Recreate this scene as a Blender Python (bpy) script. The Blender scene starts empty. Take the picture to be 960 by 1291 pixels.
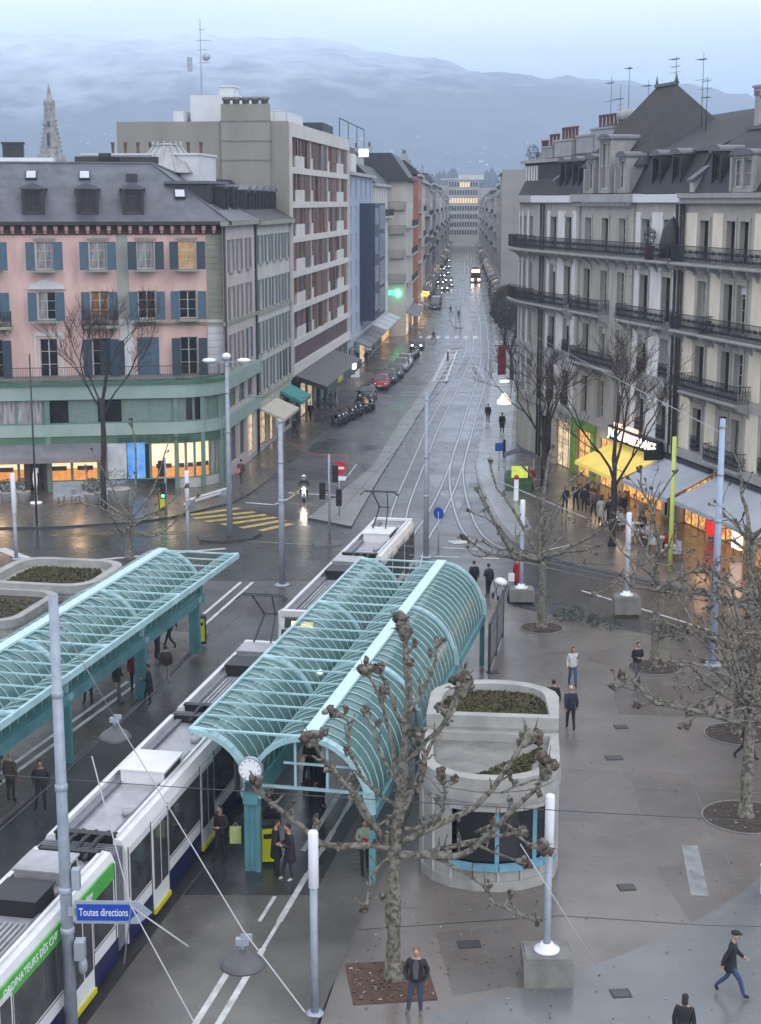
import bpy, math, random
from mathutils import Vector, Matrix, noise
rnd = random.Random(11)
PI = math.pi
sc = bpy.context.scene
COL = sc.collection
# ------------------------------------------------------------ camera
cam_d = bpy.data.cameras.new("camera"); cam = bpy.data.objects.new("camera", cam_d); COL.objects.link(cam)
cam_d.sensor_fit = 'HORIZONTAL'; cam_d.sensor_width = 36.0; cam_d.lens = 1950.0 / 960.0 * 36.0
cam_d.clip_start = 0.5; cam_d.clip_end = 30000
cam.location = (0, 0, 19.5); cam.rotation_euler = (PI / 2 - math.atan(390.5 / 1950.0), 0, 0)
sc.camera = cam
# ------------------------------------------------------------ sky, sun, exposure
SUN_EL, SUN_AZ = math.radians(22), math.radians(150)
w = bpy.data.worlds.new("World"); sc.world = w; w.use_nodes = True
nt = w.node_tree; nt.nodes.clear()
def N(t, typ, **kw):
    n = t.nodes.new(typ)
    for k, v in kw.items():
        if k[0] == '_': n.inputs[k[1:].replace('_', ' ')].default_value = v
        else: setattr(n, k, v)
    return n
sky = N(nt, 'ShaderNodeTexSky', sky_type='NISHITA', sun_disc=False, sun_elevation=SUN_EL, sun_rotation=SUN_AZ)
tc = N(nt, 'ShaderNodeTexCoord'); mp = N(nt, 'ShaderNodeMapping'); mp.inputs['Scale'].default_value = (1, 1, 4.0)
nz = N(nt, 'ShaderNodeTexNoise', _Scale=4.5, _Detail=7.0, _Roughness=0.55)
sx = N(nt, 'ShaderNodeSeparateXYZ'); ma = N(nt, 'ShaderNodeMath', operation='MULTIPLY_ADD'); ma.inputs[1].default_value = .07
mr = N(nt, 'ShaderNodeMapRange'); mr.inputs[1].default_value = .03; mr.inputs[2].default_value = 1.05
rp = N(nt, 'ShaderNodeValToRGB'); cr = rp.color_ramp      # overcast: blue grey at the horizon, paler cloud above it, brightest overhead
for p_, c_ in ((.012, (2.7, 3.8, 7.6)), (.05, (3.4, 4.7, 9.0)), (.085, (6.0, 7.3, 10.6)), (.13, (9.6, 10.2, 11.2))):
    e = cr.elements[0] if p_ == .012 else cr.elements.new(p_); e.position = p_; e.color = c_ + (1,)
cr.elements[-1].position = 1; cr.elements[-1].color = (11.0, 11.2, 11.9, 1)
mx = N(nt, 'ShaderNodeMix', data_type='RGBA'); mx.inputs[0].default_value = .9
bg = N(nt, 'ShaderNodeBackground', _Strength=0.1); ow = N(nt, 'ShaderNodeOutputWorld')
L = nt.links.new
L(tc.outputs['Generated'], mp.inputs[0]); L(mp.outputs[0], nz.inputs[0]); L(tc.outputs['Generated'], sx.inputs[0]); L(nz.outputs[0], ma.inputs[0]); L(sx.outputs[2], ma.inputs[2]); L(ma.outputs[0], mr.inputs[0]); L(mr.outputs[0], rp.inputs[0])
L(sky.outputs[0], mx.inputs[6]); L(rp.outputs[0], mx.inputs[7]); L(mx.outputs[2], bg.inputs[0]); L(bg.outputs[0], ow.inputs[0])
sd = bpy.data.lights.new("sun", 'SUN'); sd.energy = 0.5; sd.angle = math.radians(40); sd.color = (1, .97, .93)
so = bpy.data.objects.new("sun", sd); COL.objects.link(so)
so.rotation_euler = (PI / 2 - SUN_EL, 0, -SUN_AZ + PI)
so.location = (0, 0, 200)
sc.view_settings.view_transform = 'Standard'; sc.view_settings.look = 'None'; sc.view_settings.gamma = 1
sc.view_settings.exposure = 0.8
sc.cycles.volume_bounces = 1
sc.cycles.volume_step_rate = 5
sc.cycles.max_bounces = 8; sc.cycles.transparent_max_bounces = 24

# ------------------------------------------------------------ materials
MATS = {}
def mat(name, c, r=.6, var=.12, sc_=3.0, bump=0.0, bsc=30.0, metal=0.0, emit=0.0, ecol=None, spec=.5, wet=0.0, c2=None, stretch=None, alpha=None):
    if name in MATS: return MATS[name]
    m = bpy.data.materials.new(name); m.use_nodes = True; t = m.node_tree
    b = t.nodes['Principled BSDF']; l = t.links.new
    b.inputs['Roughness'].default_value = r; b.inputs['Metallic'].default_value = metal
    b.inputs['Specular IOR Level'].default_value = spec
    c = tuple(c) + (1,)
    tcx = N(t, 'ShaderNodeTexCoord'); src = tcx.outputs['Object']
    if stretch:
        mpx = N(t, 'ShaderNodeMapping'); mpx.inputs['Scale'].default_value = stretch; l(src, mpx.inputs[0]); src = mpx.outputs[0]
    if var > 0 or c2:
        n1 = N(t, 'ShaderNodeTexNoise', _Scale=sc_, _Detail=6.0, _Roughness=.62); l(src, n1.inputs[0])
        mr = N(t, 'ShaderNodeMapRange'); mr.inputs[1].default_value = .42 if c2 and 'bark' in name else .32; mr.inputs[2].default_value = .56 if c2 and 'bark' in name else .68
        l(n1.outputs[0], mr.inputs[0])
        mi = N(t, 'ShaderNodeMix', data_type='RGBA')
        d = tuple(c2) + (1,) if c2 else tuple(x * (1 - 2.2 * var) for x in c[:3]) + (1,)
        mi.inputs[6].default_value = d; mi.inputs[7].default_value = c
        if not c2: mi.inputs[7].default_value = tuple(min(1, x * (1 + .6 * var)) for x in c[:3]) + (1,)
        l(mr.outputs[0], mi.inputs[0]); l(mi.outputs[2], b.inputs['Base Color'])
    else: b.inputs['Base Color'].default_value = c
    if wet > 0:   # damp film: patches of low roughness
        n2 = N(t, 'ShaderNodeTexNoise', _Scale=sc_ * .45, _Detail=5.0, _Roughness=.65); l(src, n2.inputs[0])
        m2 = N(t, 'ShaderNodeMapRange'); m2.inputs[1].default_value = .36; m2.inputs[2].default_value = .64
        m2.inputs[3].default_value = max(.05, r - wet); m2.inputs[4].default_value = r
        l(n2.outputs[0], m2.inputs[0]); l(m2.outputs[0], b.inputs['Roughness'])
    if bump > 0:
        n3 = N(t, 'ShaderNodeTexNoise', _Scale=bsc, _Detail=4.0); l(src, n3.inputs[0])
        bp = N(t, 'ShaderNodeBump', _Strength=bump, _Distance=.02); l(n3.outputs[0], bp.inputs['Height']); l(bp.outputs[0], b.inputs['Normal'])
    if emit > 0:
        b.inputs['Emission Color'].default_value = tuple(ecol or c[:3]) + (1,)
        if c2 and 'lit_shop' in name: l(mi.outputs[2], b.inputs['Emission Color'])
        b.inputs['Emission Strength'].default_value = emit
    MATS[name] = m; return m
def glassmat(name, tint, clear=.5, r=.08, base=None):
    if name in MATS: return MATS[name]
    m = bpy.data.materials.new(name); m.use_nodes = True; t = m.node_tree; b = t.nodes['Principled BSDF']; o = t.nodes['Material Output']
    b.inputs['Base Color'].default_value = tuple(base or tint) + (1,); b.inputs['Roughness'].default_value = r
    tr = N(t, 'ShaderNodeBsdfTransparent'); tr.inputs[0].default_value = tuple(tint) + (1,)
    ms = N(t, 'ShaderNodeMixShader'); tcx = N(t, 'ShaderNodeTexCoord')
    n1 = N(t, 'ShaderNodeTexNoise', _Scale=1.3, _Detail=5.0); mr = N(t, 'ShaderNodeMapRange'); mr.inputs[3].default_value = clear + .12; mr.inputs[4].default_value = clear - .12
    t.links.new(tcx.outputs['Object'], n1.inputs[0]); t.links.new(n1.outputs[0], mr.inputs[0]); t.links.new(mr.outputs[0], ms.inputs[0])
    t.links.new(b.outputs[0], ms.inputs[1]); t.links.new(tr.outputs[0], ms.inputs[2]); t.links.new(ms.outputs[0], o.inputs[0])
    MATS[name] = m; return m
M_asph = mat('wet_asphalt', (.084, .083, .087), .42, .22, .35, .1, 60, wet=.24)
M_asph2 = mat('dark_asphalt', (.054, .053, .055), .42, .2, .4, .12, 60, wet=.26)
M_plaza = mat('plaza_asphalt', (.156, .136, .121), .44, .17, .22, .1, 50, wet=.3)
M_plaza_b = mat('blue_paving', (.148, .153, .156), .4, .12, .3, .08, 50, wet=.26)
M_conc = mat('concrete', (.34, .335, .315), .8, .12, 1.2, .15, 40)
M_concd = mat('concrete_dark', (.2, .195, .18), .8, .16, 1.5, .15, 40)
M_side = mat('sidewalk', (.11, .1, .09), .42, .16, .4, .1, 40, wet=.28)
M_sidel = mat('sidewalk_pale', (.24, .25, .26), .42, .12, .4, .1, 40, wet=.25)
M_strip = mat('pale_strip', (.19, .19, .19), .45, .15, .5, .1, 40, wet=.22)
M_track = mat('track_paving', (.066, .065, .068), .36, .2, .5, .12, 50, wet=.24)
M_plat = mat('platform', (.118, .108, .096), .42, .18, .5, .1, 40, wet=.28)
M_white = mat('road_white', (.55, .55, .55), .5, .18, 2.5)
M_yel = mat('road_yellow', (.5, .36, .09), .5, .2, 2.0)
M_rail = mat('rail_steel', (.46, .47, .49), .36, .1, 3, metal=.9)
M_kerb = mat('kerb_stone', (.2, .2, .2), .6, .15, 1.5)
M_kerbd = mat('kerb_wet', (.05, .05, .05), .4, .15, 1.5)
M_soil = mat('soil', (.062, .045, .035), .9, .3, 2.0, .6, 8, c2=(.03, .024, .02))
M_leaflitter = mat('leaf_litter', (.105, .055, .038), .9, .3, 3.0, .6, 12, c2=(.05, .03, .025))
M_moss = mat('moss', (.085, .1, .022), .95, .3, 2.2, .8, 10, c2=(.06, .04, .022))
M_turq = mat('turquoise_steel', (.105, .28, .31), .4, .15, 1.0)
M_turql = mat('pale_turquoise_steel', (.34, .52, .55), .4, .13, 1.1)
M_cglass = glassmat('canopy_glass', (.38, .57, .54), .26, .09, (.10, .20, .195))
M_dglass = mat('dark_glass', (.012, .013, .016), .08, .2, .8, spec=.6)
M_wglass = mat('window_glass', (.02, .022, .026), .09, .3, .6, spec=.38)
M_curtain = mat('curtain_glass', (.33, .33, .33), .35, .3, 1.4, stretch=(6, 6, .6))
M_litg = mat('lit_glass', (.3, .18, .08), .4, .5, 2.0, emit=.16, ecol=(1, .62, .22))
M_frame = mat('window_frame', (.5, .5, .48), .5, .05)
M_frameb = mat('window_frame_brown', (.05, .035, .03), .5, .05)
M_metal = mat('grey_metal', (.34, .38, .44), .45, .06, 2, metal=.25)
M_pole = mat('galvanised_pole', (.31, .35, .41), .5, .1, 3, metal=.2)
M_lampw = mat('lamp_white', (.78, .80, .85), .4, .03)
M_iron = mat('black_iron', (.03, .031, .036), .55, .1)
M_ironb = mat('blue_iron', (.028, .03, .045), .5, .1)
M_black = mat('black_plastic', (.015, .015, .016), .5, .1)
M_rubber = mat('rubber', (.02, .02, .022), .75, .1)
M_chrome = mat('chrome', (.6, .6, .62), .2, 0, metal=1)
M_slate = mat('slate_roof', (.115, .122, .145), .5, .25, .7, .25, 14, c2=(.05, .055, .066))
M_slated = mat('slate_dark', (.024, .024, .028), .55, .25, 1.2, .3, 14)
M_slatem = mat('slate_mossy', (.042, .037, .027), .85, .3, .7, .3, 14, c2=(.018, .017, .018))
M_zinc = mat('zinc', (.125, .13, .145), .5, .12, 1, metal=.3)
M_terra = mat('terracotta', (.125, .05, .04), .7, .2, 2)
M_bark = mat('plane_bark', (.20, .185, .15), .85, .25, 7, .7, 14, c2=(.07, .062, .048))
M_bark2 = mat('dark_bark', (.042, .034, .03), .9, .2, 4, .4, 16)
M_twig = mat('twig', (.075, .048, .042), .9, .2, 4)
M_knob = mat('knuckle_bark', (.125, .09, .072), .95, .3, 9, 1.0, 12, c2=(.042, .031, .027))
M_red = mat('red_paint', (.35, .012, .015), .35, .05)
M_redlit = mat('red_lit', (.5, .02, .02), .4, .1, emit=.35, ecol=(1, .05, .04))
M_lamp = mat('lit_lamp', (.8, .72, .55), .4, 0, emit=.7, ecol=(1, .86, .6))
M_head = mat('headlight_lit', (1, 1, .95), .3, 0, emit=9, ecol=(1, .94, .8))
M_warm = mat('lit_shop', (1, .56, .18), .5, .5, 2.6, emit=.6, c2=(.12, .04, .015))
M_warmw = mat('lit_shop_pale', (.95, .74, .46), .5, .4, 2.2, emit=.5, c2=(.2, .12, .07))
M_green_e = mat('green_neon', (.1, .9, .4), .4, 0, emit=4, ecol=(.08, 1, .42))
M_orange_e = mat('orange_led', (1, .5, .1), .4, 0, emit=2.5, ecol=(1, .5, .08))
M_white_e = mat('white_neon', (1, .96, .9), .4, 0, emit=1.3, ecol=(1, .9, .78))
M_tail = mat('tail_lit', (.6, .02, .02), .4, 0, emit=2, ecol=(1, .03, .02))
M_paint = mat('traffic_paint', (.75, .75, .75), .5, .03)
M_blue_s = mat('sign_blue', (.012, .06, .36), .4, .03)
M_red_s = mat('sign_red', (.5, .012, .018), .4, .03)
M_yel_s = mat('sign_yellow', (.62, .6, .02), .45, .05)

# ------------------------------------------------------------ mesh builder
class MB:
    def __init__(s): s.v = []; s.f = []; s.m = []; s.s = []
    def add(s, vs, fs, m=0, sm=False):
        o = len(s.v); s.v.extend(tuple(v) for v in vs)
        for f in fs: s.f.append([i + o for i in f]); s.m.append(m); s.s.append(sm)
        return s
    def box(s, x0, x1, y0, y1, z0, z1, m=0):
        return s.add([(x0, y0, z0), (x1, y0, z0), (x1, y1, z0), (x0, y1, z0), (x0, y0, z1), (x1, y0, z1), (x1, y1, z1), (x0, y1, z1)],
              [(0, 3, 2, 1), (4, 5, 6, 7), (0, 1, 5, 4), (1, 2, 6, 5), (2, 3, 7, 6), (3, 0, 4, 7)], m)
    def boxM(s, M, dx, dy, dz, m=0):
        vs = [M @ Vector((a * dx / 2, b * dy / 2, c * dz / 2)) for c in (-1, 1) for a, b in ((-1, -1), (1, -1), (1, 1), (-1, 1))]
        return s.add(vs, [(0, 3, 2, 1), (4, 5, 6, 7), (0, 1, 5, 4), (1, 2, 6, 5), (2, 3, 7, 6), (3, 0, 4, 7)], m)
    def quad(s, *p, m=0): return s.add(p, [tuple(range(len(p)))], m)
    def bar(s, p, q, w, h=None, m=0):
        p, q = Vector(p), Vector(q); d = q - p
        if d.length < 1e-6: return s
        h = h or w; d.normalize(); up = Vector((0, 0, 1)) if abs(d.z) < .95 else Vector((1, 0, 0))
        a = d.cross(up).normalized() * w / 2; b = a.cross(d).normalized() * h / 2
        vs = [p - a - b, p + a - b, p + a + b, p - a + b, q - a - b, q + a - b, q + a + b, q - a + b]
        return s.add(vs, [(0, 3, 2, 1), (4, 5, 6, 7), (0, 1, 5, 4), (1, 2, 6, 5), (2, 3, 7, 6), (3, 0, 4, 7)], m)
    def tube(s, pts, rs, n=6, m=0, cap=True, sm=True):
        pts = [Vector(p) for p in pts]
        if not isinstance(rs, (list, tuple)): rs = [rs] * len(pts)
        vs = []; ref = None
        for i, p in enumerate(pts):
            d = (pts[min(i + 1, len(pts) - 1)] - pts[max(i - 1, 0)])
            d = d.normalized() if d.length > 1e-9 else Vector((0, 0, 1))
            if ref is None: ref = Vector((1, 0, 0)) if abs(d.x) < .8 else Vector((0, 1, 0))
            a = (ref - d * ref.dot(d)).normalized(); ref = a; b = d.cross(a)
            for k in range(n):
                t = 2 * PI * k / n; vs.append(p + (a * math.cos(t) + b * math.sin(t)) * rs[i])
        fs = [(i * n + k, i * n + (k + 1) % n, (i + 1) * n + (k + 1) % n, (i + 1) * n + k) for i in range(len(pts) - 1) for k in range(n)]
        if cap: fs += [tuple(range(n - 1, -1, -1)), tuple((len(pts) - 1) * n + k for k in range(n))]
        return s.add(vs, fs, m, sm)
    def lathe(s, prof, n=16, c=(0, 0, 0), m=0, sm=True, sx=1, sy=1):
        vs = [(c[0] + r * math.cos(2 * PI * k / n) * sx, c[1] + r * math.sin(2 * PI * k / n) * sy, c[2] + z) for r, z in prof for k in range(n)]
        fs = [(i * n + k, i * n + (k + 1) % n, (i + 1) * n + (k + 1) % n, (i + 1) * n + k) for i in range(len(prof) - 1) for k in range(n)]
        fs += [tuple(range(n - 1, -1, -1)), tuple((len(prof) - 1) * n + k for k in range(n))]
        return s.add(vs, fs, m, sm)
    def prism(s, poly, z0, z1, m=0, side=None):
        n = len(poly)
        if sum(poly[i][0] * poly[(i + 1) % n][1] - poly[(i + 1) % n][0] * poly[i][1] for i in range(n)) < 0: poly = poly[::-1]
        vs = [(p[0], p[1], z0) for p in poly] + [(p[0], p[1], z1) for p in poly]
        s.add(vs, [tuple(range(n - 1, -1, -1)), tuple(range(n, 2 * n))], m)
        return s.add(vs, [(i, (i + 1) % n, n + (i + 1) % n, n + i) for i in range(n)], m if side is None else side)
    def extr(s, prof, a0, a1, ax='x', m=0):   # profile (u,v) extruded along an axis; ax x: (y,z), ax y: (x,z)
        n = len(prof)
        f = (lambda u, v, a: (a, u, v)) if ax == 'x' else (lambda u, v, a: (u, a, v))
        vs = [f(u, v, a0) for u, v in prof] + [f(u, v, a1) for u, v in prof]
        return s.add(vs, [tuple(range(n - 1, -1, -1)), tuple(range(n, 2 * n))] + [(i, (i + 1) % n, n + (i + 1) % n, n + i) for i in range(n)], m)
    def ball(s, c, r, n=8, k=6, m=0, jit=0.0, rg=None):
        rx, ry, rz = r if isinstance(r, (tuple, list)) else (r, r, r); vs = []
        for i in range(1, k):
            a = PI * i / k
            for j in range(n):
                b = 2 * PI * j / n; q = 1 + (rg.uniform(-jit, jit) if jit else 0)
                vs.append((c[0] + rx * math.sin(a) * math.cos(b) * q, c[1] + ry * math.sin(a) * math.sin(b) * q, c[2] + rz * math.cos(a) * q))
        vs += [(c[0], c[1], c[2] + rz), (c[0], c[1], c[2] - rz)]; t = len(vs) - 2
        fs = [(i * n + j, (i + 1) * n + j, (i + 1) * n + (j + 1) % n, i * n + (j + 1) % n) for i in range(k - 2) for j in range(n)]
        fs += [(t, j, (j + 1) % n) for j in range(n)] + [(t + 1, (k - 2) * n + (j + 1) % n, (k - 2) * n + j) for j in range(n)]
        return s.add(vs, fs, m, True)
    def mesh(s, name, mats):
        me = bpy.data.meshes.new(name); me.from_pydata(s.v, [], s.f)
        for m in (mats if isinstance(mats, (list, tuple)) else [mats]): me.materials.append(m)
        me.polygons.foreach_set('material_index', s.m); me.polygons.foreach_set('use_smooth', s.s); me.update(); return me
KIDS = {}
def ob(name, data, parent=None, loc=None, rot=None, label=None, cat=None, group=None, kind=None):
    o = bpy.data.objects.new(name, data); COL.objects.link(o)
    if parent is not None: o.parent = parent; KIDS.setdefault(parent.name, []).append(o)
    if loc is not None: o.location = loc
    if rot is not None: o.rotation_euler = rot if isinstance(rot, (tuple, list)) else (0, 0, rot)
    if label: o['label'] = label
    if cat: o['category'] = cat
    if group: o['group'] = group
    if kind: o['kind'] = kind
    return o
def thing(name, label, cat, loc=(0, 0, 0), rot=0, group=None): return ob(name, None, None, loc, rot, label, cat, group)
def part(name, mb, mats, parent=None, loc=None, rot=None, **k): return ob(name, mb.mesh(name, mats), parent, loc, rot, **k)
def solo(name, mb, mats, label, cat, loc=None, rot=None, group=None): return ob(name, mb.mesh(name, mats), None, loc, rot, label, cat, group)
def struct(name, mb, mats): return ob(name, mb.mesh(name, mats), kind='structure')
def dup(o, parent=None, loc=None, rot=None, label=None, group=None):
    c = o.copy(); COL.objects.link(c)
    if parent is not None: c.parent = parent; KIDS.setdefault(parent.name, []).append(c)
    if loc is not None: c.location = loc
    if rot is not None: c.rotation_euler = (0, 0, rot)
    if label: c['label'] = label
    if group: c['group'] = group
    for k in KIDS.get(o.name, []): dup(k, c)
    return c
CACHE = {}
def cached(key, fn):
    if key not in CACHE: CACHE[key] = fn()
    return CACHE[key]
def text(name, s, size, m, parent, loc, rot, ext=.01, align='CENTER'):   # lettering, turned into a mesh
    cu = bpy.data.curves.new(name, 'FONT'); cu.body = s; cu.size = size; cu.extrude = ext; cu.align_x = align; cu.align_y = 'CENTER'; cu.resolution_u = 3
    cu.materials.append(m); o = bpy.data.objects.new('tmp', cu); COL.objects.link(o)
    me = bpy.data.meshes.new_from_object(o.evaluated_get(bpy.context.evaluated_depsgraph_get())); bpy.data.objects.remove(o); me.name = name
    return ob(name, me, parent, loc, rot)

# ------------------------------------------------------------ the ground
def sheet(name, poly, z, m):
    mb = MB(); n = len(poly)
    if sum(poly[i][0] * poly[(i + 1) % n][1] - poly[(i + 1) % n][0] * poly[i][1] for i in range(n)) < 0: poly = poly[::-1]
    mb.quad(*[(p[0], p[1], z) for p in poly]); return struct(name, mb, m)
def slab(name, poly, z0, z1, m, mk=None):   # raised sheet with its kerb face
    return struct(name, MB().prism(poly, z0, z1, 0, 1 if mk else 0), [m, mk or m])
def ribbon(pts, wd, z, mb=None, m=0):
    mb = mb or MB(); pts = [Vector((p[0], p[1], 0)) for p in pts]; vs = []
    for i, p in enumerate(pts):
        d = (pts[min(i + 1, len(pts) - 1)] - pts[max(i - 1, 0)]).normalized(); a = Vector((d.y, -d.x, 0)) * wd / 2
        vs += [(p.x + a.x, p.y + a.y, z), (p.x - a.x, p.y - a.y, z)]
    mb.add(vs, [(2 * i, 2 * i + 2, 2 * i + 3, 2 * i + 1) for i in range(len(pts) - 1)], m); return mb
def smooth(pts, k=4):
    out = []; P = [Vector(p) for p in pts]
    for i in range(len(P) - 1):
        a, b, c, d = P[max(i - 1, 0)], P[i], P[i + 1], P[min(i + 2, len(P) - 1)]
        for j in range(k):
            t = j / k; out.append(.5 * ((2 * b) + (c - a) * t + (2 * a - 5 * b + 4 * c - d) * t * t + (3 * b - a - 3 * c + d) * t ** 3))
    out.append(P[-1]); return [tuple(p) for p in out]
struct('ground', MB().quad((-6000, -200, 0), (6000, -200, 0), (6000, 9000, 0), (-6000, 9000, 0)), mat('town_ground', (.07, .07, .072), .7, .2, .05))
Z1, Z2, Z3, Z4 = .006, .012, .018, .024
sheet('road', [(-60, 20), (60, 20), (60, 120), (20, 150), (26, 290), (50, 700), (28, 700), (5, 290), (-5, 160), (-60, 120)], Z1, M_asph)
sheet('crossroad_surface', [(-60, 76), (-8.5, 79), (-1, 79), (7, 73), (14, 68.5), (40, 62), (40, 78), (17, 80), (9, 87.5), (2, 91), (-2, 93), (-7, 99), (-12, 96), (-60, 92)], Z2, M_asph2)
# tram reserve
tl = smooth([(-17, 0), (-9.3, 30), (-6.7, 43), (-2.7, 63), (.0, 78), (1.25, 98), (2.3, 110), (3.5, 123), (4.7, 136), (6.2, 150), (8.7, 174), (11.8, 206), (13.7, 240), (15.8, 289), (21, 384), (38, 690)], 3)
tr_ = smooth([(-4, 20), (0.2, 60), (1.5, 80), (2.3, 89), (3.4, 96), (4.6, 105), (5.7, 115), (7.0, 128), (8.6, 145), (10.5, 164), (12.7, 189), (14.9, 222), (17.6, 269), (23.5, 384), (40, 690)], 3)
tc_ = smooth([(6.96, 128), (5.75, 114.7), (5.35, 106), (5.28, 98), (5.45, 92), (5.9, 88.5), (6.9, 85.9), (10, 81.5), (18, 74), (30, 66)], 4)
lane = [(tl[i][0] - 1.5, tl[i][1]) for i in range(21, len(tl))] + [(p[0] + 1.4, p[1]) for p in tr_[::-1] if p[1] > 95]
sheet('tram_lane', lane, Z2 + .003, M_track)
def rails(name, pts, dz=0):
    for s in (-.5, .5):
        q = []
        for i, p in enumerate(pts):
            a, b = pts[max(i - 1, 0)], pts[min(i + 1, len(pts) - 1)]; d = Vector((b[0] - a[0], b[1] - a[1])).normalized()
            q.append((p[0] + d.y * s, p[1] - d.x * s))
        mb = ribbon(q, .26, Z3 + .002 + dz); mb.m = [1] * len(mb.f); ribbon(q, .1, Z3 + .008 + dz, mb, 0)
        struct('tram_rail', mb, [M_rail, M_kerbd])
rails('a', tl); rails('b', [p for p in tr_ if p[1] > 78]); rails('c', tc_, .003)
def bay(pts, y0, y1, m, wd=.84):   # worn paving bay between the two rails of a track
    q = [p for p in pts if y0 <= p[1] <= y1]
    if len(q) > 1: struct('track_slab', ribbon(q, wd, Z3 + .001), m)
M_slab1 = mat('track_slab_pale', (.13, .13, .135), .34, .15, .5, .1, 50, wet=.2); M_slab2 = mat('track_slab_red', (.095, .06, .06), .4, .15, .5, .1, 50, wet=.2); M_slab3 = mat('track_slab_dark', (.042, .042, .045), .4, .15, .5, .1, 50, wet=.2)
bay(tl, 105, 124, M_slab3); bay(tl, 132, 152, M_slab3); bay(tl, 152, 168, M_slab2); bay(tl, 170, 200, M_slab3); bay(tl, 200, 222, M_slab1); bay(tr_, 127, 152, M_slab1); bay(tr_, 104, 118, M_slab3); bay(tr_, 170, 190, M_slab1); bay(tr_, 195, 260, M_slab3); bay(tl, 240, 330, M_slab1)
# pavements
slab('plaza', [(-3.4, 20), (-.9, 38), (3.6, 62), (5.4, 76), (6.6, 73.2), (8, 71.6), (9.7, 70), (11.7, 68.7), (15, 66.3), (24, 61), (45, 52), (45, 20)], .0, .12, M_plaza, M_kerb)
ZP = .12
sheet('plaza_blue_band', [(1.18, 34.4), (3.2, 35.6), (4.76, 36.5), (6.2, 37.4), (7.66, 38.6), (9.2, 40), (10.45, 41.4), (13, 45), (22, 45), (22, 28), (1, 28)], ZP + .004, M_plaza_b)
slab('platform_island', [(-8.25, 28), (-5.25, 43), (-1.1, 63.8), (.95, 74), (4.2, 74), (3.7, 64), (.9, 47), (-1.2, 36), (-2.7, 28)], .0, .17, M_plat, M_kerb)
slab('far_platform', [(-17.5, 36), (-12.2, 59), (-10.2, 68.5), (-7.9, 68.5), (-9.4, 59), (-13.6, 40), (-14.5, 36)], .0, .17, M_plat, M_kerb)
slab('left_pavement', [(-60, 95), (-30, 91.6), (-20, 92.2), (-15, 93.8), (-12.9, 95.6), (-11, 98.3), (-9.6, 100.4), (-8.6, 105), (-6.25, 120.4), (-4.6, 134.4), (-3.2, 147), (-1.6, 160), (1.2, 182), (3.9, 206), (6.6, 240), (9.6, 289), (15, 384), (33, 690), (30, 690), (5.6, 277), (-3.6, 174), (-11, 108), (-60, 100)], 0, .13, M_side, M_kerbd)
slab('right_pavement', [(8.9, 134.9), (7.83, 123.7), (7.12, 114), (6.9, 107.5), (6.96, 101), (7.12, 94), (7.6, 88.7), (8.4, 86), (10.9, 82.4), (17, 75.5), (40, 60), (40, 90), (23, 90), (13, 125), (20, 222), (25, 290), (44, 690), (40.5, 690), (19.7, 279), (16.1, 222), (12.9, 180), (10.4, 151)], 0, .13, M_side, M_kerb)
sheet('pale_pavement_band', [(9.1, 134.7), (8.0, 123.6), (7.3, 114), (7.1, 107.5), (7.2, 101), (7.4, 94), (7.9, 89.2), (9.2, 92), (9.0, 101), (9.6, 114), (10.6, 124), (11.6, 135), (15, 170), (18.5, 222), (16.3, 222), (13.1, 180), (10.6, 151)], .134, M_sidel)
slab('tram_separator', [(-4.57, 95), (-1.79, 92.3), (-.28, 107.5), (3.83, 145.3), (6.4, 170), (9.6, 200), (9.0, 210), (5.8, 173.5), (1.4, 135), (-.6, 114)], 0, .13, M_strip, M_kerbd)
slab('lamp_island', [(-10.9, 89.9), (-9.4, 91.1), (-7.8, 91.3), (-7.1, 90.4), (-7.6, 88.9), (-9.2, 88), (-10.6, 88.4)], 0, .13, M_asph2, M_kerbd)
slab('signal_island', [(-4, 88), (-2.4, 88.2), (-2.2, 87.4), (-3.8, 87)], 0, .13, M_asph, M_kerb)
# painted marks
def mark(name, poly, m=None, z=Z4): return sheet(name, poly, z, m or M_white)
def line(name, pts, wd, m=None, z=Z4): return struct(name, ribbon(pts, wd, z), m or M_white)
for (ax, ay), (bx, by) in [((-12.1, 96.3), (-9.2, 98.6)), ((-11.75, 95.2), (-8.1, 97.3)), ((-10.9, 94.2), (-7.3, 96.4)), ((-9.75, 93.3), (-6.6, 95.6)), ((-8.5, 92.3), (-6.0, 94.7)), ((-7.3, 91.5), (-5.5, 93.6))]:
    line('crossing_stripe', [(ax, ay), (bx, by)], .52, M_yel)
M_yelf = mat('faded_yellow', (.2, .155, .07), .5, .3, 3.0)
for i in range(5):
    line('crossing_stripe', [(-19.6 + i * .75, 89.9 + i * .05), (-18.6 + i * .75, 91.1 + i * .05)], .3, M_yelf)
    line('crossing_stripe', [(-15.6 + i * .75, 90.3 + i * .05), (-14.6 + i * .75, 91.4 + i * .05)], .3, M_yelf)
line('stop_line', [(-8.9, 100.4), (-7.0, 99.7)], .3); line('stop_line', [(-6.3, 103.9), (-1.6, 102.7)], .3)
line('lane_edge_line', [(-7.0, 99.7), (-6.1, 102)], .18); line('lane_edge_line', [(-6.1, 102), (-5.4, 106)], .18, M_yel)
line('island_edge_line', [(-7.8, 88.5), (-4, 87.6)], .25, M_strip)
line('turning_line', [(-20, 82.6), (-16, 83.6), (-8.9, 86.6)], .35)
mark('give_way_arrow', [(-22.2, 86.5), (-21.6, 86.8), (-17.6, 82.0), (-18.5, 81.8)])
line('plaza_road_line', [(10.3, 76.8), (14.3, 70.9), (15.4, 69.2)], .16, None, Z3)
line('road_edge_line', [(9.2, 85.4), (11, 87.0)], .14, None, .15)
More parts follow.
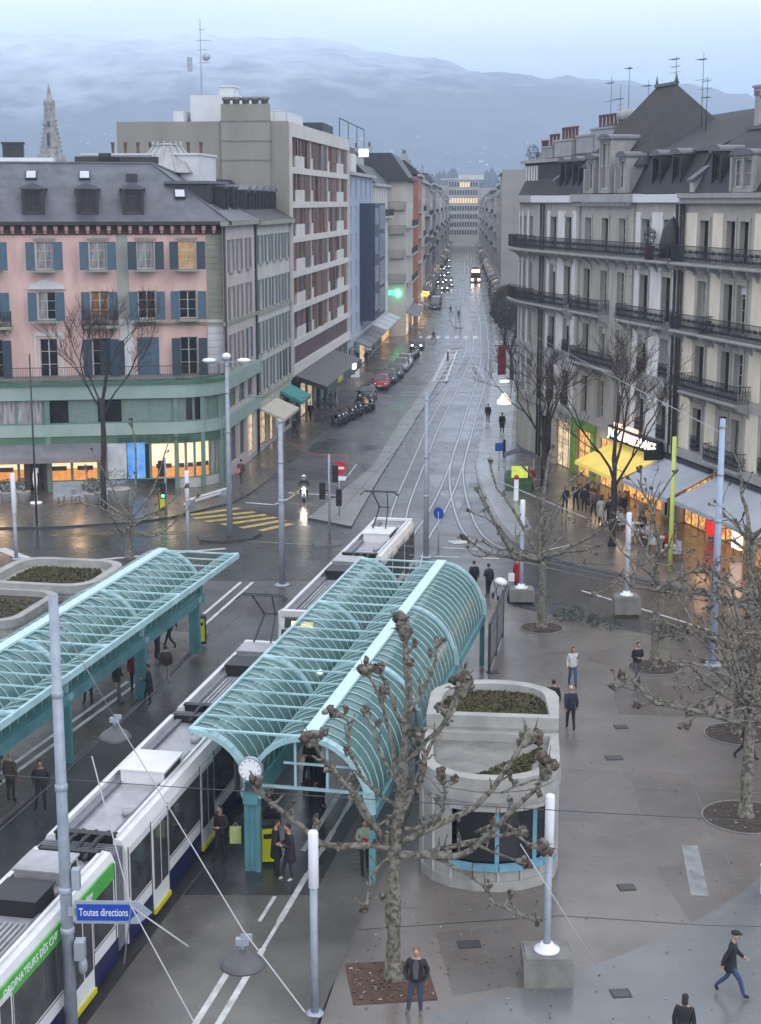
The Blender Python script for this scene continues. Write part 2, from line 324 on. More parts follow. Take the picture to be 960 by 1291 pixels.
for a, b in (((3.6, 86.8), (5.6, 86.4)), ((3.0, 84.6), (4.4, 84.4)), ((5.7, 84.2), (6.6, 84.0))): line('cross_mark', [a, b], .22)
mark('white_arrow_mark', [(3.9, 88.6), (5.0, 88.9), (5.3, 88.0), (4.3, 87.8)])
# platform double lines (worn)
def dbl(name, x0, y0, x1, y1, gap, z, worn=0):
    n = int(math.hypot(x1 - x0, y1 - y0) / 1.6)
    for s in (0, gap):
        mb = MB()
        for i in range(n):
            if worn and rnd.random() < worn and 3 < i < 9 and s == 0: continue
            a, b = i / n, (i + 1) / n
            ribbon([(x0 + (x1 - x0) * a + s, y0 + (y1 - y0) * a), (x0 + (x1 - x0) * b + s, y0 + (y1 - y0) * b)], .17 if not worn else .17 - .06 * (rnd.random() < .3), z, mb)
        struct(name, mb, M_white)
dbl('platform_line', -4.95, 31.5, 2.2, 66, .55, .176, .75)
dbl('platform_line', -14.6, 45.0, -10.4, 61, .5, .176)
dbl('platform_line', -8.95, 70, -7.3, 78.6, .62, Z4)
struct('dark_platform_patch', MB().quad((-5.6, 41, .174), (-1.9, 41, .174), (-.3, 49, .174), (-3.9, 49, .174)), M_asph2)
for y in (37.6, 39.0, 33.6):
    pass
line('plaza_joint', [(-1, 38.9), (5, 39.8), (9, 39.2), (14, 39.0)], .03, M_kerbd, ZP + .009)
line('plaza_joint', [(4.9, 43.9), (8, 43.7), (14, 44.6)], .03, M_sidel, ZP + .009)
line('plaza_joint', [(6, 49.5), (16, 48.6)], .03, M_concd, ZP + .006)
line('plaza_joint', [(8.4, 47), (8.2, 62)], .03, M_concd, ZP + .006)
for x, y, wd, lb in ((9.05, 55.5, .5, 'dark drain cover farthest out on the plaza, right of the walking pair'), (8.3, 52.2, .62, 'dark drain cover in the plaza just beyond the kiosk'), (7.1, 41.6, .5, 'dark drain cover between the lamp post block and the faded pale mark'), (2.36, 38.1, .62, 'dark drain cover between the front plane tree and the lamp post block'), (6.0, 35.5, .5, 'dark drain cover at the edge of the blue paving'), (4.7, 62.4, .5, 'dark drain cover by the glazed information panel')):
    mb = MB().box(-wd / 2, wd / 2, -.22, .22, 0, .012); mb.box(-wd / 2 + .05, wd / 2 - .05, -.17, .17, .012, .02, 1)
    ob('drain_cover', mb.mesh('drain_cover', [M_iron, M_kerbd]), None, (x, y, ZP + .003), .1, lb, 'drain cover', 'drain covers in the plaza')
mark('faded_plaza_mark', [(9.25, 44.6), (9.75, 44.55), (9.35, 41.0), (8.85, 41.05)], mat('faded_mark', (.25, .26, .27), .5, .2, 2, wet=.2), ZP + .012)
for x, y in ((12.9, 101), (14.6, 88.5)): pass

for poly in ([(5.6, 46.5), (8.4, 46.2), (8.6, 50.8), (5.9, 51.2)], [(9.2, 57), (12.6, 56.6), (12.9, 60.5), (9.5, 61)], [(1.8, 35.4), (3.8, 36), (3.6, 39.2), (1.5, 38.8)], [(8.6, 38.6), (11.0, 40.8), (11.4, 43.8), (8.2, 43)]):
    sheet('paving_patch', poly, ZP + .003, mat('patched_asphalt', (.132, .115, .103), .44, .16, .3, .1, 50, wet=.28))
line('plaza_joint', [(5.9, 51.2), (8.6, 50.8), (12, 50.4)], .025, M_concd, ZP + .007); line('plaza_joint', [(10.4, 42), (10.9, 62)], .025, M_concd, ZP + .007); line('plaza_joint', [(-.4, 40.6), (1.2, 40.2)], .03, M_concd, ZP + .007)
mb = MB(); g = random.Random(19)
for i in range(420):
    x, y = (g.gauss(.6, 2.2), g.gauss(37, 2.2)) if i < 160 else (g.uniform(2, 15), g.uniform(33, 66))
    if x < -.6 + (y - 38) * .19: continue
    s_ = g.uniform(.02, .055); b = g.uniform(0, 6); c_, d_ = math.cos(b) * s_, math.sin(b) * s_
    mb.add([(x + c_, y + d_, ZP + .012), (x - d_ * .6, y + c_ * .6, ZP + .03), (x - c_, y - d_, ZP + .012), (x + d_ * .6, y - c_ * .6, ZP + .025)], [(0, 1, 2, 3)], i % 3)
ob('fallen_leaves', mb.mesh('fallen_leaves', [mat('fallen_leaf', (.16, .085, .045), .8, .2, 5), mat('pale_litter', (.4, .38, .33), .8, .2, 5), mat('dark_litter', (.05, .04, .035), .8, .2, 5)]), kind='stuff')
# ------------------------------------------------------------ building helpers
def wall(L0, L1, z0, z1, ops, depth=.3, mb=None, m=0, mr=None, y=0.0):
    mb = mb or MB(); zs = sorted({z0, z1} | {min(max(z, z0), z1) for o in ops for z in o[2:4]})
    for a, b in zip(zs, zs[1:]):
        if b - a < 1e-4: continue
        x = L0
        for o in sorted((o for o in ops if o[2] <= a + 1e-5 and o[3] >= b - 1e-5), key=lambda o: o[0]):
            if o[0] > x + 1e-4: mb.quad((x, y, a), (o[0], y, a), (o[0], y, b), (x, y, b), m=m)
            x = o[1]
        if L1 > x + 1e-4: mb.quad((x, y, a), (L1, y, a), (L1, y, b), (x, y, b), m=m)
    mr = m if mr is None else mr
    for x0, x1, a, b in [o[:4] for o in ops]:
        d = y + depth
        mb.quad((x0, y, a), (x0, d, a), (x0, d, b), (x0, y, b), m=mr); mb.quad((x1, y, b), (x1, d, b), (x1, d, a), (x1, y, a), m=mr)
        mb.quad((x0, y, b), (x0, d, b), (x1, d, b), (x1, y, b), m=mr); mb.quad((x0, y, a), (x1, y, a), (x1, d, a), (x0, d, a), m=mr)
    return mb
def frame_mesh(wd, h, cols=2, rows=3, m=None, fw=.07):
    def f():
        mb = MB(); mb.box(0, wd, 0, .06, 0, fw).box(0, wd, 0, .06, h - fw, h).box(0, fw, 0, .06, fw, h - fw).box(wd - fw, wd, 0, .06, fw, h - fw)
        for i in range(1, cols): mb.box(wd * i / cols - .035, wd * i / cols + .035, .005, .055, fw, h - fw)
        for j in range(1, rows): mb.box(fw, wd - fw, .012, .05, h * j / rows - .018, h * j / rows + .018)
        return mb.mesh('window_frame', m or M_frame)
    return cached(('fr', round(wd, 2), round(h, 2), cols, rows, (m or M_frame).name), f)
def pane_mesh(wd, h, m): return cached(('pn', round(wd, 2), round(h, 2), m.name), lambda: MB().box(.03, wd - .03, .03, .04, .03, h - .03).mesh('pane', m))
def half_pane(wd, h, m1, m2):
    return cached(('hp', round(wd, 2), round(h, 2), m1.name, m2.name), lambda: MB().box(.03, wd * .46, .03, .04, .03, h - .03, 0).box(wd * .46, wd - .03, .03, .04, .03, h - .03, 1).mesh('pane', [m1, m2]))
def shutter_mesh(wd, h, m):
    def f():
        mb = MB(); mb.box(0, wd, .02, .05, 0, h)
        mb.box(0, .06, 0, .07, 0, h).box(wd - .06, wd, 0, .07, 0, h)
        n = max(4, int(h / .17))
        for i in range(n + 1): mb.box(.06, wd - .06, .004, .02, h * i / n - .03 if i else 0, h * i / n + .01 if i else .06)
        return mb.mesh('shutter', m)
    return cached(('sh', round(wd, 2), round(h, 2), m.name), f)
def rail_mesh(wd, h=1.0, m=None, ornate=0, gap=.13, ends=0):
    def f():
        mb = MB(); mb.box(0, wd, -.022, .022, h - .04, h).box(0, wd, -.016, .016, .06, .09)
        n = max(2, int(wd / gap))
        for i in range(n + 1): mb.box(wd * i / n - .011, wd * i / n + .011, -.011, .011, .1, h - .04)
        if ornate:
            for i in range(n):
                x0, x1 = wd * i / n, wd * (i + 1) / n
                for a, b in ((.16, .42), (.42, .16), (.5, .78), (.78, .5)):
                    if (i * 7 + int(a * 100)) % 5: mb.bar((x0, 0, h * a), (x1, 0, h * b), .022)
            mb.box(0, wd, -.02, .02, h * .45, h * .48)
        if ends:
            for x in (0, wd):
                mb.box(x - .025, x + .025, .03, ends, h - .05, h)
                for i in range(1, int(ends / .13)): mb.box(x - .012, x + .012, i * .13, i * .13 + .025, .1, h - .05)
                mb.box(x - .02, x + .02, .03, ends, .06, .1)
        return mb.mesh('railing', m or M_iron)
    return cached(('rl', round(wd, 2), round(h, 2), (m or M_iron).name, ornate, gap, ends), f)
PANES = [M_wglass, M_wglass, M_wglass, M_curtain, 'half', 'half']
def window(par, x0, x1, z0, z1, y, rot=0, org=(0, 0), pane=None, cols=2, rows=3, m=None, shut=None, sill=None, sw=None, sy=-.06, rg=rnd, lab=None):
    """one window of a facade: frame (the part) with pane, sill and shutters under it"""
    c, s = math.cos(rot), math.sin(rot); wd, h = x1 - x0, z1 - z0
    loc = (org[0] + x0 * c - y * s, org[1] + x0 * s + y * c, z0)
    f = ob('window', frame_mesh(wd, h, cols, rows, m), par, loc, rot)
    if lab: f['label'] = lab
    p = pane or rg.choice(PANES)
    ob('pane', half_pane(wd, h, *rg.choice([(M_wglass, M_curtain), (M_curtain, M_wglass)])) if p == 'half' else pane_mesh(wd, h, p), f)
    if sill: ob('sill', cached(('si', round(wd, 2), sill.name, round(y, 2)), lambda: MB().box(-.15, wd + .15, -y - .16, 0, -.14, -.002).mesh('sill', sill)), f)
    if shut:
        k = sw or wd / 2
        for xx in (-k, wd): ob('shutter', shutter_mesh(k - .01, h, shut), f, (xx + .005, -y + sy, 0))
    return f
def place(par, name, mesh, x, y, z, rot=0, org=(0, 0), **k):
    c, s = math.cos(rot), math.sin(rot); return ob(name, mesh, par, (org[0] + x * c - y * s, org[1] + x * s + y * c, z), rot, **k)
def stock(n, label_cat, fn): return fn
def pot_mesh(): return cached('pot', lambda: MB().lathe([(.13, 0), (.15, .1), (.12, .15), (.12, .75), (.16, .8), (.16, .95), (.1, .95)], 8).mesh('chimney_pot', M_terra))
def chimney(par, x, y, z, lx, ly, h, npots, m, rot=0, pots=True, org=(0, 0)):
    mb = MB().box(-lx / 2, lx / 2, -ly / 2, ly / 2, 0, h).box(-lx / 2 - .08, lx / 2 + .08, -ly / 2 - .08, ly / 2 + .08, h, h + .14, 1)
    c = place(par, 'chimney', mb.mesh('chimney', [m, M_terra if pots == 2 else m]), x, y, z, rot, org)
    for i in range(npots): ob('chimney_pot', pot_mesh(), c, ((i + .5) / npots * lx - lx / 2, 0, h + .14))
    return c

# ------------------------------------------------------------ pink corner building
M_pink = mat('pink_plaster', (.68, .465, .42), .85, .12, .8, .06, 30, stretch=(1.3, 1.3, .3))
M_pinkw = mat('pinkish_plaster', (.46, .42, .41), .85, .1, .8, stretch=(1.3, 1.3, .3))
M_quoin = mat('grey_green_stone', (.27, .275, .225), .85, .09, .8)
M_bandg = mat('green_grey_plaster', (.33, .345, .31), .85, .08, .6)
M_stonew = mat('white_stone', (.55, .56, .58), .8, .07, .8)
M_shutb = mat('blue_shutter', (.06, .115, .165), .6, .12, 2)
M_shutd = mat('dark_blue_shutter', (.026, .05, .075), .6, .12, 2)
M_eave = mat('dark_red_eave', (.11, .055, .05), .7, .15, 1)
M_brack = mat('eave_bracket_paint', (.42, .28, .25), .7, .1)
M_greenf = mat('green_metal_fascia', (.25, .345, .315), .5, .08, .5)
M_greenp = mat('green_metal_post', (.12, .2, .16), .5, .08, .8)
M_greend = mat('green_dark_frieze', (.05, .13, .09), .5, .1, .8)
M_awng = mat('grey_awning', (.17, .17, .19), .8, .12, 1)
pb = thing('corner_building', 'pink corner building with blue shutters above a curved green shopfront, under a slate mansard roof', 'building', (-11.0, 108.8, 0), math.radians(9.5))
SA = math.radians(83.7 - 9.5)   # side facade, local angle
YU = 1.1
XC = [-22.6, -19.2, -15.8, -12.1, -8.5, -5.25, -2.4]
ops = []
for x in XC: ops += [(x - .62, x + .62, 14.95, 16.85), (x - .62, x + .62, 11.5, 13.45), (x - .62, x + .62, 7.5, 10.2)]
ops = [o for o in ops if not (abs(o[0] + .62 + 5.25) < .1 and o[2] == 7.5)]
mb = wall(-32, 0, 7.2, 17.95, ops, .3, y=YU); part('wall', mb, [M_pink], pb)
mb = MB()
for i in range(15):   # quoin courses, joints recessed
    z = 11.45 + i * .43; mb.box(-1.05, .05, YU - .06, YU + .2, z, z + .4)
part('quoin', mb, [M_quoin], pb)
mb = MB()
for i in range(8): z = 7.5 + i * .49; mb.box(-1.05, .05, YU - .08, YU + .2, z, z + .46)
part('quoin', mb, [M_stonew], pb, label='white lower quoin')
part('band', MB().box(-7.25, -6.45, YU - .04, YU + .1, 11.5, 17.4), [M_bandg], pb); part('pilaster', MB().box(-7.2, -6.3, YU - .07, YU + .1, 7.5, 11.5).box(-7.35, -6.15, YU - .12, YU + .1, 11.2, 11.5), [M_stonew], pb)
part('string_course', MB().box(-6.3, .05, YU - .1, YU + .1, 11.0, 11.2), [M_quoin], pb)
for i, x in enumerate(XC):
    sh = M_shutb if i != 5 else M_shutd
    window(pb, x - .62, x + .62, 14.95, 16.85, YU + .22, shut=sh if i != 6 else M_shutd, sill=M_quoin, sw=.62, sy=-.1, pane=M_litg if i == 6 else (M_curtain if i in (2, 3, 5) else None))
    window(pb, x - .62, x + .62, 11.5, 13.45, YU + .22, shut=M_shutb, sill=M_quoin, sw=.62, sy=-.1, pane=mat('orange_curtain', (.3, .15, .07), .7, .3, 2) if i == 4 else None)
    if i != 5: window(pb, x - .62, x + .62, 7.5, 10.2, YU + .22, shut=M_shutd if i != 3 else None, sw=.62, sy=-.1)
    part('lintel', MB().box(x - .75, x + .75, YU - .08, YU, 16.92, 17.1), [M_quoin], pb)
ob('shutter', shutter_mesh(1.5, 2.7, M_shutb), pb, (-6.0, YU - .08, 7.5))
ob('shutter', shutter_mesh(1.7, 2.5, M_shutd), pb, (-8.6, YU - .1, 7.5))
part('pediment', MB().extr([(-1.15, 13.75), (1.15, 13.75), (1.15, 13.9), (.0, 14.35), (-1.15, 13.9)], YU - .25, YU, 'y').box(-1.3, 1.3, YU - .3, YU, 13.62, 13.75), [M_stonew], pb, (-12.1, 0, 0))
mb = MB().box(-13.1, -12.95, YU - .1, YU, 7.5, 10.4).box(-11.25, -11.1, YU - .1, YU, 7.5, 10.4).box(-13.1, -11.1, YU - .12, YU, 10.4, 10.65)
part('door_surround', mb, [M_stonew], pb)
for x in (-8.5, -15.8):
    b = part('balcony', MB().box(-1.3, 1.3, -.2, YU, 10.95, 11.15).box(-1.1, -.9, .1, YU, 10.6, 10.95).box(.9, 1.1, .1, YU, 10.6, 10.95), [M_quoin], pb, (x, 0, 0))
    ob('railing', rail_mesh(2.5, 1.0, M_iron, 1, .16, 1.2), b, (-1.25, -.15, 11.15))
# eaves
part('eave', MB().box(-32, .6, .4, YU + .1, 17.95, 18.15).box(-32, .05, YU - .06, YU + .2, 17.3, 17.95), [M_eave], pb)
part('gutter', MB().box(-32, .75, .22, .4, 17.98, 18.22), [M_slated], pb)
bk = MB().box(-.13, .13, -.55, 0, 0, .3).box(-.09, .09, -.35, 0, -.22, 0).mesh('eave_bracket', M_brack)
for i in range(36): ob('eave_bracket', bk, pb, (-.5 - i * .72, YU - .06, 17.62))
# roof: slopes with a flat top
s1 = Vector((math.cos(SA), math.sin(SA), 0)); inn = Vector((-math.sin(SA), math.cos(SA), 0))
S1 = s1 * 12.1; S2 = s1 * 27.3
e0 = Vector((-32, .3, 18.2)); e1 = Vector((.6, .3, 18.2)); e2 = S1 + s1 * .0 - inn * .45 + Vector((0, 0, 18.2))
t0 = Vector((-32, 6.4, 22.3)); t1 = Vector((-4.6, 6.4, 22.3)); t2 = S1 + inn * 5.2 + Vector((0, 0, 21.3))
def pier(mb, quad, nx, ny, m=0): pass
mb = MB(); mb.quad(e0, e1, t1, t0); mb.quad(e1, e2, t2, t1); mb.quad(t0, t1, t2, t2 + Vector((-30, 6, 0)))
part('roof', mb, [M_slate], pb)
part('ridge_cap', MB().bar(t0, t1, .3, .12).bar(t1, t2, .3, .12).bar(e1 + Vector((0, 0, .05)), t1 + Vector((0, 0, .05)), .12, .06), [M_zinc], pb)
def dormer(par, x, y, z, wd, h, dep, mw, mrf, rot=0, org=(0, 0), style='gable', pane=None):
    d = place(par, 'dormer', cached(('dm', wd, h, dep, mw.name, style), lambda: (MB().box(-wd / 2, -wd / 2 + .18, 0, dep, 0, h).box(wd / 2 - .18, wd / 2, 0, dep, 0, h)
        .box(-wd / 2 + .18, wd / 2 - .18, 0, dep, 0, .25).box(-wd / 2 + .18, wd / 2 - .18, .0, dep, h - .15, h).box(-wd / 2 + .18, wd / 2 - .18, .3, .34, .25, h - .15)).mesh('dormer', mw)), x, y, z, rot, org)
    if style == 'gable': rf = MB().extr([(-wd / 2 - .15, h), (wd / 2 + .15, h), (wd / 2 + .15, h + .1), (0, h + .45), (-wd / 2 - .15, h + .1)], -.15, dep + .3, 'y')
    elif style == 'arch': rf = MB().extr([(wd / 2 + .12, h), (wd / 2 + .12, h + .1)] + [((wd / 2 + .08) * math.cos(a * PI / 8), h + .1 + .27 * math.sin(a * PI / 8)) for a in range(9)] + [(-wd / 2 - .12, h)], -.15, dep + .2, 'y')
    else: rf = MB().box(-wd / 2 - .1, wd / 2 + .1, -.12, dep + .2, h, h + .12)
    ob('dormer_roof', cached(('dr', wd, h, dep, mrf.name, style), lambda: rf.mesh('dormer_roof', mrf)), d)
    fw = wd - .4
    f = ob('dormer_window', frame_mesh(fw, h - .45, 2, 2, M_frame if mw is not M_slated else M_frameb), d, (-fw / 2, .12, .27))
    return d
for x in (-22.9, -18.6, -14.4, -11.95, -8.95 + .35, -5.6):
    pass
for x in (-16.3, -12.75, -9.1, -6.0): dormer(pb, x, 1.0, 18.5, 1.5, 1.9, 3.2, M_slated, M_slate)
def skylight(par, x, y, z, tilt=.6, rot=0, m=M_frame):
    ob('skylight', cached('sky', lambda: MB().box(-.4, .4, -.5, .5, 0, .12).box(-.32, .32, -.42, .42, .12, .13, 1).mesh('skylight', [M_iron, mat('skylight_glass', (.45, .48, .52), .12, .05)])), par, (x, y, z), (tilt, 0, rot))
skylight(pb, -13.0, 4.9, 21.35); skylight(pb, -9.3, 4.9, 21.35); skylight(pb, -2.7, 2.9, 20.05)
part('roof_vent', MB().box(-6.4, -5.6, 4.3, 5.4, 20.9, 21.5), [M_slated], pb)
for x, wd in ((-10.0, 3.2), (-7.5, 3.5)): part('ridge_box', MB().box(x, x + wd, 7, 9, 22.3, 22.75), [M_slated], pb)
part('ridge_box', MB().box(-8.3, -7.4, 7, 9, 22.3, 23.0), [M_slated], pb)
chimney(pb, -14.5, 10.7, 22.2, 1.5, 1.2, 1.5, 0, M_slated)
part('roof_terrace', MB().box(-26, -11.6, 9, 13, 22.3, 22.7).box(-26, -18.0, 11, 15, 22.3, 24.2), [mat('white_metal_sheet', (.68, .72, .75), .5, .06)], pb)
mb = MB().lathe([(2.7, 0), (1.0, 2.0), (1.12, 2.1), (.4, 2.2)], 14, (-3.2, 12.9, 21.7), sm=False)
for k in range(14):
    a = 2 * PI * k / 14; mb.bar((-3.2 + 2.74 * math.cos(a), 12.9 + 2.74 * math.sin(a), 21.73), (-3.2 + 1.05 * math.cos(a), 12.9 + 1.05 * math.sin(a), 23.75), .1); mb.box(-3.2 + 1.1 * math.cos(a) - .05, -3.2 + 1.1 * math.cos(a) + .05, 12.9 + 1.1 * math.sin(a) - .05, 12.9 + 1.1 * math.sin(a) + .05, 23.7, 24.05)
part('conical_roof', mb, [mat('pale_zinc', (.36, .37, .37), .5, .1, 1)], pb)
# side facade (pinkish, three window columns)
ops = []
for r, (za, zb) in enumerate(((14.7, 16.9), (11.3, 13.6), (7.9, 10.2))):
    for c_ in (2.9, 5.9, 9.2): ops.append((c_ - .6, c_ + .6, za, zb))
ops.append((8.2, 10.9, 4.9, 6.4)); ops.append((1.5, 4.5, 4.9, 6.4)); ops.append((4.9, 7.8, 4.9, 6.4))
ops += [(1.2, 4.3, .9, 3.6), (5, 7.4, .9, 3.6), (8.2, 11, .5, 3.6)]
part('side_wall', wall(.05, 12.1, 0, 17.9, ops, .3), [M_pinkw], pb, rot=SA)
for o in ops:
    if o[2] > 7: window(pb, *o[:4], .2, SA, shut=mat('grey_mauve_shutter', (.19, .18, .19), .7, .1) if not (o[0] > 8 and o[2] < 8) else M_shutb, sw=.55, sill=M_quoin)
    elif o[2] > 4: window(pb, *o[:4], .2, SA, pane=M_wglass, cols=3, rows=2, m=M_greenp)
    else: window(pb, *o[:4], .2, SA, pane=M_warmw if o[0] > 8 else M_wglass, cols=2, rows=1, m=M_greenp)
part('side_cornice', MB().box(0, 12.1, -.45, .1, 17.9, 18.2).box(0, 12.1, -.14, 0, 11.0, 11.25), [M_quoin], pb, rot=SA)
part('side_fascia', MB().box(.3, 12.1, -.3, 0, 6.5, 7.5).box(.3, 12.1, -.3, 0, 3.75, 4.7), [M_greenf], pb, rot=SA)
for x in (.25, 11.9): place(pb, 'downpipe', MB().tube([(0, 0, 17.8), (0, 0, .2)], .09, 8).mesh('downpipe', M_iron), x, -.12, 0, SA)
# side dormers on the roof of the wing
for k in (6.0, 9.6): dormer(pb, k, .9, 18.6, 1.5, 2.0, 3.4, M_slated, M_zinc, SA, style='flat')
part('dormer_range', MB().box(2.8, 9.3, 1.6, 4.5, 19.4, 20.8).box(2.6, 9.5, 1.4, 4.7, 20.8, 21.0, 1), [M_slated, M_zinc], pb, rot=SA)
# green storefront with rounded corner
def arcpts(off, n=7):
    r = 3.4; pts = [(-32, -3.0 - off + 0 * n)]
    cx, cy = -3.6, .4
    for i in range(n + 1):
        a = -PI / 2 + (PI / 2 + SA - PI / 2) * i / n + 0
        pts.append((cx + (r + off) * math.cos(a), cy + (r + off) * math.sin(a)))
    return pts
AP = arcpts(0)
def curvewall(name, off, z0, z1, m, th=.25, par=pb, i0=0, i1=None):
    A, B = arcpts(off), arcpts(off - th)
    A, B = A[i0:i1], B[i0:i1]; return part(name, MB().prism(A + B[::-1], z0, z1), [m], par)
end = (s1 * .3).to_tuple()[:2]
curvewall('fascia', .45, 6.45, 7.4, M_greenf, 1.2); curvewall('cornice', .62, 7.4, 7.62, M_greend, 1.4)
curvewall('fascia', .3, 3.95, 4.75, M_greenf, .8); curvewall('frieze', .2, 3.35, 3.95, M_greend, .6)
curvewall('plinth', .03, 0.1, .8, mat('pale_plinth', (.42, .42, .42), .8, .1), .35, i0=1)
part('terrace_floor', MB().prism(AP + [(0.2, 2.5), (-32, 2.5)], 7.2, 7.6), [M_concd], pb)
part('floor_plate', MB().prism(arcpts(-.3) + [(-.4, 2.5), (-32, 2.5)], 3.5, 4.0), [M_concd], pb)
A1 = arcpts(.05)
M_cafe1 = mat('cafe_wall_lit', (.6, .5, .38), .5, .25, 1.2, emit=.62, ecol=(1, .74, .42)); M_cafe2 = mat('cafe_counter_lit', (.3, .12, .04), .4, .5, 3, emit=.42, ecol=(1, .4, .1))
def seg_panes(z0, z1, kinds, name='shop_window'):
    pts = [(A1[0][0] + (A1[1][0] - A1[0][0]) * t, A1[0][1] + (A1[1][1] - A1[0][1]) * t) for t in [i / 16 for i in range(16)]] + A1[1:]
    for i in range(len(pts) - 1):
        p, q = Vector(pts[i]), Vector(pts[i + 1]); d = q - p; rot = math.atan2(d.y, d.x); wd = d.length
        f = ob(name, frame_mesh(wd, z1 - z0, 1, 1, M_greenp, .09), pb, (p.x, p.y, z0), rot)
        k = kinds[i % len(kinds)]; h = z1 - z0
        if k in (M_warmw, M_warm) and z0 < 2: ob('pane', MB().box(.03, wd - .03, .03, .04, .03, h * .36, 1).box(.03, wd - .03, .03, .04, h * .36, h - .03, 0).box(wd * .2, wd * .8, .01, .03, h * .3, h * .42, 2).mesh('pane', [M_cafe1, M_cafe2, M_frameb]), f)
        else: ob('pane', pane_mesh(wd, h, k), f)
MG = mat('grey_blind', (.2, .2, .2), .7, .15, 3)
MGR = mat('green_panel', (.15, .22, .2), .6, .1)
seg_panes(4.75, 6.45, [MGR, MG, M_wglass, MGR, MG, M_wglass, M_wglass, M_curtain, M_warm, M_curtain, M_curtain, M_wglass, MGR, M_wglass, MGR, MGR, MGR, M_wglass, M_wglass, MGR, MGR, MGR, MGR])
M_cafe1 = mat('cafe_wall_lit', (.6, .5, .38), .5, .25, 1.2, emit=.62, ecol=(1, .74, .42)); M_cafe2 = mat('cafe_counter_lit', (.3, .12, .04), .4, .5, 3, emit=.42, ecol=(1, .4, .1))
seg_panes(.8, 3.35, [M_warmw] * 13 + [M_curtain, M_wglass, M_warm] + [M_warm] * 4 + [M_curtain] * 3)
for x in (-17.3, -12.2, -24.5): part('post', MB().box(x - .17, x + .17, -3.28, -2.98, 0, 6.5), [M_greenp], pb)
p_ = arcpts(.12)
for i in (1, 4, 7, 8): part('post', MB().box(p_[i][0] - .15, p_[i][0] + .15, p_[i][1] - .15, p_[i][1] + .15, 0, 6.5), [M_greenp], pb)
part('door', MB().box(-13.9, -12.2, -3.2, -3.0, .1, 3.3).box(-13.5, -12.6, -3.28, -3.2, .3, 2.7, 1).box(-13.25, -12.95, -3.31, -3.28, 1.5, 1.85, 2), [M_frameb, M_dglass, M_lampw], pb)
part('pale_panel', MB().box(-8.3, -7.0, -3.2, -3.1, .9, 3.4), [mat('pale_panel', (.5, .55, .58), .4, .1)], pb)
part('blue_poster', MB().box(-6.95, -5.75, -3.22, -3.1, .9, 3.4), [mat('poster_blue', (.03, .2, .6), .3, .25, .9, c2=(.25, .5, .75), emit=.12, ecol=(.1, .35, 1))], pb)
aw = MB().extr([(-3.15, 3.45), (-4.6, 2.75), (-4.6, 2.68), (-3.15, 3.38)], -31, -8.4, 'x').box(-31, -8.4, -4.63, -4.57, 2.35, 2.72)
part('awning', aw, [M_awng], pb)
for i in range(10): part('letter', MB().box(0, .28, -.04, 0, 0, .36).box(.3, .36, -.04, 0, .1, .36), [mat('dark_letter', (.02, .05, .04), .5, 0)], pb, (-7.5 + i * .5, -3.48, 3.45), .0)
for i in range(9):
    a = i * .9; ob('railing', rail_mesh(3.2, 1.0, M_iron, 0, .15), pb, (-31.5 + i * 3.2, -3.1, 7.62))
for i in range(1, len(AP) - 1):
    p, q = Vector(AP[i]), Vector(AP[i + 1]); ob('railing', rail_mesh(round((q - p).length, 2), 1.0, M_iron, 0, .15), pb, (p.x, p.y, 7.62), math.atan2((q - p).y, (q - p).x))
# ------------------------------------------------------------ generic leafy things
def bush(name, label, cat, x, y, z, r, h, pot=None, group=None, m=None, n=420):
    t = thing(name, label, cat, (x, y, z), rnd.uniform(0, 6), group); g = random.Random(int(x * 91 + y * 37)); b = 0
    if pot: part('pot', MB().lathe([(r * .62, 0), (r * .8, h * .4), (r * .85, h * .42), (r * .72, h * .42)], 12), [pot], t); b = h * .4
    mb = MB()
    for i in range(n):
        a, e, q = g.uniform(0, 2 * PI), g.uniform(-1, 1), g.uniform(.45, 1) ** .5
        c = Vector((math.cos(a) * math.sqrt(1 - e * e) * r * q, math.sin(a) * math.sqrt(1 - e * e) * r * q, b + (h - b) * (.5 + .5 * e * q)))
        d = Vector((g.uniform(-1, 1), g.uniform(-1, 1), g.uniform(-.6, 1))).normalized() * .11; s = d.cross(Vector((g.random(), g.random(), g.random()))).normalized() * .05
        mb.quad(c - s, c + d * .3 - s * .2, c + d, c + s, m=i % 2)
    ob('foliage', mb.mesh('foliage', [m or mat('dark_leaf', (.03, .05, .03), .6, .2, 4), mat('leaf', (.05, .075, .035), .6, .2, 4)]), t, kind=None); return t
# ------------------------------------------------------------ cream side building with arched shutters
M_cream = mat('pale_render', (.47, .475, .45), .85, .1, .8, stretch=(1.3, 1.3, .3))
M_shutg = mat('blue_grey_shutter', (.12, .165, .19), .7, .12, 2)
cb = thing('side_street_building', 'narrow pale rendered building with blue grey shutters and a row of small roof dormers', 'building', (-9.56, 120.5, 0), math.radians(83.7))
ops = []; CX = [1.6, 4.7, 7.7, 10.8, 13.8]
for c_ in CX:
    for za, zb in ((14.9, 17.0), (11.3, 13.6), (7.9, 10.3), (4.9, 7.2)): ops.append((c_ - .6, c_ + .6, za, zb))
sh_ops = [(.6, 3.8, .5, 3.3), (4.6, 7.2, .2, 3.3), (8, 11, .5, 3.3), (12, 15, .3, 3.3)]
part('wall', wall(0, 15.4, 0, 17.8, ops + sh_ops, .3), [M_cream], cb)
for o in ops: window(cb, *o, .2, shut=M_shutg if not (o[0] > 10 and o[2] < 5) else M_shutd, sw=.6, sill=M_quoin)
for o in sh_ops: window(cb, *o, .2, cols=2, rows=1, pane=rnd.choice([M_wglass, M_warmw]), m=M_frameb)
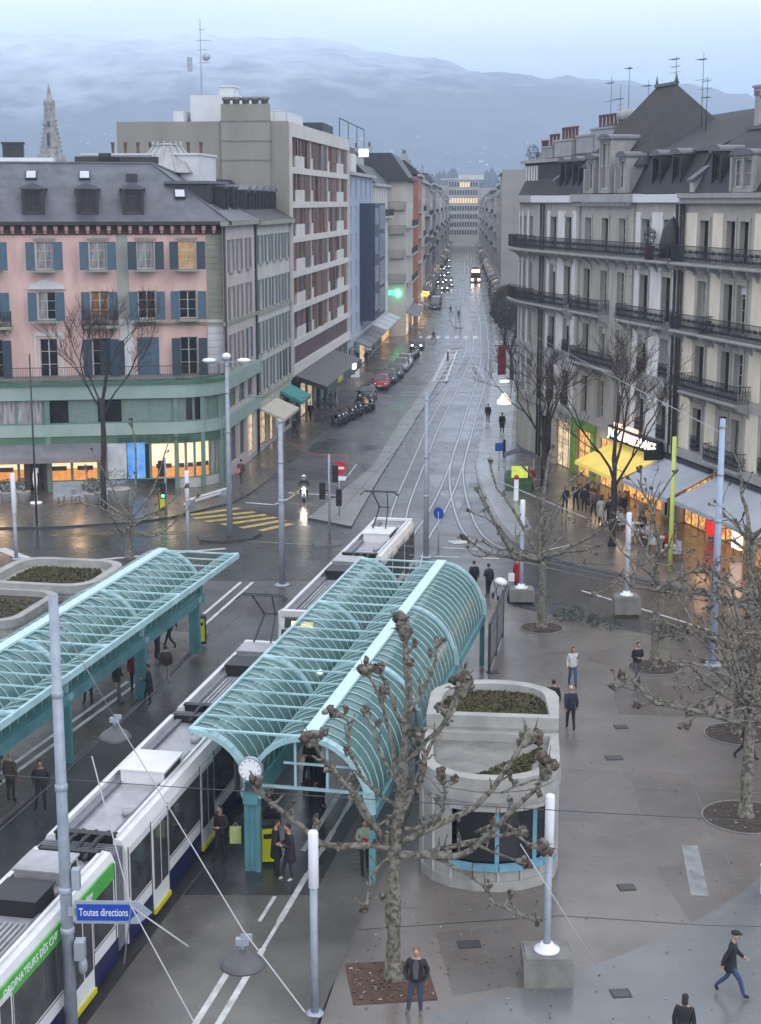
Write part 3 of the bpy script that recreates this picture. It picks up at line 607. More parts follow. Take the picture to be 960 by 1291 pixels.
part('cornice', MB().box(-.1, 15.6, -.5, .1, 17.8, 18.1).box(0, 15.4, -.14, 0, 10.9, 11.15).box(0, 15.4, -.14, 0, 4.2, 4.5), [M_quoin], cb)
part('roof', MB().quad((-.2, -.45, 18.1), (15.7, -.45, 18.1), (15.7, 5, 21.4), (-.2, 5, 21.4)).quad((-.2, 5, 21.4), (15.7, 5, 21.4), (15.7, 14, 21.4), (-.2, 14, 21.4)).box(-.2, 15.7, 4.8, 14, 17, 21.35), [M_slated], cb)
for i in range(5): dormer(cb, 1.7 + i * 2.9, .9, 18.7, 1.5, 1.7, 3.0, M_slated, M_zinc, style='gable')
part('party_wall', MB().box(-1.5, 4.5, 4, 13, 20.5, 23.0).box(-1.65, 4.65, 3.9, 13.1, 23.0, 23.15), [M_stonew], cb)
for i in range(8): ob('chimney_pot', pot_mesh(), cb, (2, 4.6 + i * 1.0, 23.15))
mb = MB().extr([(-.1, 3.6), (-2.0, 2.8), (-2.0, 2.6), (-.1, 3.4)], .4, 7.4, 'x'); part('awning', mb, [mat('cream_awning', (.5, .46, .38), .8, .1)], cb)
mb = MB().extr([(-.1, 3.9), (-1.9, 3.0), (-1.9, 2.75), (-.1, 3.65)], 9.6, 14.6, 'x'); part('awning', mb, [mat('teal_awning', (.02, .22, .2), .7, .1)], cb, label='teal awning')
# ------------------------------------------------------------ grey office block with brown shutters
M_grey = mat('grey_render', (.25, .24, .21), .85, .08, .5, .1, 20, stretch=(1, 1, .25))
M_bandw = mat('pale_concrete_band', (.52, .495, .465), .8, .07, .6)
M_brn = [mat('brown_shutter_%d' % i, c, .6, .15, 2) for i, c in enumerate(((.145, .074, .054), (.105, .058, .046), (.175, .09, .064), (.115, .08, .068)))]
ga = math.atan2(.994, .11)
gb = thing('office_block', 'tall grey office block with brown shutters between pale concrete bands and a white roof penthouse', 'building', (-7.85, 135.83, 0), ga)
GL = 38.2
def gs(px):   # distance along the facade of a measured column edge
    b = (px - 480) / 1988.8; Y = (-7.85 - .11 * 135.83) / (b - .11); return (Y - 135.83) * math.hypot(1, .11)
edges = [gs(340 + q / 6.458) for q in (165, 211, 249, 284, 334, 352, 371, 418, 471, 487, 504, 546, 572, 599, 632)]
edges[0] = .35; edges[-1] = GL - .35
SP = {1, 2, 4, 7 + 1, 11, 12}
bands = [21.97, 19.03, 16.03, 13.0, 10.0, 6.95]
part('core', MB().prism([(0, .35), (GL, .35), (GL, 14.9), (0, 14.9)], 0, 26.15), [M_grey], gb)
part('party_wall', MB().box(-.35, 0, 0, 14.95, 0, 26.3), [M_grey], gb); part('end_wall', MB().box(GL, GL + .3, 0, 14.9, 0, 26.3), [M_bandw], gb)
part('edge_frame', MB().box(-.02, .3, -.25, .3, 4.4, 26.2).box(GL - .3, GL + .02, -.25, .3, 4.4, 26.2), [M_bandw], gb)
part('roof_fascia', MB().box(.3, GL - .3, -.2, .3, 25.05, 26.25), [M_bandw], gb)
for z in bands: part('floor_band', MB().box(.3, GL - .3, -.14, .3, z, z + .55), [M_bandw], gb)
tops = [25.05] + bands
for r in range(6):
    z0, z1 = bands[r] + .55, tops[r]
    for i in range(len(edges) - 1):
        a, b = edges[i], edges[i + 1]; sp = i in SP
        zb = z0 + (1.02 if sp else 0)
        if sp: ob('spandrel_panel', MB().box(a + .06, b - .06, -.04, .15, z0, zb).mesh('spandrel_panel', M_bandw), gb)
        k = 2 if b - a > 2.2 else 1
        for j in range(k):
            xa = a + (b - a) * j / k; xb = a + (b - a) * (j + 1) / k
            rec = rnd.random() < .3
            ob('shutter_panel', MB().box(xa + .06, xb - .06, .02 + .1 * rec, .1 + .1 * rec, zb, z1).box(xa + .06, xb - .06, -.02, .02, zb + .95, zb + 1.0).mesh('shutter_panel', M_dglass if rnd.random() < .22 else rnd.choice(M_brn)), gb)
        ob('mullion', MB().box(a - .05, a + .05, -.07, .2, zb, z1).mesh('mullion', M_brn[2] if i % 4 else M_bandw), gb)
for i in range(30):
    x = .5 + i * 1.24; ob('shutter_panel', cached('gsh', lambda: MB().box(0, .9, .0, .1, 0, 1.55).mesh('shutter_panel', M_brn[1])), gb, (x, 0, 5.35))
part('floor_band', MB().box(.3, GL - .3, -.25, .3, 4.5, 5.35), [M_bandw], gb)
part('shop_canopy', MB().extr([(-.2, 4.45), (-3.0, 3.5), (-3.0, 3.1), (-.2, 4.0)], 1, 26, 'x').box(1, 26, -3.05, -2.95, 2.7, 3.45, 1), [mat('dark_canopy', (.035, .03, .033), .5, .15), mat('green_canopy_edge', (.015, .035, .025), .5, .15)], gb)
for i in range(9):
    part('shop_window', MB().box(.6 + i * 4.1, 4.0 + i * 4.1, .1, .34, .2, 3.0).box(4.05 + i * 4.1, 4.4 + i * 4.1, -.1, .34, 0, 4.4, 1), [rnd.choice([M_warmw, M_curtain, M_warm, M_wglass]), M_concd], gb)
part('canopy_sign', MB().box(7.5, 10.5, -3.2, -3.05, 3.1, 3.5), [mat('canopy_yellow', (.45, .42, .04), .5, .2, 2)], gb)
part('lit_sign', MB().box(18.3, 19.6, -3.3, -3.05, 3.2, 3.7), [M_white_e], gb)
mb = MB().box(-.75, -.352, 1.5, 5.7, 18, 27.7)
for z in (26.25, 24.6, 23.0, 20.8, 18.9): mb.box(-.8, -.35, 1.45, 5.75, z, z + .12, 1)
st = part('chimney_stack', mb, [M_grey, M_concd], gb)
for i in range(5): part('flue', MB().lathe([(.3, 0), (.3, .3), (.42, .32), (.42, .55), (.3, .6)], 8), [M_concd], st, (-.5, 1.95 + i * .82, 27.7))
MWH = mat('white_painted', (.56, .58, .59), .6, .05, 1)
part('penthouse', MB().box(3, 11, 5.0, 9.2, 26.2, 28.7).box(3, 14, 1.0, 5, 26.2, 27.4).box(6, 8.4, 6.0, 7.2, 28.7, 29.6).box(5.8, 8.6, 5.85, 7.35, 29.6, 29.72).box(2, 13, 9.6, 10.5, 26.2, 27.3), [MWH], gb)
part('roof_railing', MB().box(2, 2.05, 0.5, 3, 27.2, 27.25).box(2, 2.05, .5, .55, 26.2, 27.2).box(2, 2.05, 1.6, 1.65, 26.2, 27.2).box(2, 2.05, 2.9, 2.95, 26.2, 27.2), [M_metal], gb)
mb = MB().tube([(4, 8.4, 26.2), (4, 8.4, 35.2)], [.09, .04], 6)
for z, d in ((31.5, .8), (32.6, .6), (33.4, .9), (34.3, .4)): mb.bar((4, 8.4 - d, z), (4, 8.4 + d * .4, z), .06)
mb.ball((4, 7.9, 32.0), (.25, .35, .35), 8, 6); mb.box(3.8, 4.2, 9.2, 9.6, 30.8, 32)
part('antenna', mb, [M_metal], gb)
# ------------------------------------------------------------ right side: two apartment houses
RZ = math.atan2(-.971, .238); SEAM = (18.3, 94, 0)
M_rst = mat('grey_facade_stone', (.43, .405, .35), .85, .13, .8, .1, 20, stretch=(1.2, 1.2, .3))
M_rpl = mat('white_facade_plaster', (.70, .68, .66), .85, .1, .9, stretch=(1.2, 1.2, .3))
M_ypl = mat('cream_facade_plaster', (.74, .655, .51), .85, .08, .9, stretch=(1.2, 1.2, .3))
M_yst = mat('warm_grey_stone', (.42, .385, .33), .85, .1, .6)
M_sills = mat('pale_stone_trim', (.36, .35, .33), .8, .1, 1)
M_blind = mat('white_blind', (.6, .6, .58), .6, .05)
M_mans = mat('mansard_slate', (.034, .034, .038), .8, .25, .8, .25, 14, c2=(.02, .02, .023))
LV = [(4.85, 7.45), (8.75, 11.15), (12.2, 14.95), (16.2, 18.45)]
def apt(root, x0, x1, wins, pst, ppl, panels, gops, tag_, blind=.5):
    ops = [(x - wd / 2, x + wd / 2, a, b) for x, wd in wins for a, b in LV]
    part('wall', wall(x0, x1, 0, 19.5, ops + gops, .35), [pst], root)
    for o in ops:
        f = window(root, *o, .25, cols=2, rows=4, m=M_frameb if rnd.random() < .7 else M_frame, pane=rnd.choice([M_wglass, M_wglass, M_wglass, 'half', M_dglass]))
        if rnd.random() < blind and o[2] < 15: ob('blind', cached(('bl', round(o[1] - o[0], 2)), lambda: MB().box(0, o[1] - o[0], -.05, .0, 0, .55).mesh('blind', M_blind)), f, (0, 0, o[3] - o[2] - .5))
        s = MB().box(o[0] - .16, o[0] - .002, -.07, 0, o[2] - .05, o[3] + .02).box(o[1] + .002, o[1] + .16, -.07, 0, o[2] - .05, o[3] + .02).box(o[0] - .2, o[1] + .2, -.1, 0, o[3] + .02, o[3] + .24)
        if o[2] < 16: s.box(o[0] - .25, o[1] + .25, -.16, -.003, o[3] + .26, o[3] + .36)
        part('window_surround', s, [pst], root)
    for a, b in panels:
        for za, zb in ((4.8, 8.1), (8.7, 11.6), (12.2, 15.5), (16.1, 18.9)): ob('plaster_panel', cached(('pp', round(b - a, 2), round(zb - za, 2), ppl.name), lambda: MB().box(0, b - a, -.03, 0, 0, zb - za).mesh('plaster_panel', ppl)), root, (a, 0, za))
    mb = MB().box(x0, x1, -.16, .02, 8.1, 8.6).box(x0, x1, -.2, .02, 4.25, 4.75)
    part('string_course', mb, [M_sills], root)
def balcony(root, x0, x1, z, m=M_iron, d=.85, ornate=1, rot=0, org=(0, 0), br=True):
    wd = round(x1 - x0, 2)
    mb = MB().box(0, wd, -d, 0, -.18, 0).box(0, wd, -d - .06, -d, -.12, -.03)
    if br:
        n = max(2, int(wd / 1.6))
        for i in range(n + 1):
            x = .15 + (wd - .3) * i / n; mb.extr([(0, -.85), (0, -.18), (-d * .85, -.18), (-d * .8, -.35), (-.25, -.5)], x - .12, x + .12, 'x')
    b = place(root, 'balcony', mb.mesh('balcony', M_sills), x0, 0, z, rot, org)
    n = max(1, round(wd / 3)); k = wd / n
    for i in range(n): ob('railing', rail_mesh(round(k, 2), 1.02, m, ornate, .14, 0), b, (i * k, -d + .05, 0))
    for x in (0.02, wd - .02): ob('railing', rail_mesh(round(d - .06, 2), 1.02, m, ornate, .14), b, (x, -d + .05, 0), PI / 2)
    return b
gh = thing('apartment_house', 'grey and white apartment house with a tall pavilion roof, rounded far corner and iron balconies', 'apartment house', SEAM, RZ)
GW = [(-2.5, 1.25), (-5.95, 1.25), (-9.8, 1.15), (-12.8, 1.15), (-15.9, 1.15), (-19.8, 1.2), (-22.9, 1.2)]
gop = [(-9.2, -2.2, .1, 3.5), (-13.3, -10.2, .1, 3.5), (-17.6, -14, .1, 3.7), (-22, -18.6, .1, 3.6), (-25.4, -22.6, .1, 3.5)]
apt(gh, -27.2, -.35, GW, M_rst, M_rpl, [(-1.75, -1.1), (-5.1, -3.4), (-7.6, -6.75), (-19.1, -18.1), (-22.1, -20.6), (-24.4, -23.7)], gop, 'g')
for o, m in zip(gop, (M_warm, M_warm, M_warm, M_warmw, M_wglass)):
    window(gh, *o, .3, cols=3, rows=2, pane=m, m=M_frameb)
for xa, xb in ((-1.0, -.33), (-8.35, -7.75), (-18.05, -17.45)):
    mb = MB()
    for i in range(29): mb.box(xa, xb, -.12, 0, 4.8 + i * .5, 5.26 + i * .5)
    part('quoin', mb, [M_rst], gh)
for x in (-1.0, -.42, -25.3, -24.7): part('downpipe', MB().tube([(x, -.2, 19.4), (x, -.2, .3)], .09, 8), [M_iron], gh)
# rounded corner in three facets
pos = Vector((-27.2, 0)); ang = 0.0
CORN = []
for k in range(3):
    ang = math.radians(4 * (k + 1)); d = Vector((-math.cos(ang), math.sin(ang))) * 2.1
    nx = pos + d; rot = math.atan2(-d.y, -d.x)
    opsk = [(.55, 1.5, a, b) for a, b in LV]
    part('corner_wall', wall(0, 2.1, 0, 19.5, opsk, .35), [M_rst], gh, (nx.x, nx.y, 0), rot)
    for o in opsk: window(gh, *o, .25, rot, (nx.x, nx.y), pane=rnd.choice([M_wglass, M_dglass]), rows=4, m=M_frameb)
    for za, zb in ((4.8, 8.0), (8.7, 11.6), (12.2, 15.5), (16.1, 18.9)): place(gh, 'plaster_panel', cached('ppk' + str(zb), lambda: MB().box(0, .4, -.03, 0, 0, zb - za).mesh('plaster_panel', M_rpl)), .0, 0, za, rot, (nx.x, nx.y))
    for z in (16.0, 12.0): balcony(gh, -.05, 2.2, z, mat('brown_iron', (.05, .028, .026), .6, .1) if k else M_iron, .9, 1 if not k else 0, rot, (nx.x, nx.y))
    place(gh, 'string_course', cached('strk', lambda: MB().box(-.05, 2.15, -.16, .02, 8.1, 8.6).box(-.05, 2.15, -.2, .02, 4.25, 4.75).box(-.05, 2.15, -.45, .3, 19.5, 20.05).mesh('string_course', M_sills)), 0, 0, 0, rot, (nx.x, nx.y))
    pos = nx
CORN = pos
balcony(gh, -27.2, -.6, 16.0, M_iron, .9)
balcony(gh, -27.2, -18.6, 12.0, M_iron, .85); balcony(gh, -17.3, -11.8, 12.0, M_iron, .85); balcony(gh, -8.8, -1.3, 12.0, M_iron, .8)
balcony(gh, -17.0, -9.0, 8.5, M_iron, .85)
for x, wd in GW[:2] + GW[5:]:
    for z in (8.75, 4.85): ob('railing', rail_mesh(1.35, .9, M_iron, 1, .15), gh, (x - .675, -.12, z))
M_wcor = mat('white_cornice', (.66, .66, .68), .7, .05)
for xa, xb, d, z, m in ((-27.2, -18.4, .4, 19.5, M_wcor), (-18.398, -7.402, .55, 19.55, M_sills), (-7.4, -.2, .4, 19.5, M_wcor)): part('cornice', MB().box(xa, xb, -d, .3, z, z + .5), [m], gh)
for i in range(26): ob('dentil', cached('dentil', lambda: MB().box(0, .18, -.45, -.02, 19.25, 19.5).mesh('dentil', M_sills)), gh, (-18.0 + i * .4, 0, 0))
# mansard and upper roof
mb = MB()
mb.quad((-32, .25, 20.05), (-.2, .25, 20.05), (-.2, 1.6, 22.6), (-32, 1.6, 22.6)); mb.quad((-32, 1.6, 22.6), (-.2, 1.6, 22.6), (-.2, 8, 25.6), (-27, 8, 25.2)); mb.quad((-27, 8, 25.2), (-.2, 8, 25.6), (-.2, 14, 24), (-27, 14, 24))
mb.quad((-32, .25, 20.05), (-32, 1.6, 22.6), (-32.6, 14, 22), (-32.6, 14, 20.05)); mb.quad((-32, 1.6, 22.6), (-27, 8, 25.2), (-27, 14, 24), (-32.6, 14, 22))
part('mansard_roof', mb, [M_mans], gh)
part('roof_edge', MB().box(-27, -.2, 1.35, 1.7, 22.55, 22.72), [M_zinc], gh)
M_dorst = mat('dormer_stone', (.32, .31, .28), .85, .1, 1)
for x in (-3.0, -6.0, -20.2, -22.8): dormer(gh, x, .55, 20.3, 1.35, 2.1, 1.8, M_slated, M_zinc, style='arch')
for x in (-10.0, -15.6): dormer(gh, x, -.1, 20.12, 1.5, 2.3, 2.4, M_dorst, M_zinc, style='arch')
dormer(gh, -12.8, -.2, 20.12, 2.1, 3.5, 3.0, M_dorst, M_zinc, style='arch')
for x in (-10.0, -12.8, -15.6):
    part('dormer_pilaster', MB().box(x - .95, x - .7, -.25, .1, 20.12, 21.8).box(x + .7, x + .95, -.25, .1, 20.12, 21.8), [M_dorst], gh)
# pavilion roof (tall truncated wedge)
def pav(b0, b1, bz, r0, r1, rz):
    mb = MB(); (xa, ya), (xb, yb) = b0, b1
    A, B, C_, D = (xa, ya, bz), (xb, ya, bz), (xb, yb, bz), (xa, yb, bz); E_, F_ = (*r0, rz), (*r1, rz)
    mb.quad(A, B, F_, E_); mb.quad(B, C_, F_, m=1); mb.quad(C_, D, E_, F_, m=1); mb.quad(D, A, E_); return mb
part('pavilion_roof', pav((-19.0, .4), (-8.8, 9.8), 21.9, (-15.6, 4.6), (-12.4, 4.6), 27.3), [M_slatem, M_slated], gh)
part('ridge_cap', MB().box(-15.7, -12.3, 4.45, 4.75, 27.25, 27.45).tube([(-15.6, 4.6, 27.35), (-15.6, 4.6, 28.0)], [.12, .03], 6).tube([(-12.4, 4.6, 27.35), (-12.4, 4.6, 28.0)], [.16, .03], 6), [mat('verdigris', (.12, .15, .12), .6, .2, 3)], gh)
# attic box and chimney walls at the far end
part('attic', MB().box(-32.3, -24.0, .9, 7, 20.1, 22.5).box(-32.7, -23.6, .6, 7.2, 22.5, 22.72, 1).box(-32.34, -32.25, .9, 7, 20.1, 22.5, 2), [M_slated, M_sills, M_rpl], gh)
mb = MB()
for i in range(5): mb.box(-32.0 + i * .62, -31.7 + i * .62, .84, .9, 20.5, 22.3)
part('attic_window', mb, [M_rpl], gh)
bush('roof_plant', 'small dark shrub growing on the flat attic roof of the grey apartment house', 'shrub', 12.0, 125.0, 22.7, .55, 1.3)
M_chw = mat('chimney_render', (.33, .33, .33), .85, .1, 1)
for x, y, z, lx, ly, h, n in ((-33.6, 3, 22.0, 1.5, 1.0, 1.3, 3), (-31.4, 3, 22.0, 2.4, 1.2, 1.7, 3), (-28.0, 3, 22.0, 3.6, 1.2, 2.1, 5), (-24.2, 3.2, 22.5, 3.4, 1.0, 1.8, 0), (-21.0, 3.4, 22.5, 4.4, 1.2, 2.2, 6), (-7.2, 9.0, 25.0, 1.2, .9, 1.7, 2)): chimney(gh, x, y, z, lx, ly, h, n, M_chw)
mb = MB().box(-23.5, -19.5, 4.2, 6.2, 23.0, 25.2).lathe([(.6, 0), (.6, 2.2), (.75, 2.22), (.7, 2.7), (.3, 3.0)], 10, (-18.4, 3.6, 23.0))
part('roof_box', mb, [M_chw], gh)
part('party_coping', MB().bar((-23.9, .3, 21.0), (-23.9, 5.6, 24.8), .5, .3), [M_zinc], gh)
for x, y, z, h in ((-22.4, 4, 23.4, 5.8), (-20.6, 4, 23.4, 5.0), (-19.1, 4, 23.4, 6.3), (-16.6, 4.4, 25, 3.2), (-17.6, 4.4, 24, 2.6), (-13.4, 5, 26.5, 3.0), (-9.6, 5.2, 24, 5.8), (-7.2, 4.4, 24, 3.8)):
    h *= .88; mb = MB().tube([(0, 0, 0), (0, 0, h)], [.03, .016], 5); g = random.Random(int(h * 10))
    for k in range(g.randint(2, 4)):
        zz = h * g.uniform(.55, .98); d = g.uniform(.25, .7); mb.bar((-d, -d * .3, zz), (d * .6, d * .2, zz + .05), .022)
        if k == 0:
            for q in range(5): mb.bar((-d + q * d * .35, -d * .3 - .2, zz), (-d + q * d * .35, -d * .3 + .35, zz), .02)
    part('antenna', mb, [M_iron], gh, (x, y, z))
# balcony things
t = thing('parasol', 'closed black parasol standing at the near end of the top grey balcony', 'parasol', (18.3 - .3 + 0.238 * -1.25, 94 + .971 * 1.25 - .1, 16.0))
part('canopy', MB().lathe([(.75, .2), (.8, 1.0), (.62, 1.9), (.3, 2.45), (.04, 2.6)], 10, sx=1, sy=.8), [M_black], t); part('pole', MB().tube([(0, 0, 0), (0, 0, 2.7)], .03, 6), [M_iron], t)
bush('potted_conifer', 'small dark conifer in a pot on the top balcony of the grey house', 'potted plant', 16.75, 97.6, 16.0, .42, 2.0, M_terra)
# cream house
ch = thing('apartment_house', 'cream apartment house with grey stone window surrounds, blue iron balconies and a slate mansard', 'apartment house', SEAM, RZ)
YW = [(2.57, 1.15), (5.98, 1.05), (7.6, 1.05), (11.2, 1.15), (14.2, 1.15), (17.6, 1.15), (20.9, 1.05), (22.5, 1.05), (25.4, 1.15)]
yop = [(.6, 4.6, .1, 3.6), (5.2, 9.4, .1, 3.6), (10, 14.4, .1, 3.6), (15.2, 19.6, .1, 3.6), (20.4, 26, .1, 3.6)]
apt(ch, -.35, 27, YW, M_yst, M_ypl, [(-.15, 1.5), (3.6, 4.9), (8.75, 10.2), (12.3, 13.2), (15.3, 16.5), (18.7, 19.8), (23.6, 24.5)], yop, 'y', .12)
for o, m in zip(yop, (M_warm, M_warm, M_warmw, M_warm, M_wglass)): window(ch, *o, .3, cols=4, rows=2, pane=m, m=mat('dark_red_frame', (.06, .012, .012), .5, .1))
balcony(ch, -.2, 27, 16.0, M_ironb, .9); balcony(ch, -.1, 3.9, 12.0, M_ironb, .85); balcony(ch, 4.1, 27, 12.0, M_ironb, .95)
balcony(ch, 1.6, 9.2, 8.5, M_ironb, .9); balcony(ch, 4.6, 9.0, 4.7, M_ironb, .6, br=False); ob('railing', rail_mesh(1.3, .95, M_ironb, 1, .15), ch, (1.92, -.12, 4.85)); ob('railing', rail_mesh(1.3, .95, M_ironb, 1, .15), ch, (10.55, -.12, 4.85))
mb = MB()
for i in range(29): mb.box(-.33, -.06, -.1, 0, 4.8 + i * .5, 5.26 + i * .5)
part('quoin', mb, [M_yst], ch)
for x in (-.1,): part('downpipe', MB().tube([(x + .05, -.2, 19.4), (x + .05, -.2, .3)], .09, 8), [M_iron], ch)
part('cornice', MB().box(-.2, 27, -.45, .3, 19.45, 19.75).box(-.2, 27, -.6, .3, 19.75, 20.02), [mat('warm_trim', (.33, .31, .29), .8, .1)], ch)
mb = MB(); mb.quad((-.2, .2, 20.02), (27, .2, 20.02), (27, 1.6, 22.4), (-.2, 1.6, 22.4)); mb.quad((-.2, 1.6, 22.4), (27, 1.6, 22.4), (27, 8.5, 27), (-.2, 8.5, 26.6)); mb.quad((-.2, 8.5, 26.6), (27, 8.5, 27), (27, 15, 24), (-.2, 15, 24))
part('mansard_roof', mb, [M_mans], ch)
part('roof_edge', MB().box(-.1, 27, 1.3, 1.7, 22.36, 22.55).box(-.1, 27, 3.6, 3.75, 23.75, 23.9), [M_zinc], ch)
for x in (2.6, 11.4, 16.5, 21.5): dormer(ch, x, .5, 20.3, 1.3, 2.1, 2.2, M_slated, M_zinc, style='arch')
d = dormer(ch, 6.8, .1, 20.05, 2.7, 2.0, 2.6, M_dorst, M_zinc, style='arch')
part('dormer_pilaster', MB().box(6.7, 6.95, .05, .15, 20.2, 21.95).box(5.35, 5.6, .02, .2, 20.1, 22.0).box(8.0, 8.25, .02, .2, 20.1, 22.0), [M_dorst], ch)
part('party_wall', MB().extr([(.2, 20.1), (.2, 20.7), (4.2, 23.6), (4.2, 26.0), (9.4, 26.0), (9.4, 28.2), (12.4, 28.2), (12.4, 22)], -.2, .35, 'x'), [M_chw], ch)
part('party_coping', MB().bar((.07, .1, 20.75), (.07, 4.2, 23.75), .75, .22), [M_zinc], ch)
for x, y, z, lx, ly, h, n in ((.1, 6.5, 25.7, 1.0, 4.6, .5, 0), (.1, 11.5, 27.8, 1.0, 2.6, .6, 0)): chimney(ch, x, y, z, lx, ly, h, n, M_chw)
for i in range(5): ob('chimney_pot', pot_mesh(), ch, (.1, 4.7 + i * .85, 26.34)).scale = (1.25, 1.25, 1.3)
for i in range(3): ob('chimney_pot', pot_mesh(), ch, (.1, 10.6 + i * .85, 28.54)).scale = (1.25, 1.25, 1.3)
skylight(ch, 7.6, 5.2, 25.0, .55)
part('end_wall', MB().extr([(0, 0), (15, 0), (15, 24), (8.5, 27), (1.6, 22.4), (.2, 20)], 27.002, 27.3, 'x'), [M_yst], ch); part('end_wall', MB().box(-32, 27, 14.6, 15, 0, 24), [M_yst], ch)
# shopfront awnings and sign
M_awy = mat('yellow_awning', (.75, .55, .10), .7, .12, .8, emit=.2, ecol=(1, .76, .2))  # weak emission paints in the lamplight coming through the cloth
M_aww = mat('grey_white_awning', (.40, .43, .47), .75, .08, .6)
def awning(root, x0, x1, zt, zb, dep, m, lab=None, val=.25):
    a = part('awning', MB().extr([(-.05, zt), (-dep, zb), (-dep, zb - .05), (-.05, zt - .07)], x0, x1, 'x').box(x0, x1, -dep - .03, -dep + .02, zb - val, zb - .02), [m], root)
    ob('awning_frame', MB().bar((x0, -.05, zt - .12), (x0, -dep, zb - .1), .05).bar((x1, -.05, zt - .12), (x1, -dep, zb - .1), .05).box(x0, x1, -.3, -.02, zt, zt + .22).mesh('awning_frame', M_iron), a)
    if lab: a['label'] = lab
    return a
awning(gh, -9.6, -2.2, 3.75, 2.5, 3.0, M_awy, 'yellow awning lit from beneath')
awning(ch, -1.6, 5.0, 3.95, 2.6, 2.9, M_aww); awning(ch, 16.2, 26, 3.95, 2.7, 2.9, M_aww); awning(ch, 5.8, 15.5, 3.95, 2.7, 2.9, M_aww)
sg = part('shop_sign', MB().box(-9.6, -1.4, -.75, -.35, 3.95, 4.85).box(-1.5, -1.3, -1.6, -.35, 3.75, 4.4), [M_black], gh)
text('lettering', 'JACK OUR SCHANGE', .82, M_white_e, sg, (-5.5, -.78, 4.4), (PI / 2, 0, 0), .02)
part('lit_panel', MB().box(-7.6, -6.4, -.8, -.76, 4.1, 4.75).box(-5.9, -4.7, -.8, -.76, 4.1, 4.7).box(-8.9, -5.0, -.6, -.5, 4.87, 5.1), [mat('pinkish_neon', (1, .6, .45), .4, 0, emit=.9, ecol=(1, .6, .42))], gh)
part('menu_board', MB().box(5.1, 5.9, -.4, -.02, .4, 2.6), [M_redlit], ch); part('sign_panel', MB().box(9.6, 10.6, -1.0, -.1, .6, 3.0), [mat('lit_menu', (.8, .7, .6), .4, .4, 3, emit=.9, ecol=(1, .75, .6), c2=(.6, .1, .05))], ch)
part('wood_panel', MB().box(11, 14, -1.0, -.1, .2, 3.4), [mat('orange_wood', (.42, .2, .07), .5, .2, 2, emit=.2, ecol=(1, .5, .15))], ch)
part('shop_panel', MB().box(-17.9, -17.3, -.25, -.02, .2, 3.9).box(-14, -13.4, -.25, -.02, .2, 3.9).box(-17.9, -13.4, -.25, -.02, 3.6, 4.2), [mat('lime_green', (.085, .15, .04), .5, .25, 2, emit=.05, ecol=(.4, 1, .1))], gh)
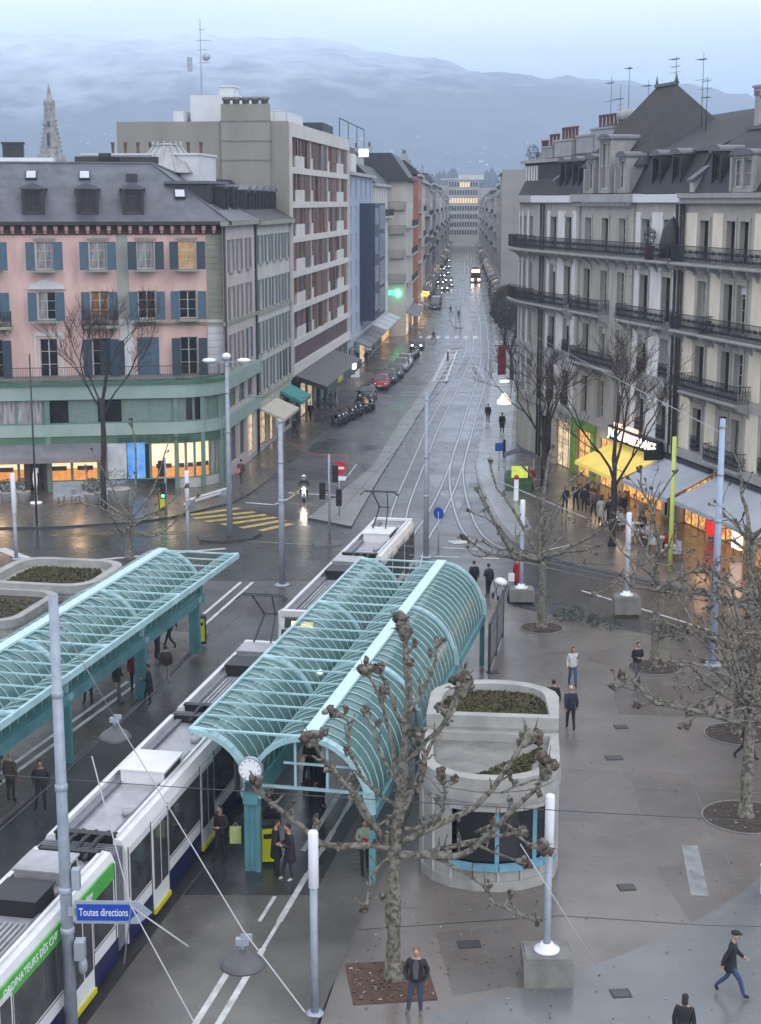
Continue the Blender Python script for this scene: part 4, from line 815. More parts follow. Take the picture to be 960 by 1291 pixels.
# ------------------------------------------------------------ left street beyond the office block
def block(name, label, x0y0, x1y1, h, mw, mr, floors, cols, dep=14, roofh=3.0, wcol=None, group=None, balc=False, far=True, gf=True, front=None, attic=0):
    """a street building: walls, recessed windows (one joined part: a pixel or two wide each), roof, chimneys"""
    d = Vector((x1y1[0] - x0y0[0], x1y1[1] - x0y0[1])); Ln = d.length; rot = math.atan2(d.y, d.x)
    t = thing(name, label, 'building', (x0y0[0], x0y0[1], 0), rot, group)
    fh = (h - 4.2) / floors; ops = []
    for r in range(floors):
        for c_ in range(cols):
            x = Ln * (c_ + .5) / cols; wd = min(1.25, Ln / cols * .5); ops.append((x - wd / 2, x + wd / 2, 4.4 + r * fh + .5, 4.4 + r * fh + fh - .55))
    mb = wall(0, Ln, 0, h, ops, .3); mb.quad((0, 0, 0), (0, 0, h), (0, dep, h), (0, dep, 0)); mb.quad((Ln, 0, 0), (Ln, dep, 0), (Ln, dep, h), (Ln, 0, h)); mb.quad((0, dep, 0), (0, dep, h), (Ln, dep, h), (Ln, dep, 0))
    part('wall', mb, [mw], t)
    wm = MB(); fm = MB()
    for o in ops:
        wm.box(o[0], o[1], .22, .28, o[2], o[3], 0); fm.box(o[0] - .1, o[1] + .1, -.08, 0, o[2] - .12, o[2]); fm.box((o[0] + o[1]) / 2 - .03, (o[0] + o[1]) / 2 + .03, .16, .22, o[2], o[3])
    wp = part('window', wm, [wcol or M_wglass], t); ob('sill', fm.mesh('sill', M_sills), wp)
    for p_ in (wp,): p_['kind'] = 'stuff'
    KIDS[wp.name][-1]['kind'] = 'stuff'
    part('cornice', MB().box(-.2, Ln + .2, -.5, .2, h, h + .35).box(0, Ln, -.2, 0, 4.1, 4.4), [M_sills], t)
    if roofh: part('roof', MB().extr([(-.4, h + .35), (2.2, h + .35 + roofh), (dep - 2, h + .35 + roofh), (dep, h + .35)], 0, Ln, 'x'), [mr], t)
    else: part('roof', MB().box(0, Ln, .2, dep, h, h + .3), [mr], t)
    g = random.Random(int(Ln * 100 + h)); cm = MB()
    for i in range(max(1, int(Ln / 8))):
        x = g.uniform(1, Ln - 1); y = g.uniform(3, dep - 3); cm.box(x - .9, x + .9, y - .4, y + .4, h + roofh, h + roofh + 1.6)
        for q in range(3): cm.lathe([(.15, 0), (.13, .7)], 6, (x - .5 + q * .5, y, h + roofh + 1.6), 1)
    part('chimney', cm, [M_chw, M_terra], t)
    if balc:
        for z in balc:
            b = part('balcony', MB().box(.5, Ln - .5, -.9, 0, z - .18, z), [M_sills], t); ob('railing', rail_mesh(round(Ln - 1, 1), 1.0, M_iron, 0, .3), b, (.5, -.85, z))
    if gf:
        gm = MB()
        k = max(2, int(Ln / 5))
        for i in range(k): gm.box(Ln * i / k + .4, Ln * (i + 1) / k - .4, -.12, -.02, .3, 3.3, g.choice([0, 1, 2, 0, 1]))
        part('shopfront', gm, [M_dglass, M_warmw, M_warm], t)
        gm = MB()
        for i in range(k):
            if g.random() < .5: gm.extr([(-.05, 3.7), (-1.8, 3.0), (-1.8, 2.8), (-.05, 3.5)], Ln * i / k + .4, Ln * (i + 1) / k - .4, 'x')
        if gm.v: part('awning', gm, [g.choice([M_awng, M_awng, M_aww, M_iron])], t)
    return t
M_bluish = mat('blue_grey_render', (.28, .33, .42), .8, .06, .5); M_offw = mat('off_white_render', (.47, .48, .45), .8, .07, .5); M_oran = mat('rust_render', (.36, .145, .085), .8, .1, .4)
M_beige = mat('beige_render', (.33, .31, .28), .85, .08, .4)
bl = block('narrow_building', 'narrow blue grey building with a dark glazed oriel beside the grey office block', (-3.6, 174.2), (-1.05, 203.8), 22.5, M_bluish, M_slated, 6, 5, 14, 0)
part('oriel', MB().box(13, 30, -1.5, 0, 5.5, 19.4).box(14, 29, -1.7, -1.5, 5.5, 19.4, 1), [mat('navy_panel', (.02, .03, .065), .4, .1), mat('navy_panel', (.02, .03, .065))], bl)
for r in range(4): part('oriel_window', MB().box(20.5, 28.5, -1.8, -1.7, 6 + r * 3.4, 8.9 + r * 3.4).box(14.5, 18.5, -1.8, -1.7, 6.6 + r * 3.4, 8.6 + r * 3.4), [mat('oriel_glass', (.22, .26, .36), .15, .1)], bl)
part('setback', MB().box(2, 27, 2, 12, 22.5, 26.2).box(2, 12, 3, 12, 26.2, 28.2), [M_slated], bl)
part('roof_frame', MB().bar((1, 1, 28.6), (29, 1, 28.6), .09).bar((1, 1, 26), (1, 1, 28.6), .09).bar((10, 1, 26), (10, 1, 28.6), .09).bar((20, 1, 26), (20, 1, 28.6), .09).bar((29, 1, 25), (29, 1, 28.6), .09), [M_iron], bl)
part('stair_tower', MB().box(14, 19, 1, 3, 22.5, 25.2), [MWH], bl); part('lit_box', MB().box(27.9, 29.0, .4, 1.6, 25.2, 26.2), [mat('roof_light', (.9, .93, 1), .4, 0, emit=.3, ecol=(.9, .95, 1))], bl)
wb = block('white_building', 'plain off white building with five storeys of narrow windows below a loggia', (-1.0, 204.2), (1.15, 228.8), 21.6, M_offw, M_slated, 5, 6, 14, 2.5, balc=[17.6])
# corner house whose end wall faces the square
cn = block('corner_house', 'cream corner house with a wide dark eave and stacked balconies facing the square', (3.75, 229.2), (5.2, 251.0), 22.6, mat('cream_render', (.44, .42, .37), .85, .07, .5), M_slated, 5, 5, 12, 3.6, balc=[8, 12, 16])
CNR = math.atan2(21.8, 1.45)
ops = [(1.0, 1.8, z, z + 2.2) for z in (4.9, 8.3, 11.8, 15.3, 18.9)]
part('end_wall', wall(0, 2.75, 0, 22.6, ops, .3, y=-.05), [mat('cream_render', (.44, .42, .37))], cn, (-.0, 2.78, 0), -PI / 2)
for o in ops: window(cn, *o, .2, -PI / 2, (-.1, 2.78), pane=M_dglass)
for z in (8.2, 11.7, 15.2, 18.6): balcony(cn, .2, 2.7, z, M_iron, .8, 0, -PI / 2, (-.05, 2.78), br=False)
part('eave', MB().box(-1.2, 22, -.8, 6, 22.6, 23.0), [M_slated], cn)
ob_ = block('rust_building', 'tall narrow building with a blank rust orange side wall', (6.05, 252.5), (7.2, 275), 23.6, M_oran, M_slated, 6, 6, 4.5, 2.2, balc=[10, 14, 18])
# the canyon of street fronts
CM = [M_beige, M_offw, M_rst, M_bluish, mat('brown_render', (.2, .15, .13), .85, .1, .4), M_cream]
ORD = 'first second third fourth fifth sixth seventh eighth ninth tenth eleventh twelfth thirteenth fourteenth fifteenth sixteenth seventeenth eighteenth'.split()
DESC = ['beige', 'off white', 'grey stone', 'blue grey', 'brown', 'pale']
x, y = 6.9, 276.0; i = 0; EXTRA = ['with the lowest roof', 'with long balconies', 'with a tall slate roof', 'with many chimneys', 'with narrow windows', 'with shop awnings', 'standing farthest down', 'before the far crossing', 'seen edge on', 'behind the queue of cars']
g = random.Random(5)
while y < 670:
    ln = g.uniform(22, 38); nx, ny = x + ln * .057, y + ln
    k = (i * 5 + 1) % 6
    block('street_building', '%s street building %s, %s on the left of the far street' % (DESC[k], EXTRA[i % 10], ORD[i]), (x, y), (nx, ny), g.uniform(20, 24), CM[k], M_slated, 6, int(ln / 3), 13, g.choice([2, 3, 2.5]), group='buildings down the left side of the street', balc=[9.5, 13, 17] if i % 2 else [12])
    x, y = nx, ny + .02; i += 1
# right side, seen from its far end to its near end
x, y = 42.3, 676.0; i = 0
pts = []
while y > 330: ln = g.uniform(24, 36); pts.append(((x, y), (x - ln * .05, y - ln))); x, y = x - ln * .05, y - ln - .02
for i, (a, b) in enumerate(pts):
    k = (i * 3 + 2) % 6
    block('street_building', '%s street building %s, %s from the end on the right' % (DESC[k], EXTRA[(i + 3) % 10], ORD[i]), a, b, g.uniform(19, 23), CM[k], M_slated, 6, 9, 13, 2, group='buildings down the right side of the street', balc=[9.5, 13, 17] if i % 2 else None)
cx_, cy_ = pts[-1][1]
cc = block('concrete_building', 'plain grey concrete building with a blank side wall facing the square', (cx_, cy_ - .05), (22.6, 291), 24.8, M_beige, M_concd, 7, 4, 12, 0)
Ln = math.hypot(cx_ - 22.6, cy_ - 291)
part('blank_wall', MB().box(Ln, Ln + .3, -.2, 12, 0, 25.4), [mat('blank_concrete', (.27, .255, .235), .85, .07, .3)], cc)
part('vent', MB().box(Ln + .3, Ln + .34, 3, 3.3, 20, 20.5).box(Ln + .3, Ln + .34, 3, 3.3, 16, 16.5).box(Ln + .3, Ln + .34, 3, 3.3, 8.5, 9), [M_iron], cc)
part('railing', MB().box(Ln - 3, Ln + .2, -.1, 0, 25.4, 25.5), [M_iron], cc)
# building closing the vista
eb = thing('office_slab', 'broad office building closing the far end of the street with one floor of lit windows', 'office building', (30.2, 705, 0), 0)
ops = []
for r in range(7):
    for c_ in range(11): ops.append((.5 + c_ * 1.18, 1.3 + c_ * 1.18, 4.5 + r * 3.5 + .8, 4.5 + r * 3.5 + 2.9))
part('wall', wall(0, 13.5, 0, 29.4, ops, .3), [M_beige], eb)
wm = MB()
for i, o in enumerate(ops): r = i // 11; wm.box(o[0], o[1], .2, .28, o[2], o[3], 1 if r == 4 or (r == 6 and 4 <= i % 11 <= 7) else 0)
part('window', wm, [M_wglass, mat('lit_window', (.9, .6, .25), .4, .2, 1, emit=.4, ecol=(1, .66, .3))], eb, kind='stuff')
part('roof', MB().box(-3, 16, -.4, 14, 29.4, 30).box(5, 16, 1, 12, 30, 31.6), [M_offw], eb); part('side_wing', MB().box(-4, -.01, 1, 14, 0, 27).box(13.51, 22, 1, 14, 0, 26), [M_beige], eb)
# church spire behind the roofs
sp = thing('church_spire', 'pale stone church spire rising behind the pink building roof', 'church spire', (-82.2, 396, 0))
zb = 28.8
mb = MB().lathe([(4.8, 0), (4.8, zb)], 8, sm=False); part('tower', mb, [M_conc], sp)
M_sp = mat('spire_stone', (.34, .32, .29), .85, .25, .8, .3, 5)
mb = MB().lathe([(3.1, zb), (2.7, zb + 2), (1.25, zb + 11.2), (1.35, zb + 11.3), (1.15, zb + 14.4), (1.3, zb + 14.5), (.75, zb + 16.0), (.1, zb + 19.5)], 8, sm=False)
part('spire', mb, [M_sp], sp)
mb = MB()
for k in range(8):
    a = 2 * PI * k / 8
    for j in range(9):
        z = zb + 2 + j * 1.05; r = 2.8 - 1.45 * j / 9; mb.box(r * math.cos(a) - .22, r * math.cos(a) + .22, r * math.sin(a) - .22, r * math.sin(a) + .22, z, z + .5)
    mb.lathe([(.32, 0), (.3, 1.6), (.02, 3.0)], 5, (3.3 * math.cos(a), 3.3 * math.sin(a), zb - .2))
    mb.box(1.22 * math.cos(a) - .16, 1.22 * math.cos(a) + .16, 1.22 * math.sin(a) - .16, 1.22 * math.sin(a) + .16, zb + 11.3, zb + 14.6)
    mb.lathe([(.18, 0), (.02, 1.4)], 5, (1.3 * math.cos(a), 1.3 * math.sin(a), zb + 14.5))
part('crocket', mb, [M_sp], sp, kind='stuff')
part('opening', MB().box(-.3, .3, -3.0, -1.6, zb + 4.5, zb + 7.5).box(-.3, .3, -2.2, -1.0, zb + 9, zb + 10.4), [M_dglass], sp)
# ------------------------------------------------------------ far terrain
def terrain(name, x0, x1, y0, y1, nx, ny, fz, m):
    vs = [(x0 + (x1 - x0) * i / nx, y0 + (y1 - y0) * j / ny, 0) for j in range(ny + 1) for i in range(nx + 1)]
    vs = [(x, y, fz(x, y)) for x, y, _ in vs]
    mb = MB(); mb.add(vs, [(j * (nx + 1) + i, j * (nx + 1) + i + 1, (j + 1) * (nx + 1) + i + 1, (j + 1) * (nx + 1) + i) for j in range(ny) for i in range(nx)], 0, True)
    return struct(name, mb, m)
def ridge(x, y):
    b = x / y * 1988.8 + 480      # profile along the ridge line
    return 0
def mtn(x, y):
    t = min(1, max(0, (y - 1900) / 2000)); t = t * t * (3 - 2 * t)
    prof = 405 - .05 * max(0, x + 600) - .075 * max(0, x + 100)
    n = noise.fractal(Vector((x / 420, y / 420, 1.3)), 1, 2.1, 5) * 26 + noise.fractal(Vector((x / 90, y / 260, 4)), 1, 2, 4) * 12 + noise.fractal(Vector((x / 28, y / 60, 7)), 1, 2, 3) * 5
    return max(-2, prof * t + n * t - (0 if y < 4200 else (y - 4200) * .3))
M_mtn = mat('wooded_mountain', (.07, .075, .085), .95, .3, .009, 0, 8, c2=(.016, .022, .026), stretch=(1, .5, 2.2))
terrain('mountain', -2600, 2600, 1900, 4700, 260, 90, mtn, M_mtn)
def hill(x, y):
    t = math.exp(-((y - 1500) / 330) ** 2); return max(-2, 34 * t + noise.fractal(Vector((x / 130, y / 130, 0)), 1, 2, 4) * 9 * t) - 1
terrain('wooded_hill', -1200, 1400, 900, 2300, 90, 36, hill, mat('dark_wood', (.035, .045, .04), .95, .3, .02, 0, 8, c2=(.02, .025, .022)))
mb = MB(); g = random.Random(8)
for i in range(3200):
    x, y = g.uniform(-420, 620), g.uniform(1000, 1700); z = hill(x, y); h = g.uniform(7, 17); r = h * .3
    mb.lathe([(r * .5, 0), (r, h * .35), (r * .6, h * .7), (.1, h)], 5, (x, y, z - 1))
ob('far_woodland', mb.mesh('far_woodland', mat('dark_wood', (.035, .045, .04))), kind='stuff')
mb = MB()
for i in range(330):
    x, y = g.uniform(-500, 900), g.uniform(1700, 2700); z = max(hill(x, y), mtn(x, y)); s = g.uniform(1.6, 4.2)
    mb.box(x - s, x + s, y - s * .6, y + s * .6, z - 3, z + g.uniform(2, 4.5), 0 if g.random() < .3 else 1)
ob('far_houses', mb.mesh('far_houses', [M_cream, M_beige]), kind='stuff')
t = M_mtn.node_tree; gm = N(t, 'ShaderNodeNewGeometry'); sp_ = N(t, 'ShaderNodeSeparateXYZ'); t.links.new(gm.outputs['Position'], sp_.inputs[0])   # snow and pale cliffs high up, their paleness also painting haze over the ridge
n_ = N(t, 'ShaderNodeTexNoise', _Scale=.012, _Detail=8.0, _Roughness=.65); t.links.new(gm.outputs['Position'], n_.inputs[0]); a_ = N(t, 'ShaderNodeMath', operation='MULTIPLY_ADD'); a_.inputs[1].default_value = 420; t.links.new(n_.outputs[0], a_.inputs[0]); t.links.new(sp_.outputs[2], a_.inputs[2])
r_ = N(t, 'ShaderNodeMapRange'); r_.inputs[1].default_value = 430; r_.inputs[2].default_value = 680; q_ = N(t, 'ShaderNodeMath', operation='MULTIPLY_ADD'); q_.inputs[1].default_value = -.11; t.links.new(sp_.outputs[0], q_.inputs[0]); t.links.new(a_.outputs[0], q_.inputs[2]); t.links.new(q_.outputs[0], r_.inputs[0]); x_ = N(t, 'ShaderNodeMix', data_type='RGBA'); b_ = t.nodes['Principled BSDF']; old = b_.inputs['Base Color'].links[0].from_socket
t.links.new(r_.outputs[0], x_.inputs[0]); t.links.new(old, x_.inputs[6]); x_.inputs[7].default_value = (.62, .65, .7, 1); t.links.new(x_.outputs[2], b_.inputs['Base Color'])
# ------------------------------------------------------------ tram stop canopies
M_rib = mat('rib_teal', (.36, .52, .52), .45, .05); ZT, RR = 4.5, 1.75
def canopy(name, label, base, slope, Ln, mirror, bays, posts):
    """base = foot of the column line at the near end; local x along the platform, y to the left"""
    rot = math.atan2(1, slope)
    t = thing(name, label, 'tram stop canopy', (base[0], base[1], .17), rot)
    sg = -1 if mirror else 1     # +y local is left; central canopy: outer edge at +RR, ridge at -RR
    zt = ZT - .17
    def q(k, a):      # quarter k (0 outer, 1 rising to the ridge, 2 falling beyond), a 0..1
        if k == 0: t_ = PI / 2 * a; return (sg * (RR - RR * math.sin(t_)), zt - RR + RR * math.cos(t_))
        if k == 1: t_ = PI / 2 * a; return (sg * (-RR + RR * math.cos(t_)), zt - RR + RR * math.sin(t_))
        t_ = PI / 2 * a; h = 2.15; return (sg * (-RR - RR * 1.05 * math.sin(t_)), zt - h + h * math.cos(t_))
    NS = 7
    def arc(k, rad, m): return cached(('arc', k, rad, m.name, sg), lambda: MB().tube([(0, *q(k, i / NS)) for i in range(NS + 1)], rad, 5).mesh('rib', m))
    n = bays * 12; st = Ln / n
    for i in range(n + 1):
        x = i * st; main = i % 12 == 0
        for k in range(3):
            if main:
                def f():
                    mb = MB(); P = [q(k, j / 10) for j in range(11)]
                    for a, b in zip(P, P[1:]): mb.bar((0, *a), (0, *b), .3, .14)
                    return mb.mesh('arch', M_turql)
                ob('arch', cached(('march', k, sg), f), t, (x, 0, 0))
            else: ob('rib', arc(k, .018, M_rib), t, (x, 0, .03))
        if i < n:
            for k in range(3):
                def f():
                    mb = MB(); vs = []
                    for j in range(NS + 1): a = q(k, j / NS); vs += [(0.02, *a), (st - .02, *a)]
                    mb.add(vs, [(2 * j, 2 * j + 1, 2 * j + 3, 2 * j + 2) for j in range(NS)], 0, True); return mb.mesh('glass_pane', M_cglass)
                ob('glass_pane', cached(('gp', k, sg, round(st, 3)), f), t, (x, 0, 0))
        if i % 2 == 0:
            wd = .11 if main else .055
            ob('tie_bar', cached(('tie', sg, main), lambda: MB().box(-wd / 2, wd / 2, -RR, RR, zt - .025, zt + .025).mesh('tie_bar', M_turql)), t, (x, 0, .03))
    part('ridge_beam', MB().box(-.2, Ln + .2, -sg * RR - .2, -sg * RR + .2, zt + .0, zt + .1), [mat('ridge_white', (.48, .64, .66), .4, .05)], t)
    part('edge_beam', MB().box(-.1, Ln + .1, sg * RR - .05, sg * RR + .05, zt - .16, zt + .07), [M_turql], t)
    part('valley_gutter', MB().box(0, Ln, -.22, .22, zt - RR - .42, zt - RR - .02), [M_turq], t)
    part('low_beam', MB().box(0, Ln, sg * -(RR * 2.05) - .09, sg * -(RR * 2.05) + .09, zt - 2.42, zt - 2.12), [M_turq], t)
    for x in posts:
        c_ = part('column', MB().box(x - .09, x + .09, -.24, -.1, 0, zt - RR - .2).box(x - .09, x + .09, .1, .24, 0, zt - RR - .2).box(x - .05, x + .05, -.1, .1, 0, zt - RR - .2), [M_turq], t)
        ob('capital', MB().box(x - .16, x + .16, -.3, .3, zt - RR - .25, zt - RR - .05).mesh('capital', M_turql), c_)
        part('post', MB().box(x - .09, x + .09, -sg * RR * 2.05 - .09, -sg * RR * 2.05 + .09, 0, zt - 2.2), [M_turq], t)
    return t, q, zt
ct, cq, czt = canopy('platform_canopy', 'central turquoise glass canopy of barrel vaults with a clock at its end', (-3.79, 42.4), .213, 22.3, False, 3, (.25, 7.4, 14.8, 22.0))
canopy('platform_canopy', 'turquoise glass canopy on the far platform, cut off by the left edge', (-14.2, 37.5), .222, 29.0, True, 4, (0.3, 7.3, 14.5, 21.8, 28.2))
# the near arch of the central canopy carries a tie and two hangers
mb = MB().bar((0, -.2, 2.75), (0, -3.4, 2.75), .08).bar((0, -1.35, 2.75), (0, -1.35, 4.25), .07).bar((0, -2.3, 2.75), (0, -2.3, 4.25), .07).bar((0, -1.0, 3.5), (0, -3.3, 3.5), .06)
part('gable_frame', mb, [M_turql], ct, (.1, 0, 0))
# clock on the valley
ck = thing('platform_clock', 'round white clock hanging between the two arches of the central canopy', 'clock', (-3.74, 42.0, 3.55), math.atan2(1, .213) - PI / 2)
part('case', MB().add([(0.36 * math.cos(2 * PI * i / 24), y, .36 * math.sin(2 * PI * i / 24)) for y in (.16, -.0) for i in range(24)], [tuple(range(24)), tuple(range(47, 23, -1))] + [(i, 24 + i, 24 + (i + 1) % 24, (i + 1) % 24) for i in range(24)]), [M_metal], ck)
mb = MB(); mb.add([(.33 * math.cos(-2 * PI * i / 24), -.01, .33 * math.sin(-2 * PI * i / 24)) for i in range(24)], [tuple(range(24))]); part('dial', mb, [mat('dial_white', (.82, .82, .85), .4, 0)], ck)
mb = MB()
for i in range(12): a = 2 * PI * i / 12; mb.bar((.25 * math.sin(a), -.02, .25 * math.cos(a)), (.31 * math.sin(a), -.02, .31 * math.cos(a)), .03, .01)
part('hour_mark', mb, [M_black], ck)
for nm, a, l_, wd in (('minute_hand', 2 * PI * 27 / 60, .27, .022), ('hour_hand', 2 * PI * 4.9 / 12, .18, .035)): part(nm, MB().bar((0, -.03, 0), (l_ * math.sin(a), -.03, l_ * math.cos(a)), wd, .01), [M_black], ck)
part('bracket', MB().box(-.05, .05, .05, .4, -.06, .06), [M_metal], ck)
# ------------------------------------------------------------ trams
M_tw = mat('tram_white', (.66, .66, .67), .3, .07, .9); M_tr = mat('tram_roof_grey', (.34, .34, .36), .4, .16, 1.1, wet=.2); M_tb = mat('tram_blue_skirt', (.012, .016, .07), .3, .1); M_tgl = mat('tram_glass', (.02, .022, .025), .07, .3, 1.1, spec=.5, c2=(.075, .075, .075)); M_ty = mat('tram_yellow', (.55, .5, .03), .4, .05)
M_tg = mat('ad_green', (.03, .30, .07), .4, .12, .8, c2=(.12, .42, .05)); M_bel = mat('bellows_grey', (.16, .17, .2), .7, .1)
def equip(par, x0, x1, y0, y1, z0, h, m, grille=True):
    mb = MB().box(x0, x1, y0, y1, z0, z0 + h).box(x0 - .04, x1 + .04, y0 - .04, y1 + .04, z0 + h, z0 + h + .05)
    if grille:
        for i in range(int((x1 - x0) / .16)): mb.box(x0 + .06 + i * .16, x0 + .14 + i * .16, y0 - .03, y1 + .03, z0 + .06, z0 + h - .06, 1)
    return part('roof_box', mb, [m, M_black], par)
def tram_car(t, x0, x1, ad=None, doors=(), front=0, seed=0):
    """one body section from x0 to x1 (x forward); W half width; the roof well carries ducts"""
    g = random.Random(seed); W, ZR = 1.15, 3.2; Ln = x1 - x0
    c = ob('car_body', None, t, (x0, 0, 0))
    pr = [(-W, .35), (-W, 2.95), (-W + .12, 3.22), (-W + .34, 3.26), (-W + .36, 3.05), (W - .36, 3.05), (W - .34, 3.26), (W - .12, 3.22), (W, 2.95), (W, .35)]
    mb = MB().extr(pr, 0, Ln, 'x'); part('shell', mb, [M_tw], c)
    part('roof_deck', MB().box(.05, Ln - .05, -W + .38, W - .38, 3.055, 3.08), [M_tr], c)
    mb = MB()
    for s in (-1, 1):
        mb.box(0.02, Ln - .02, s * W - .015 * (s > 0) - .0, s * W + .015 * (s > 0) + .0, .3, .95) if False else mb.box(.02, Ln - .02, min(s * (W - .02), s * (W + .012)), max(s * (W - .02), s * (W + .012)), .3, .92)
    part('skirt', mb, [M_tb], c)
    segs = []; xx = .25
    for d in sorted(doors): segs.append((xx, d - .1)); xx = d + 1.4
    segs.append((xx, Ln - .25))
    for s in (-1, 1):
        y0, y1 = min(s * (W + .012), s * (W - .02)), max(s * (W + .012), s * (W - .02))
        for a, b in segs:
            if b - a > .3:
                n = max(1, round((b - a) / 1.5))
                for i in range(n): ob('window', MB().box(a + (b - a) * i / n + .03, a + (b - a) * (i + 1) / n - .0, y0, y1, 1.35, 2.75).mesh('window', M_tgl), c)
        for d in doors:
            dr = ob('door', MB().box(d, d + 1.3, y0 - .012 * (s < 0), y1 + .012 * (s > 0), .38, 2.85).mesh('door', M_tw), c)
            yy0, yy1 = y0 - .03 * (s < 0), y1 + .03 * (s > 0)
            ob('door_glass', MB().box(d + .1, d + .6, yy0, yy1, .95, 2.7).box(d + .7, d + 1.2, yy0, yy1, .95, 2.7).mesh('door_glass', M_tgl), dr)
            ob('door_step', MB().box(d, d + 1.3, yy0 - .04 * (s < 0), yy1 + .04 * (s > 0), .28, .42).mesh('door_step', M_ty), dr)
        if ad:
            ob('advert_panel', MB().box(.15, Ln - .2, y0 - .01 * (s < 0), y1 + .01 * (s > 0), 2.62, 3.06).mesh('advert_panel', M_tg), c)
    if ad and ad != ' ':
        [text('advert_lettering', t_, s_, M_lampw, c, (x_, -W - .03, z_), (PI / 2, 0, 0), .004) for t_, s_, x_, z_ in (('ORDINATEURS DÈS CHF', .27, 6.35, 2.85), ('en ligne', .24, 9.6, 2.88))]
    mb = MB()
    for s in (-1, 1):
        for x in [.12, Ln - .14] + [d - .06 for d in doors] + [d + 1.34 for d in doors]: mb.box(x, x + .025, min(s * W, s * (W + .016)), max(s * W, s * (W + .016)), .4, 3.0)
        mb.box(.1, Ln - .1, min(s * W, s * (W + .008)), max(s * W, s * (W + .008)), 1.26, 1.285)
    part('panel_seam', mb, [M_black], c, kind='stuff')
    # rails of the roof well and ducts
    part('roof_rail', MB().box(.1, Ln - .1, W - .36, W - .28, 3.26, 3.32).box(.1, Ln - .1, -W + .28, -W + .36, 3.26, 3.32), [M_tw], c)
    part('cable_duct', MB().box(.3, Ln - .3, W - .62, W - .42, 3.08, 3.2).box(.3, Ln * .7, -W + .42, -W + .56, 3.08, 3.18), [M_bel], c)
    mb = MB()
    for i in range(3): mb.lathe([(.18, 0), (.18, .14), (.12, .18)], 10, (Ln * (.2 + .3 * i), -W + .66, 3.08))
    part('roof_cowl', mb, [M_tr], c)
    if seed % 2 == 0: equip(c, Ln * .42, Ln * .42 + 1.6, -.75, .55, 3.08, .42, M_tw)
    else:
        equip(c, Ln - 2.2, Ln - 1.1, -.6, .6, 3.08, .5, M_tr); equip(c, Ln - 3.6, Ln - 2.5, -.55, .6, 3.08, .38, M_black, False)
        mb = MB()
        for i in range(9): mb.box(.8, Ln - 4, -.6 + i * .14, -.54 + i * .14, 3.08, 3.16)
        part('resistor_grid', mb, [M_tr], c)
    return c
def bellows(t, x0, x1):
    mb = MB(); n = 6
    for i in range(n):
        a = x0 + (x1 - x0) * i / n; b = x0 + (x1 - x0) * (i + .5) / n; e = x0 + (x1 - x0) * (i + 1) / n
        mb.box(a, b, -1.08, 1.08, .4, 3.12); mb.box(b, e, -1.0, 1.0, .45, 3.04)
    b = part('bellows', mb, [M_bel], t); mb = MB()
    for i in range(3): mb.tube([(x0 - .5, -.5 + i * .35, 3.2), ((x0 + x1) / 2, -.5 + i * .35, 3.34), (x1 + .5, -.5 + i * .35, 3.2)], .07, 6)
    mb.box(x0 - .3, x0 - .05, -.85, .85, 3.08, 3.32); mb.box(x1 + .05, x1 + .3, -.85, .85, 3.08, 3.32); ob('roof_cable', mb.mesh('roof_cable', M_black), b)
def bogie(t, x):
    mb = MB()
    for dx in (-.9, .9):
        for s in (-.5, .5): mb.add([(x + dx + .32 * math.cos(2 * PI * i / 14), s + d, .33 + .32 * math.sin(2 * PI * i / 14)) for d in (-.06, .06) for i in range(14)], [tuple(range(13, -1, -1)), tuple(range(14, 28))] + [(i, (i + 1) % 14, 14 + (i + 1) % 14, 14 + i) for i in range(14)])
    mb.box(x - 1.3, x + 1.3, -.7, .7, .2, .4); part('bogie', mb, [M_black], t)
def tram_end(t, x, d, disp=True):
    """cab end at x looking along d (+1/-1)"""
    P = lambda y, z, o: (x + d * o, y, z)
    rows = [(.35, .55, 1.02), (1.0, .95, 1.08), (1.5, .9, 1.1), (2.6, .45, 1.05), (3.0, .15, 1.0), (3.22, -.1, .9)]
    mb = MB(); vs = []
    for z, o, wd in rows:
        for y in (-1.15, -wd * .92, 0, wd * .92, 1.15): vs.append(P(y, z, 0 if abs(y) == 1.15 else (o if y == 0 else o * .72)))
    mb.add(vs, [(r * 5 + i, r * 5 + i + 1, (r + 1) * 5 + i + 1, (r + 1) * 5 + i) for r in range(5) for i in range(4)], 0, True)
    mb.box(min(x, x + d * .3), max(x, x + d * .3), -1, 1, 3.06, 3.3)
    c = part('cab', mb, [M_tw], t)
    mb = MB(); o = .02
    mb.quad(P(-.95, 1.55, .66 + o), P(0, 1.55, .91 + o), P(0, 2.55, .48 + o), P(-.92, 2.55, .34 + o)); mb.quad(P(0, 1.55, .91 + o), P(.95, 1.55, .66 + o), P(.92, 2.55, .34 + o), P(0, 2.55, .48 + o))
    ob('windscreen', mb.mesh('windscreen', M_dglass), c)
    mb = MB(); mb.quad(P(-.8, 2.62, .4), P(.8, 2.62, .4), P(.8, 2.98, .24), P(-.8, 2.98, .24)); ob('destination_display', mb.mesh('destination_display', M_black), c)
    if disp: ob('display_text', MB().add([P(-.4, 2.7, .42), P(.5, 2.7, .42), P(.5, 2.9, .34), P(-.4, 2.9, .34)], [(0, 1, 2, 3)]).mesh('display_text', M_orange_e), c)
    for s in (-1, 1): ob('headlight', MB().ball(P(s * .75, .95, .72), (.1, .12, .1), 8, 6).mesh('headlight', M_tail if not disp else M_head), c)
